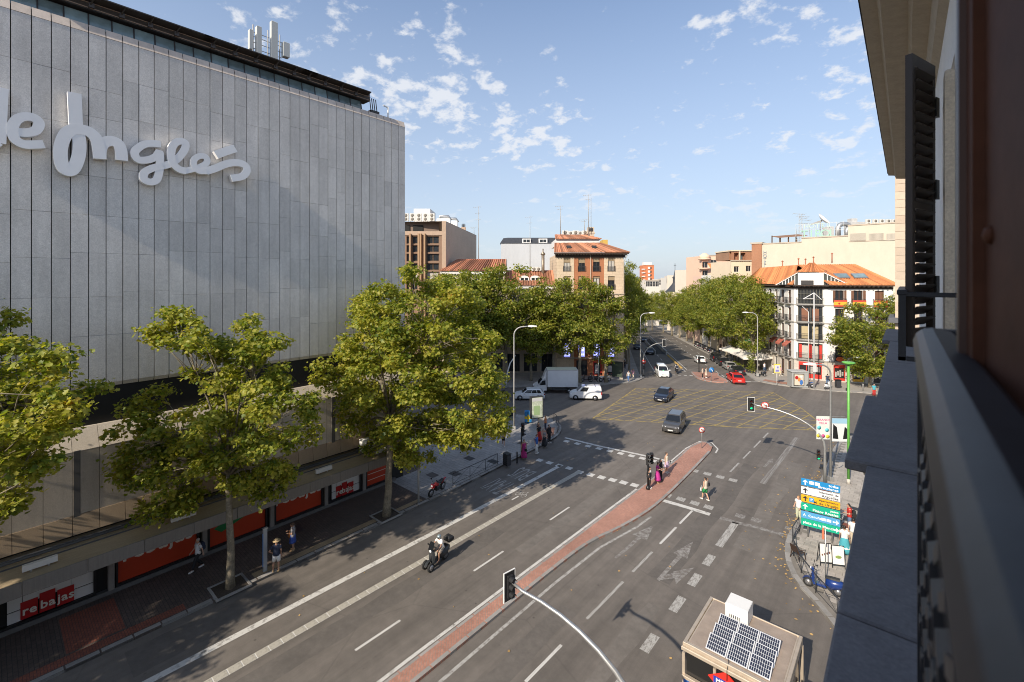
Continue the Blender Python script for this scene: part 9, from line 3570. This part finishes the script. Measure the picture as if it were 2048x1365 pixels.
def person(label, loc, rot, kind='stand', h=1.68, skin=None, hair=('short', None), top=None, sleeves='short', bottom=None, dress=None, shoes=None, hat=None, group=None, helmet=None, slim=1.0):
 skin = skin or M_SKIN
 t = thing('person', label, 'person', loc, rot, group)
 s = h / 1.71
 t.scale = (s * slim, s * slim, s)
 J = pose(kind)
 link('body', body_for(kind, skin), t)
 hd = J['head']
 if 'eye' not in _eye:
  b = MB()
  b.ball((0, 0, 0), (.011, .006, .007), 6, 4)
  _eye['eye'] = b.mesh('eye', mat('eye_dark', (.03, .02, .015), .3))
  b = MB()
  b.ball((0, 0, 0), (.022, .006, .007), 6, 4)
  _eye['mouth'] = b.mesh('mouth', mat('lips', (.35, .10, .08), .5))
 for sd in (-.03, .03):
  link('eye', _eye['eye'], t, T(hd.x + sd, hd.y + .088, hd.z + .012))
 link('mouth', _eye['mouth'], t, T(hd.x, hd.y + .083, hd.z - .062))
 style, hm = hair
 hm = hm or M_HAIRD
 if not helmet:
  mb = MB()
  if style != 'bald':
   mb.ball((hd.x, hd.y - .018, hd.z + .028), (.084, .095, .105), 10, 7)
  if style in ('long', 'loose'):
   L_ = .24 if style == 'long' else .34
   mb.loft([[(hd.x + .08 * cos(a), hd.y - .03 + .075 * sin(a), hd.z + .05) for a in [pi * (1 + q / 7) for q in range(8)]] + [(hd.x + .05 * cos(a), hd.y - .02 + .05 * sin(a), hd.z + .05) for a in [pi * (2 - q / 7) for q in range(8)]],
      [(hd.x + .11 * cos(a), hd.y - .05 + .07 * sin(a), hd.z - L_) for a in [pi * (1 + q / 7) for q in range(8)]] + [(hd.x + .08 * cos(a), hd.y - .05 + .04 * sin(a), hd.z - L_) for a in [pi * (2 - q / 7) for q in range(8)]]])
  if style == 'bun':
   mb.ball((hd.x, hd.y - .10, hd.z + .06), .045, 8, 6)
  if mb.v:
   mb.build('hair', hm, t)
 else:
  mb = MB()
  mb.ball((hd.x, hd.y - .005, hd.z + .03), (.115, .135, .125), 12, 8)
  ho = mb.build('helmet', helmet, t)
  mb = MB()
  mb.ball((hd.x, hd.y + .055, hd.z + .0), (.098, .09, .06), 10, 6)
  mb.build('visor', M_CARGL, ho)
 if hat:
  mb = MB()
  mb.lathe([(.20, 0), (.205, .012), (.10, .02), (.092, .10), (.06, .125), (.005, .13)], 16, T(hd.x, hd.y, hd.z + .055))
  ho = mb.build('hat', hat, t)
  mb = MB()
  mb.lathe([(.1, .02), (.102, .022), (.099, .045), (.096, .045)], 16, T(hd.x, hd.y, hd.z + .057))
  mb.build('hat_band', M_BLACK, ho)
 def trunk_rings(z_lo, z_hi, ex, hem=0.0):
  P, Bc, Cc, Nn = J['pelvis'], J['belly'], J['chest'], J['neck']
  rows = [(P - Vector((0, 0, .05)), .165, .118), (P + Vector((0, 0, .05)), .16, .115), (Bc, .148, .105), (Cc, .172, .120), (Cc + Vector((0, 0, .10)), .178, .105), (Nn - Vector((0, 0, .015)), .088, .075)]
  rows = [r for r in rows if z_lo - 1e-3 <= r[0].z <= z_hi + 1e-3]
  out = []
  for i, (c, rx, ry) in enumerate(rows):
   e = ex + (hem if i == 0 else 0)
   out.append([c + Vector(((rx + e) * cos(2 * pi * k / 14), (ry + e) * sin(2 * pi * k / 14), 0)) for k in range(14)])
  return out
 if top:
  mb = MB()
  mb.loft(trunk_rings(.80, 1.6, .018, .012), smooth=True)
  if sleeves != 'none':
   for sd in 'lr':
    a, e, w = J['s' + sd], J['e' + sd], J['w' + sd]
    mb.tube([J['chest'] + Vector((0, 0, .10)), a], [.085, .072], 8)
    if sleeves == 'short':
     mb.tube([a, a.lerp(e, .62)], [.068, .066], 8)
    else:
     mb.tube([a, e, e.lerp(w, .95)], [.066, .054, .042], 8)
  mb.build('top', top, t)
 if bottom:
  kind_, bm_ = bottom
  mb = MB()
  if kind_ in ('trousers', 'shorts'):
   mb.loft([r for r in trunk_rings(.80, 1.02, .012)] if len(trunk_rings(.80, 1.02, .012)) > 1 else trunk_rings(.8, 1.1, .012), smooth=True)
   for sd in 'lr':
    hh, k, a = J['h' + sd], J['k' + sd], J['a' + sd]
    if kind_ == 'trousers':
     mb.tube([hh, hh.lerp(k, .35), k, k.lerp(a, .5), k.lerp(a, .95)], [.105, .100, .080, .074, .066], 9)
    else:
     mb.tube([hh, hh.lerp(k, .4), hh.lerp(k, .88)], [.108, .106, .096], 9)
  else:
   z1 = .52 if kind_ == 'skirt' else .14
   c0, c1 = J['pelvis'] + Vector((0, 0, .06)), (J['kl'] + J['kr']) / 2 if kind_ == 'skirt' else (J['al'] + J['ar']) / 2
   rings = []
   for q in range(6):
    f = q / 5
    c = Vector((c0.x + (c1.x - c0.x) * f, c0.y + (c1.y - c0.y) * f, c0.z + (z1 - c0.z) * f))
    wd = .165 + ((.25 if kind_ == 'skirt' else .36) - .165) * f ** .8
    rings.append([c + Vector((wd * cos(2 * pi * k / 20) * (1 + .06 * f * sin(k * 2.51)), wd * .82 * sin(2 * pi * k / 20) * (1 + .06 * f * sin(k * 2.51)), 0)) for k in range(20)])
   mb.loft(rings[::-1], smooth=True)
  mb.build('skirt' if kind_ in ('skirt', 'long_skirt') else kind_, bm_, t)
 if dress:
  dm, z1, wd1 = dress
  mb = MB()
  rows = trunk_rings(.80, 1.42, .014)
  c1 = (J['kl'] + J['kr']) / 2
  lower = []
  for q in range(5, 0, -1):
   f = q / 5
   c = Vector((c1.x * f, c1.y * f * .8, J['pelvis'].z - .05 + (z1 - J['pelvis'].z + .05) * f))
   wd = .18 + (wd1 - .18) * f
   lower.append([c + Vector((wd * cos(2 * pi * k / 14) * (1 + .05 * f * sin(k * 2.7)), wd * .85 * sin(2 * pi * k / 14) * (1 + .05 * f * sin(k * 2.7)), 0)) for k in range(14)])
  mb.loft(lower + rows, smooth=True)
  if sleeves in ('strap', 'short'):
   for sd in 'lr':
    a, e = J['s' + sd], J['e' + sd]
    if sleeves == 'short':
     mb.tube([J['chest'] + Vector((0, 0, .1)), a, a.lerp(e, .5)], [.08, .072, .066], 8)
    else:
     mb.tube([J['chest'] + Vector((a.x * .5, .08, .08)), J['chest'] + Vector((a.x * .5, 0, .16)), J['chest'] + Vector((a.x * .5, -.08, .08))], .014, 5)
  mb.build('dress', dm, t)
 sm_ = shoes or M_WHITEP
 for sd in 'lr':
  mb = MB()
  a, f = J['a' + sd], J['f' + sd]
  d = Vector((f.x - a.x, f.y - a.y, 0)).normalized()
  n = Vector((-d.y, d.x, 0))
  zl = min(a.z, f.z) - .045 if kind in ('ride',) else min(f.z - .035, a.z - .085)
  b0 = Vector((a.x, a.y, 0)) - d * .07
  rings = []
  for (u, w, hgt__) in ((0, .036, .085), (.08, .042, .09), (.17, .048, .065), (.25, .040, .045), (.275, .02, .03)):
   c = b0 + d * u
   zz = zl + (0 if u < .15 else (f.z - .035 - zl) * .0)
   rings.append([c - n * w + Vector((0, 0, zz)), c + n * w + Vector((0, 0, zz)), c + n * w * .8 + Vector((0, 0, zz + hgt__)), c - n * w * .8 + Vector((0, 0, zz + hgt__))])
  mb.loft(rings, smooth=True)
  mb.build('shoe', sm_, t)
 return t
def bag(label, loc, rot, kind='backpack', m=None, cat='bag'):
 t = thing(kind, label, cat, loc, rot)
 mb = MB()
 if kind == 'backpack':
  mb.bbox(-.15, .15, -.09, .09, -.22, .22, .05)
  mb.build('body', m, t)
  mb = MB()
  mb.bbox(-.11, .11, -.13, -.085, -.18, .02, .02)
  mb.build('pocket', m, t)
  mb = MB()
  for s in (-.1, .1):
   mb.tube([(s, .08, .18), (s, .16, .22), (s, .26, .05), (s * 1.2, .2, -.14), (s, .08, -.2)], .014, 5)
  mb.build('strap', M_BLACK, t)
 else:
  mb.loft([[(-.13, -.05, -.11), (.13, -.05, -.11), (.13, .05, -.11), (-.13, .05, -.11)], [(-.11, -.03, .10), (.11, -.03, .10), (.11, .03, .10), (-.11, .03, .10)]])
  mb.build('body', m, t)
  mb = MB()
  mb.tube([(-.09, 0, .09), (-.06, 0, .22), (.06, 0, .22), (.09, 0, .09)], .009, 5)
  mb.build('handle', m, t)
 return t
def at(px, py, z=KERB_H):
 x, y = G(px, py, z)
 return (x, y, z)
AWAY = 0.0           # facing +Y
NEAR = pi            # facing -Y
RIGHT = -pi / 2      # facing +X
LEFT = pi / 2        # facing -X
CW = cloth('white', (.70, .69, .67))
CK = cloth('black', (.018, .018, .02))
CN = cloth('navy', (.022, .03, .06))
CMAG = cloth('magenta', (.36, .022, .15))
CRED = cloth('red', (.46, .028, .022))
CBLUE = cloth('blue', (.03, .11, .36))
CGRN = cloth('green', (.02, .22, .07))
CJEAN = cloth('denim', (.10, .16, .27))
CBEI = cloth('beige', (.50, .42, .32))
CPALE = cloth('pale_green', (.48, .50, .36))
CTEAL = cloth('teal', (.06, .32, .38))
CGREY = cloth('grey', (.20, .20, .21))
CORNG = cloth('orange', (.50, .17, .05))
M_SHOEW = mat('white_shoes', (.66, .65, .62), .6)
M_SHOEK = mat('dark_shoes', (.03, .025, .022), .6)
M_STRAW = mat('straw_hat', (.45, .32, .17), .85, noise=[(40, .3)])
person('person in a white shirt and dark trousers walking past the green poster corner', at(396, 1139), NEAR + .1, 'walk', 1.74, top=CW, bottom=('trousers', CK), shoes=M_SHOEW, sleeves='short', hair=('short', M_HAIRG))
bag('dark backpack worn by the person in the white shirt', (at(396, 1139)[0] + .02, at(396, 1139)[1] + .20, 1.38), NEAR + .1, 'backpack', CN)
person('person in a straw hat, navy shirt and white shorts beside the grey totem', at(553, 1143), AWAY + 1.0, 'hip', 1.76, skin=M_SKIN2, top=CN, bottom=('shorts', CW), shoes=mat('tan_shoes', (.36, .25, .13), .7), hat=M_STRAW, hair=('short', M_HAIRG))
person('person in a patterned top and blue skirt with an orange bag on the store pavement', at(586, 1101), NEAR - .6, 'phone', 1.66, skin=M_SKIN2, top=mat('cloth_pattern', (.30, .29, .30), .85, noise=[(30, .7)]), bottom=('skirt', cloth('royal', (.03, .07, .30))), shoes=mat('tan_shoes', (.36, .25, .13), .7), hair=('bun', M_HAIRB))
p = at(586, 1101)
bag('orange shoulder bag of the person in the blue skirt', (p[0] - .22, p[1] - .12, 1.02), NEAR, 'handbag', mat('bag_orange', (.42, .15, .04), .6))
person('person in a long magenta dress waiting by the kerb traffic light', at(1048, 917), RIGHT - .5, 'stand', 1.70, skin=M_SKIN2, dress=(CMAG, .10, .30), sleeves='strap', hair=('short', M_HAIRB), shoes=mat('tan_shoes', (.36, .25, .13), .7))
p = at(1048, 917)
bag('small black handbag of the person in magenta at the kerb', (p[0] + .26, p[1] - .06, .95), 0, 'handbag', CK)
person('person in a blue shirt and white trousers waiting at the kerb', at(1073, 907), RIGHT + .1, 'stand', 1.74, top=CBLUE, bottom=('trousers', CW), shoes=M_SHOEW, hair=('short', M_HAIRB))
person('person with a dark top and long red skirt walking across the plaza', at(1076, 878), RIGHT + .3, 'phone', 1.72, top=CK, bottom=('trousers', CK), shoes=M_SHOEK, hair=('short', M_HAIRD))
person('person in a red skirt and black top right behind the person in blue', at(1078, 882), RIGHT - .2, 'stand', 1.64, top=CK, bottom=('long_skirt', CRED), shoes=M_SHOEK, hair=('long', M_HAIRD))
person('person in black shirt and trousers at the tip of the plaza', at(1098, 886), RIGHT - .3, 'stand', 1.80, top=CK, bottom=('trousers', CK), sleeves='long', shoes=M_SHOEW, hair=('short', M_HAIRD))
person('person in a long black skirt half turned beside the person in black', at(1089, 893), RIGHT + .5, 'carry', 1.62, top=CGREY, bottom=('long_skirt', CK), shoes=M_SHOEK, hair=('short', M_HAIRG))
person('person with orange hair bending over a dark bag on the plaza', at(1091, 862), LEFT + .4, 'carry', 1.62, top=CORNG, bottom=('trousers', CN), shoes=M_SHOEK, hair=('loose', M_HAIRL))
person('slim person in a patterned top with bare legs walking under the big tree edge', at(1007, 892), NEAR + .7, 'walk', 1.62, top=mat('cloth_flower', (.40, .25, .30), .85, noise=[(30, .5)]), sleeves='none', bottom=('shorts', CK), shoes=M_SHOEW, hair=('long', M_HAIRD), slim=.92)
person('person in a striped dark top holding a green bag beside the median traffic light', at(1299, 977), RIGHT + .3, 'stand', 1.68, top=CW, sleeves='none', bottom=('trousers', CK), shoes=M_SHOEW, hair=('long', M_HAIRB))
p = at(1299, 977)
bag('dark backpack with a green tag on the person next to the median traffic light', (p[0] + .02, p[1] - .16, 1.22), AWAY, 'backpack', CK)
person('person in a loose magenta dress on the brick median', at(1315, 966), RIGHT + .2, 'phone', 1.66, dress=(mat('cloth_magenta_bright', (.46, .035, .24), .85, noise=[(14, .12)]), .25, .32), sleeves='short', hair=('loose', M_HAIRB), shoes=mat('tan_shoes', (.36, .25, .13), .7))
person('person all in black standing close behind the magenta dress on the median', at(1321, 961), RIGHT - .1, 'carry', 1.72, top=CK, bottom=('trousers', CK), shoes=M_SHOEK, hair=('loose', M_HAIRD))
person('person in a strappy top and flowered lilac skirt on the median', at(1333, 946), RIGHT - .1, 'stand', 1.70, top=mat('cloth_cream', (.58, .50, .40), .85), sleeves='none', bottom=('skirt', mat('cloth_lilac', (.50, .38, .50), .85, noise=[(25, .45)])), shoes=M_SHOEW, hair=('bun', M_HAIRB))
person('person in bright green shorts crossing the lanes with a hand in the hair', at(1411, 1001, 0.0), LEFT - .3, 'hair', 1.70, top=mat('cloth_cream', (.58, .50, .40), .85), sleeves='none', bottom=('shorts', CGRN), shoes=M_SHOEW, hair=('short', M_HAIRD))
p = at(1411, 1001, 0.0)
bag('small black bag slung on the person in green shorts', (p[0] + .22, p[1] + .05, 1.22), LEFT, 'handbag', CK)
bag('white shopping bag carried by the person in green shorts', (p[0] - .28, p[1] - .05, .80), LEFT, 'handbag', CW)
person('person in white blouse and pale green trousers at the kerb beside the direction sign', at(1597, 1041, 0.0), NEAR - .5, 'carry', 1.66, top=CW, bottom=('trousers', CPALE), shoes=mat('tan_shoes', (.36, .25, .13), .7), hair=('short', M_HAIRL))
p = at(1597, 1041, 0.0)
bag('black handbag on the arm of the person in pale green trousers', (p[0] + .26, p[1] - .10, .92), .4, 'handbag', CK)
person('person in a red shirt and jeans looking at a pushchair on our pavement', at(1699, 1062), LEFT + .2, 'phone', 1.76, top=CRED, bottom=('trousers', CJEAN), shoes=M_SHOEW, hair=('short', M_HAIRD))
p = at(1699, 1062)
bag('large black backpack on the person in red', (p[0] + .24, p[1] + .02, 1.28), LEFT + .2, 'backpack', CK)
push = thing('pushchair', 'dark folding pushchair in front of the person in red', 'pushchair', (p[0] - .62, p[1] - .1, KERB_H), LEFT)
mb = MB()
for s in (-.22, .22):
 mb.tube([(s, -.35, .95), (s, .05, .45), (s, .38, .12)], .015, 5)
 mb.tube([(s, -.28, .12), (s, .05, .50)], .015, 5)
mb.build('frame', M_ALU, push)
mb = MB()
mb.loft([[(-.2, -.18, .45), (.2, -.18, .45), (.2, .20, .38), (-.2, .20, .38)], [(-.2, -.32, .85), (.2, -.32, .85), (.2, -.22, .85), (-.2, -.22, .85)]])
mb.build('seat', CGREY, push)
for (x, y) in ((-.22, .38), (.22, .38), (-.22, -.28), (.22, -.28)):
 wheel(push, T(x, y, .10), .10, .04, .5, 3)
person('person with a white top and tiered teal and white skirt beside the menu boards', at(1689, 1108), AWAY + .15, 'stand', 1.66, skin=M_SKIN2, top=CW, bottom=('long_skirt', CTEAL), shoes=M_SHOEK, hair=('short', M_HAIRD))
p = at(1689, 1108)
q = person('person in white partly hidden by the slate ledge, next to the teal skirt', at(1707, 1094), AWAY - .1, 'stand', 1.72, top=CW, bottom=('trousers', CBEI), shoes=M_SHOEW, hair=('short', M_HAIRD))
for o in bpy.data.objects:
 if o.name.startswith('person') and o.get('label', '').startswith('person with a white top and tiered'):
  rings = []
  for (z, w) in ((.62, .262), (.40, .325)):
   rings.append([(w * cos(2 * pi * k / 20) * (1 + .05 * sin(k * 2.51)), w * .84 * sin(2 * pi * k / 20) * (1 + .05 * sin(k * 2.51)), z) for k in range(20)])
  mb = MB()
  mb.loft(rings[::-1], caps=False, smooth=True)
  mb.build('skirt_tier', CW, o)
person('person in a teal shirt and red trousers at the far kerb by the ledge', at(1748, 793), NEAR + .4, 'stand', 1.72, top=CTEAL, bottom=('trousers', CRED), shoes=M_SHOEK, hair=('short', M_HAIRD))
person('person in denim by the dark advertising panel at the boulevard corner', at(1257, 764), NEAR, 'walk', 1.70, top=cloth('light', (.45, .45, .46)), bottom=('trousers', cloth('blue_jean', (.06, .14, .32))), hair=('short', M_HAIRD), shoes=M_SHOEW)
person('person in a pale pink top walking at the left boulevard corner', at(1266, 759), AWAY, 'walk', 1.66, top=cloth('pink', (.55, .30, .36)), bottom=('trousers', CBEI), hair=('long', M_HAIRL), shoes=M_SHOEW)
for i, (s, q_, lab, c1_, c2_) in enumerate(((9, -1.6, 'dark clad person on the shaded left pavement of the boulevard', CK, CN), (13, -2.4, 'person in grey on the shaded left pavement further down', CGREY, CK), (20, -1.8, 'person in white on the shaded left pavement far down', CW, CJEAN))):
 p = B(s, q_)
 person(lab, (p[0], p[1], p[2] + KERB_H), BANG - pi / 2 + i, 'walk', 1.7, top=c1_, bottom=('trousers', c2_), hair=('short', M_HAIRD))
p = G(1405, 757, KERB_H)
person('person in dark trousers waiting on the brick island of the boulevard', (p[0], p[1], KERB_H), RIGHT, 'stand', 1.70, top=cloth('cream', (.55, .48, .40)), bottom=('trousers', CK), hair=('short', M_HAIRD))
p = G(1410, 756, KERB_H)
person('person in a pale dress waiting on the brick island of the boulevard', (p[0] + .1, p[1] + .2, KERB_H), RIGHT, 'stand', 1.62, dress=(cloth('cream', (.55, .48, .40)), .4, .24), hair=('long', M_HAIRB))
for i, (px, py, lab, c1_, c2_) in enumerate(((1529, 737, 'person in white near the dark scooter at the right boulevard kerb', CW, CJEAN), (1546, 741, 'person in white just left of the yellow bordered stop board', CW, CGREY), (1561, 748, 'person in pink beside the yellow bordered stop board', cloth('pink', (.55, .30, .36)), CBEI), (1655, 771, 'dark haired person standing by the white scooter', CN, CJEAN))):
 x, y = G(px, py, KERB_H)
 z = hgt(x, y) + KERB_H
 person(lab, (x, y, z), YAW + pi + i * .8, 'stand' if i % 2 else 'walk', 1.7, top=c1_, bottom=('trousers', c2_), hair=('short', M_HAIRD))
GPP = 'people under the boulevard trees'
for i in range(9):
 s = 30 + i * 4.2
 p = B(s, 21.6 + (i % 3) * .7)
 person('small figure walking under the boulevard trees', (p[0], p[1], p[2] + KERB_H), BANG + i, 'walk' if i % 2 else 'stand', 1.68, top=[CW, CK, CRED, CBLUE, CBEI][i % 5], bottom=('trousers', [CJEAN, CK, CGREY][i % 3]), hair=('short', M_HAIRD), group=GPP)
person('person in a helmet, white T-shirt and shorts riding the three wheeled scooter', (ride.location.x - .0, ride.location.y + .30, -.06), radians(184), 'ride', 1.72, skin=M_SKIN2, top=CW, bottom=('shorts', mat('cloth_sand', (.40, .33, .26), .85)), shoes=M_SHOEK, helmet=mat('helmet_silver', (.30, .36, .38), .3, .4))
person('rider in a pale jacket on the waiting delivery scooter', (dr.location.x - BB[0] * -.3, dr.location.y - BB[1] * -.3, dr.location.z - .06), dr.rotation_euler[2], 'ride', 1.72, top=cloth('light', (.45, .45, .46)), sleeves='long', bottom=('trousers', CK), shoes=M_SHOEK, helmet=M_BLACKP)
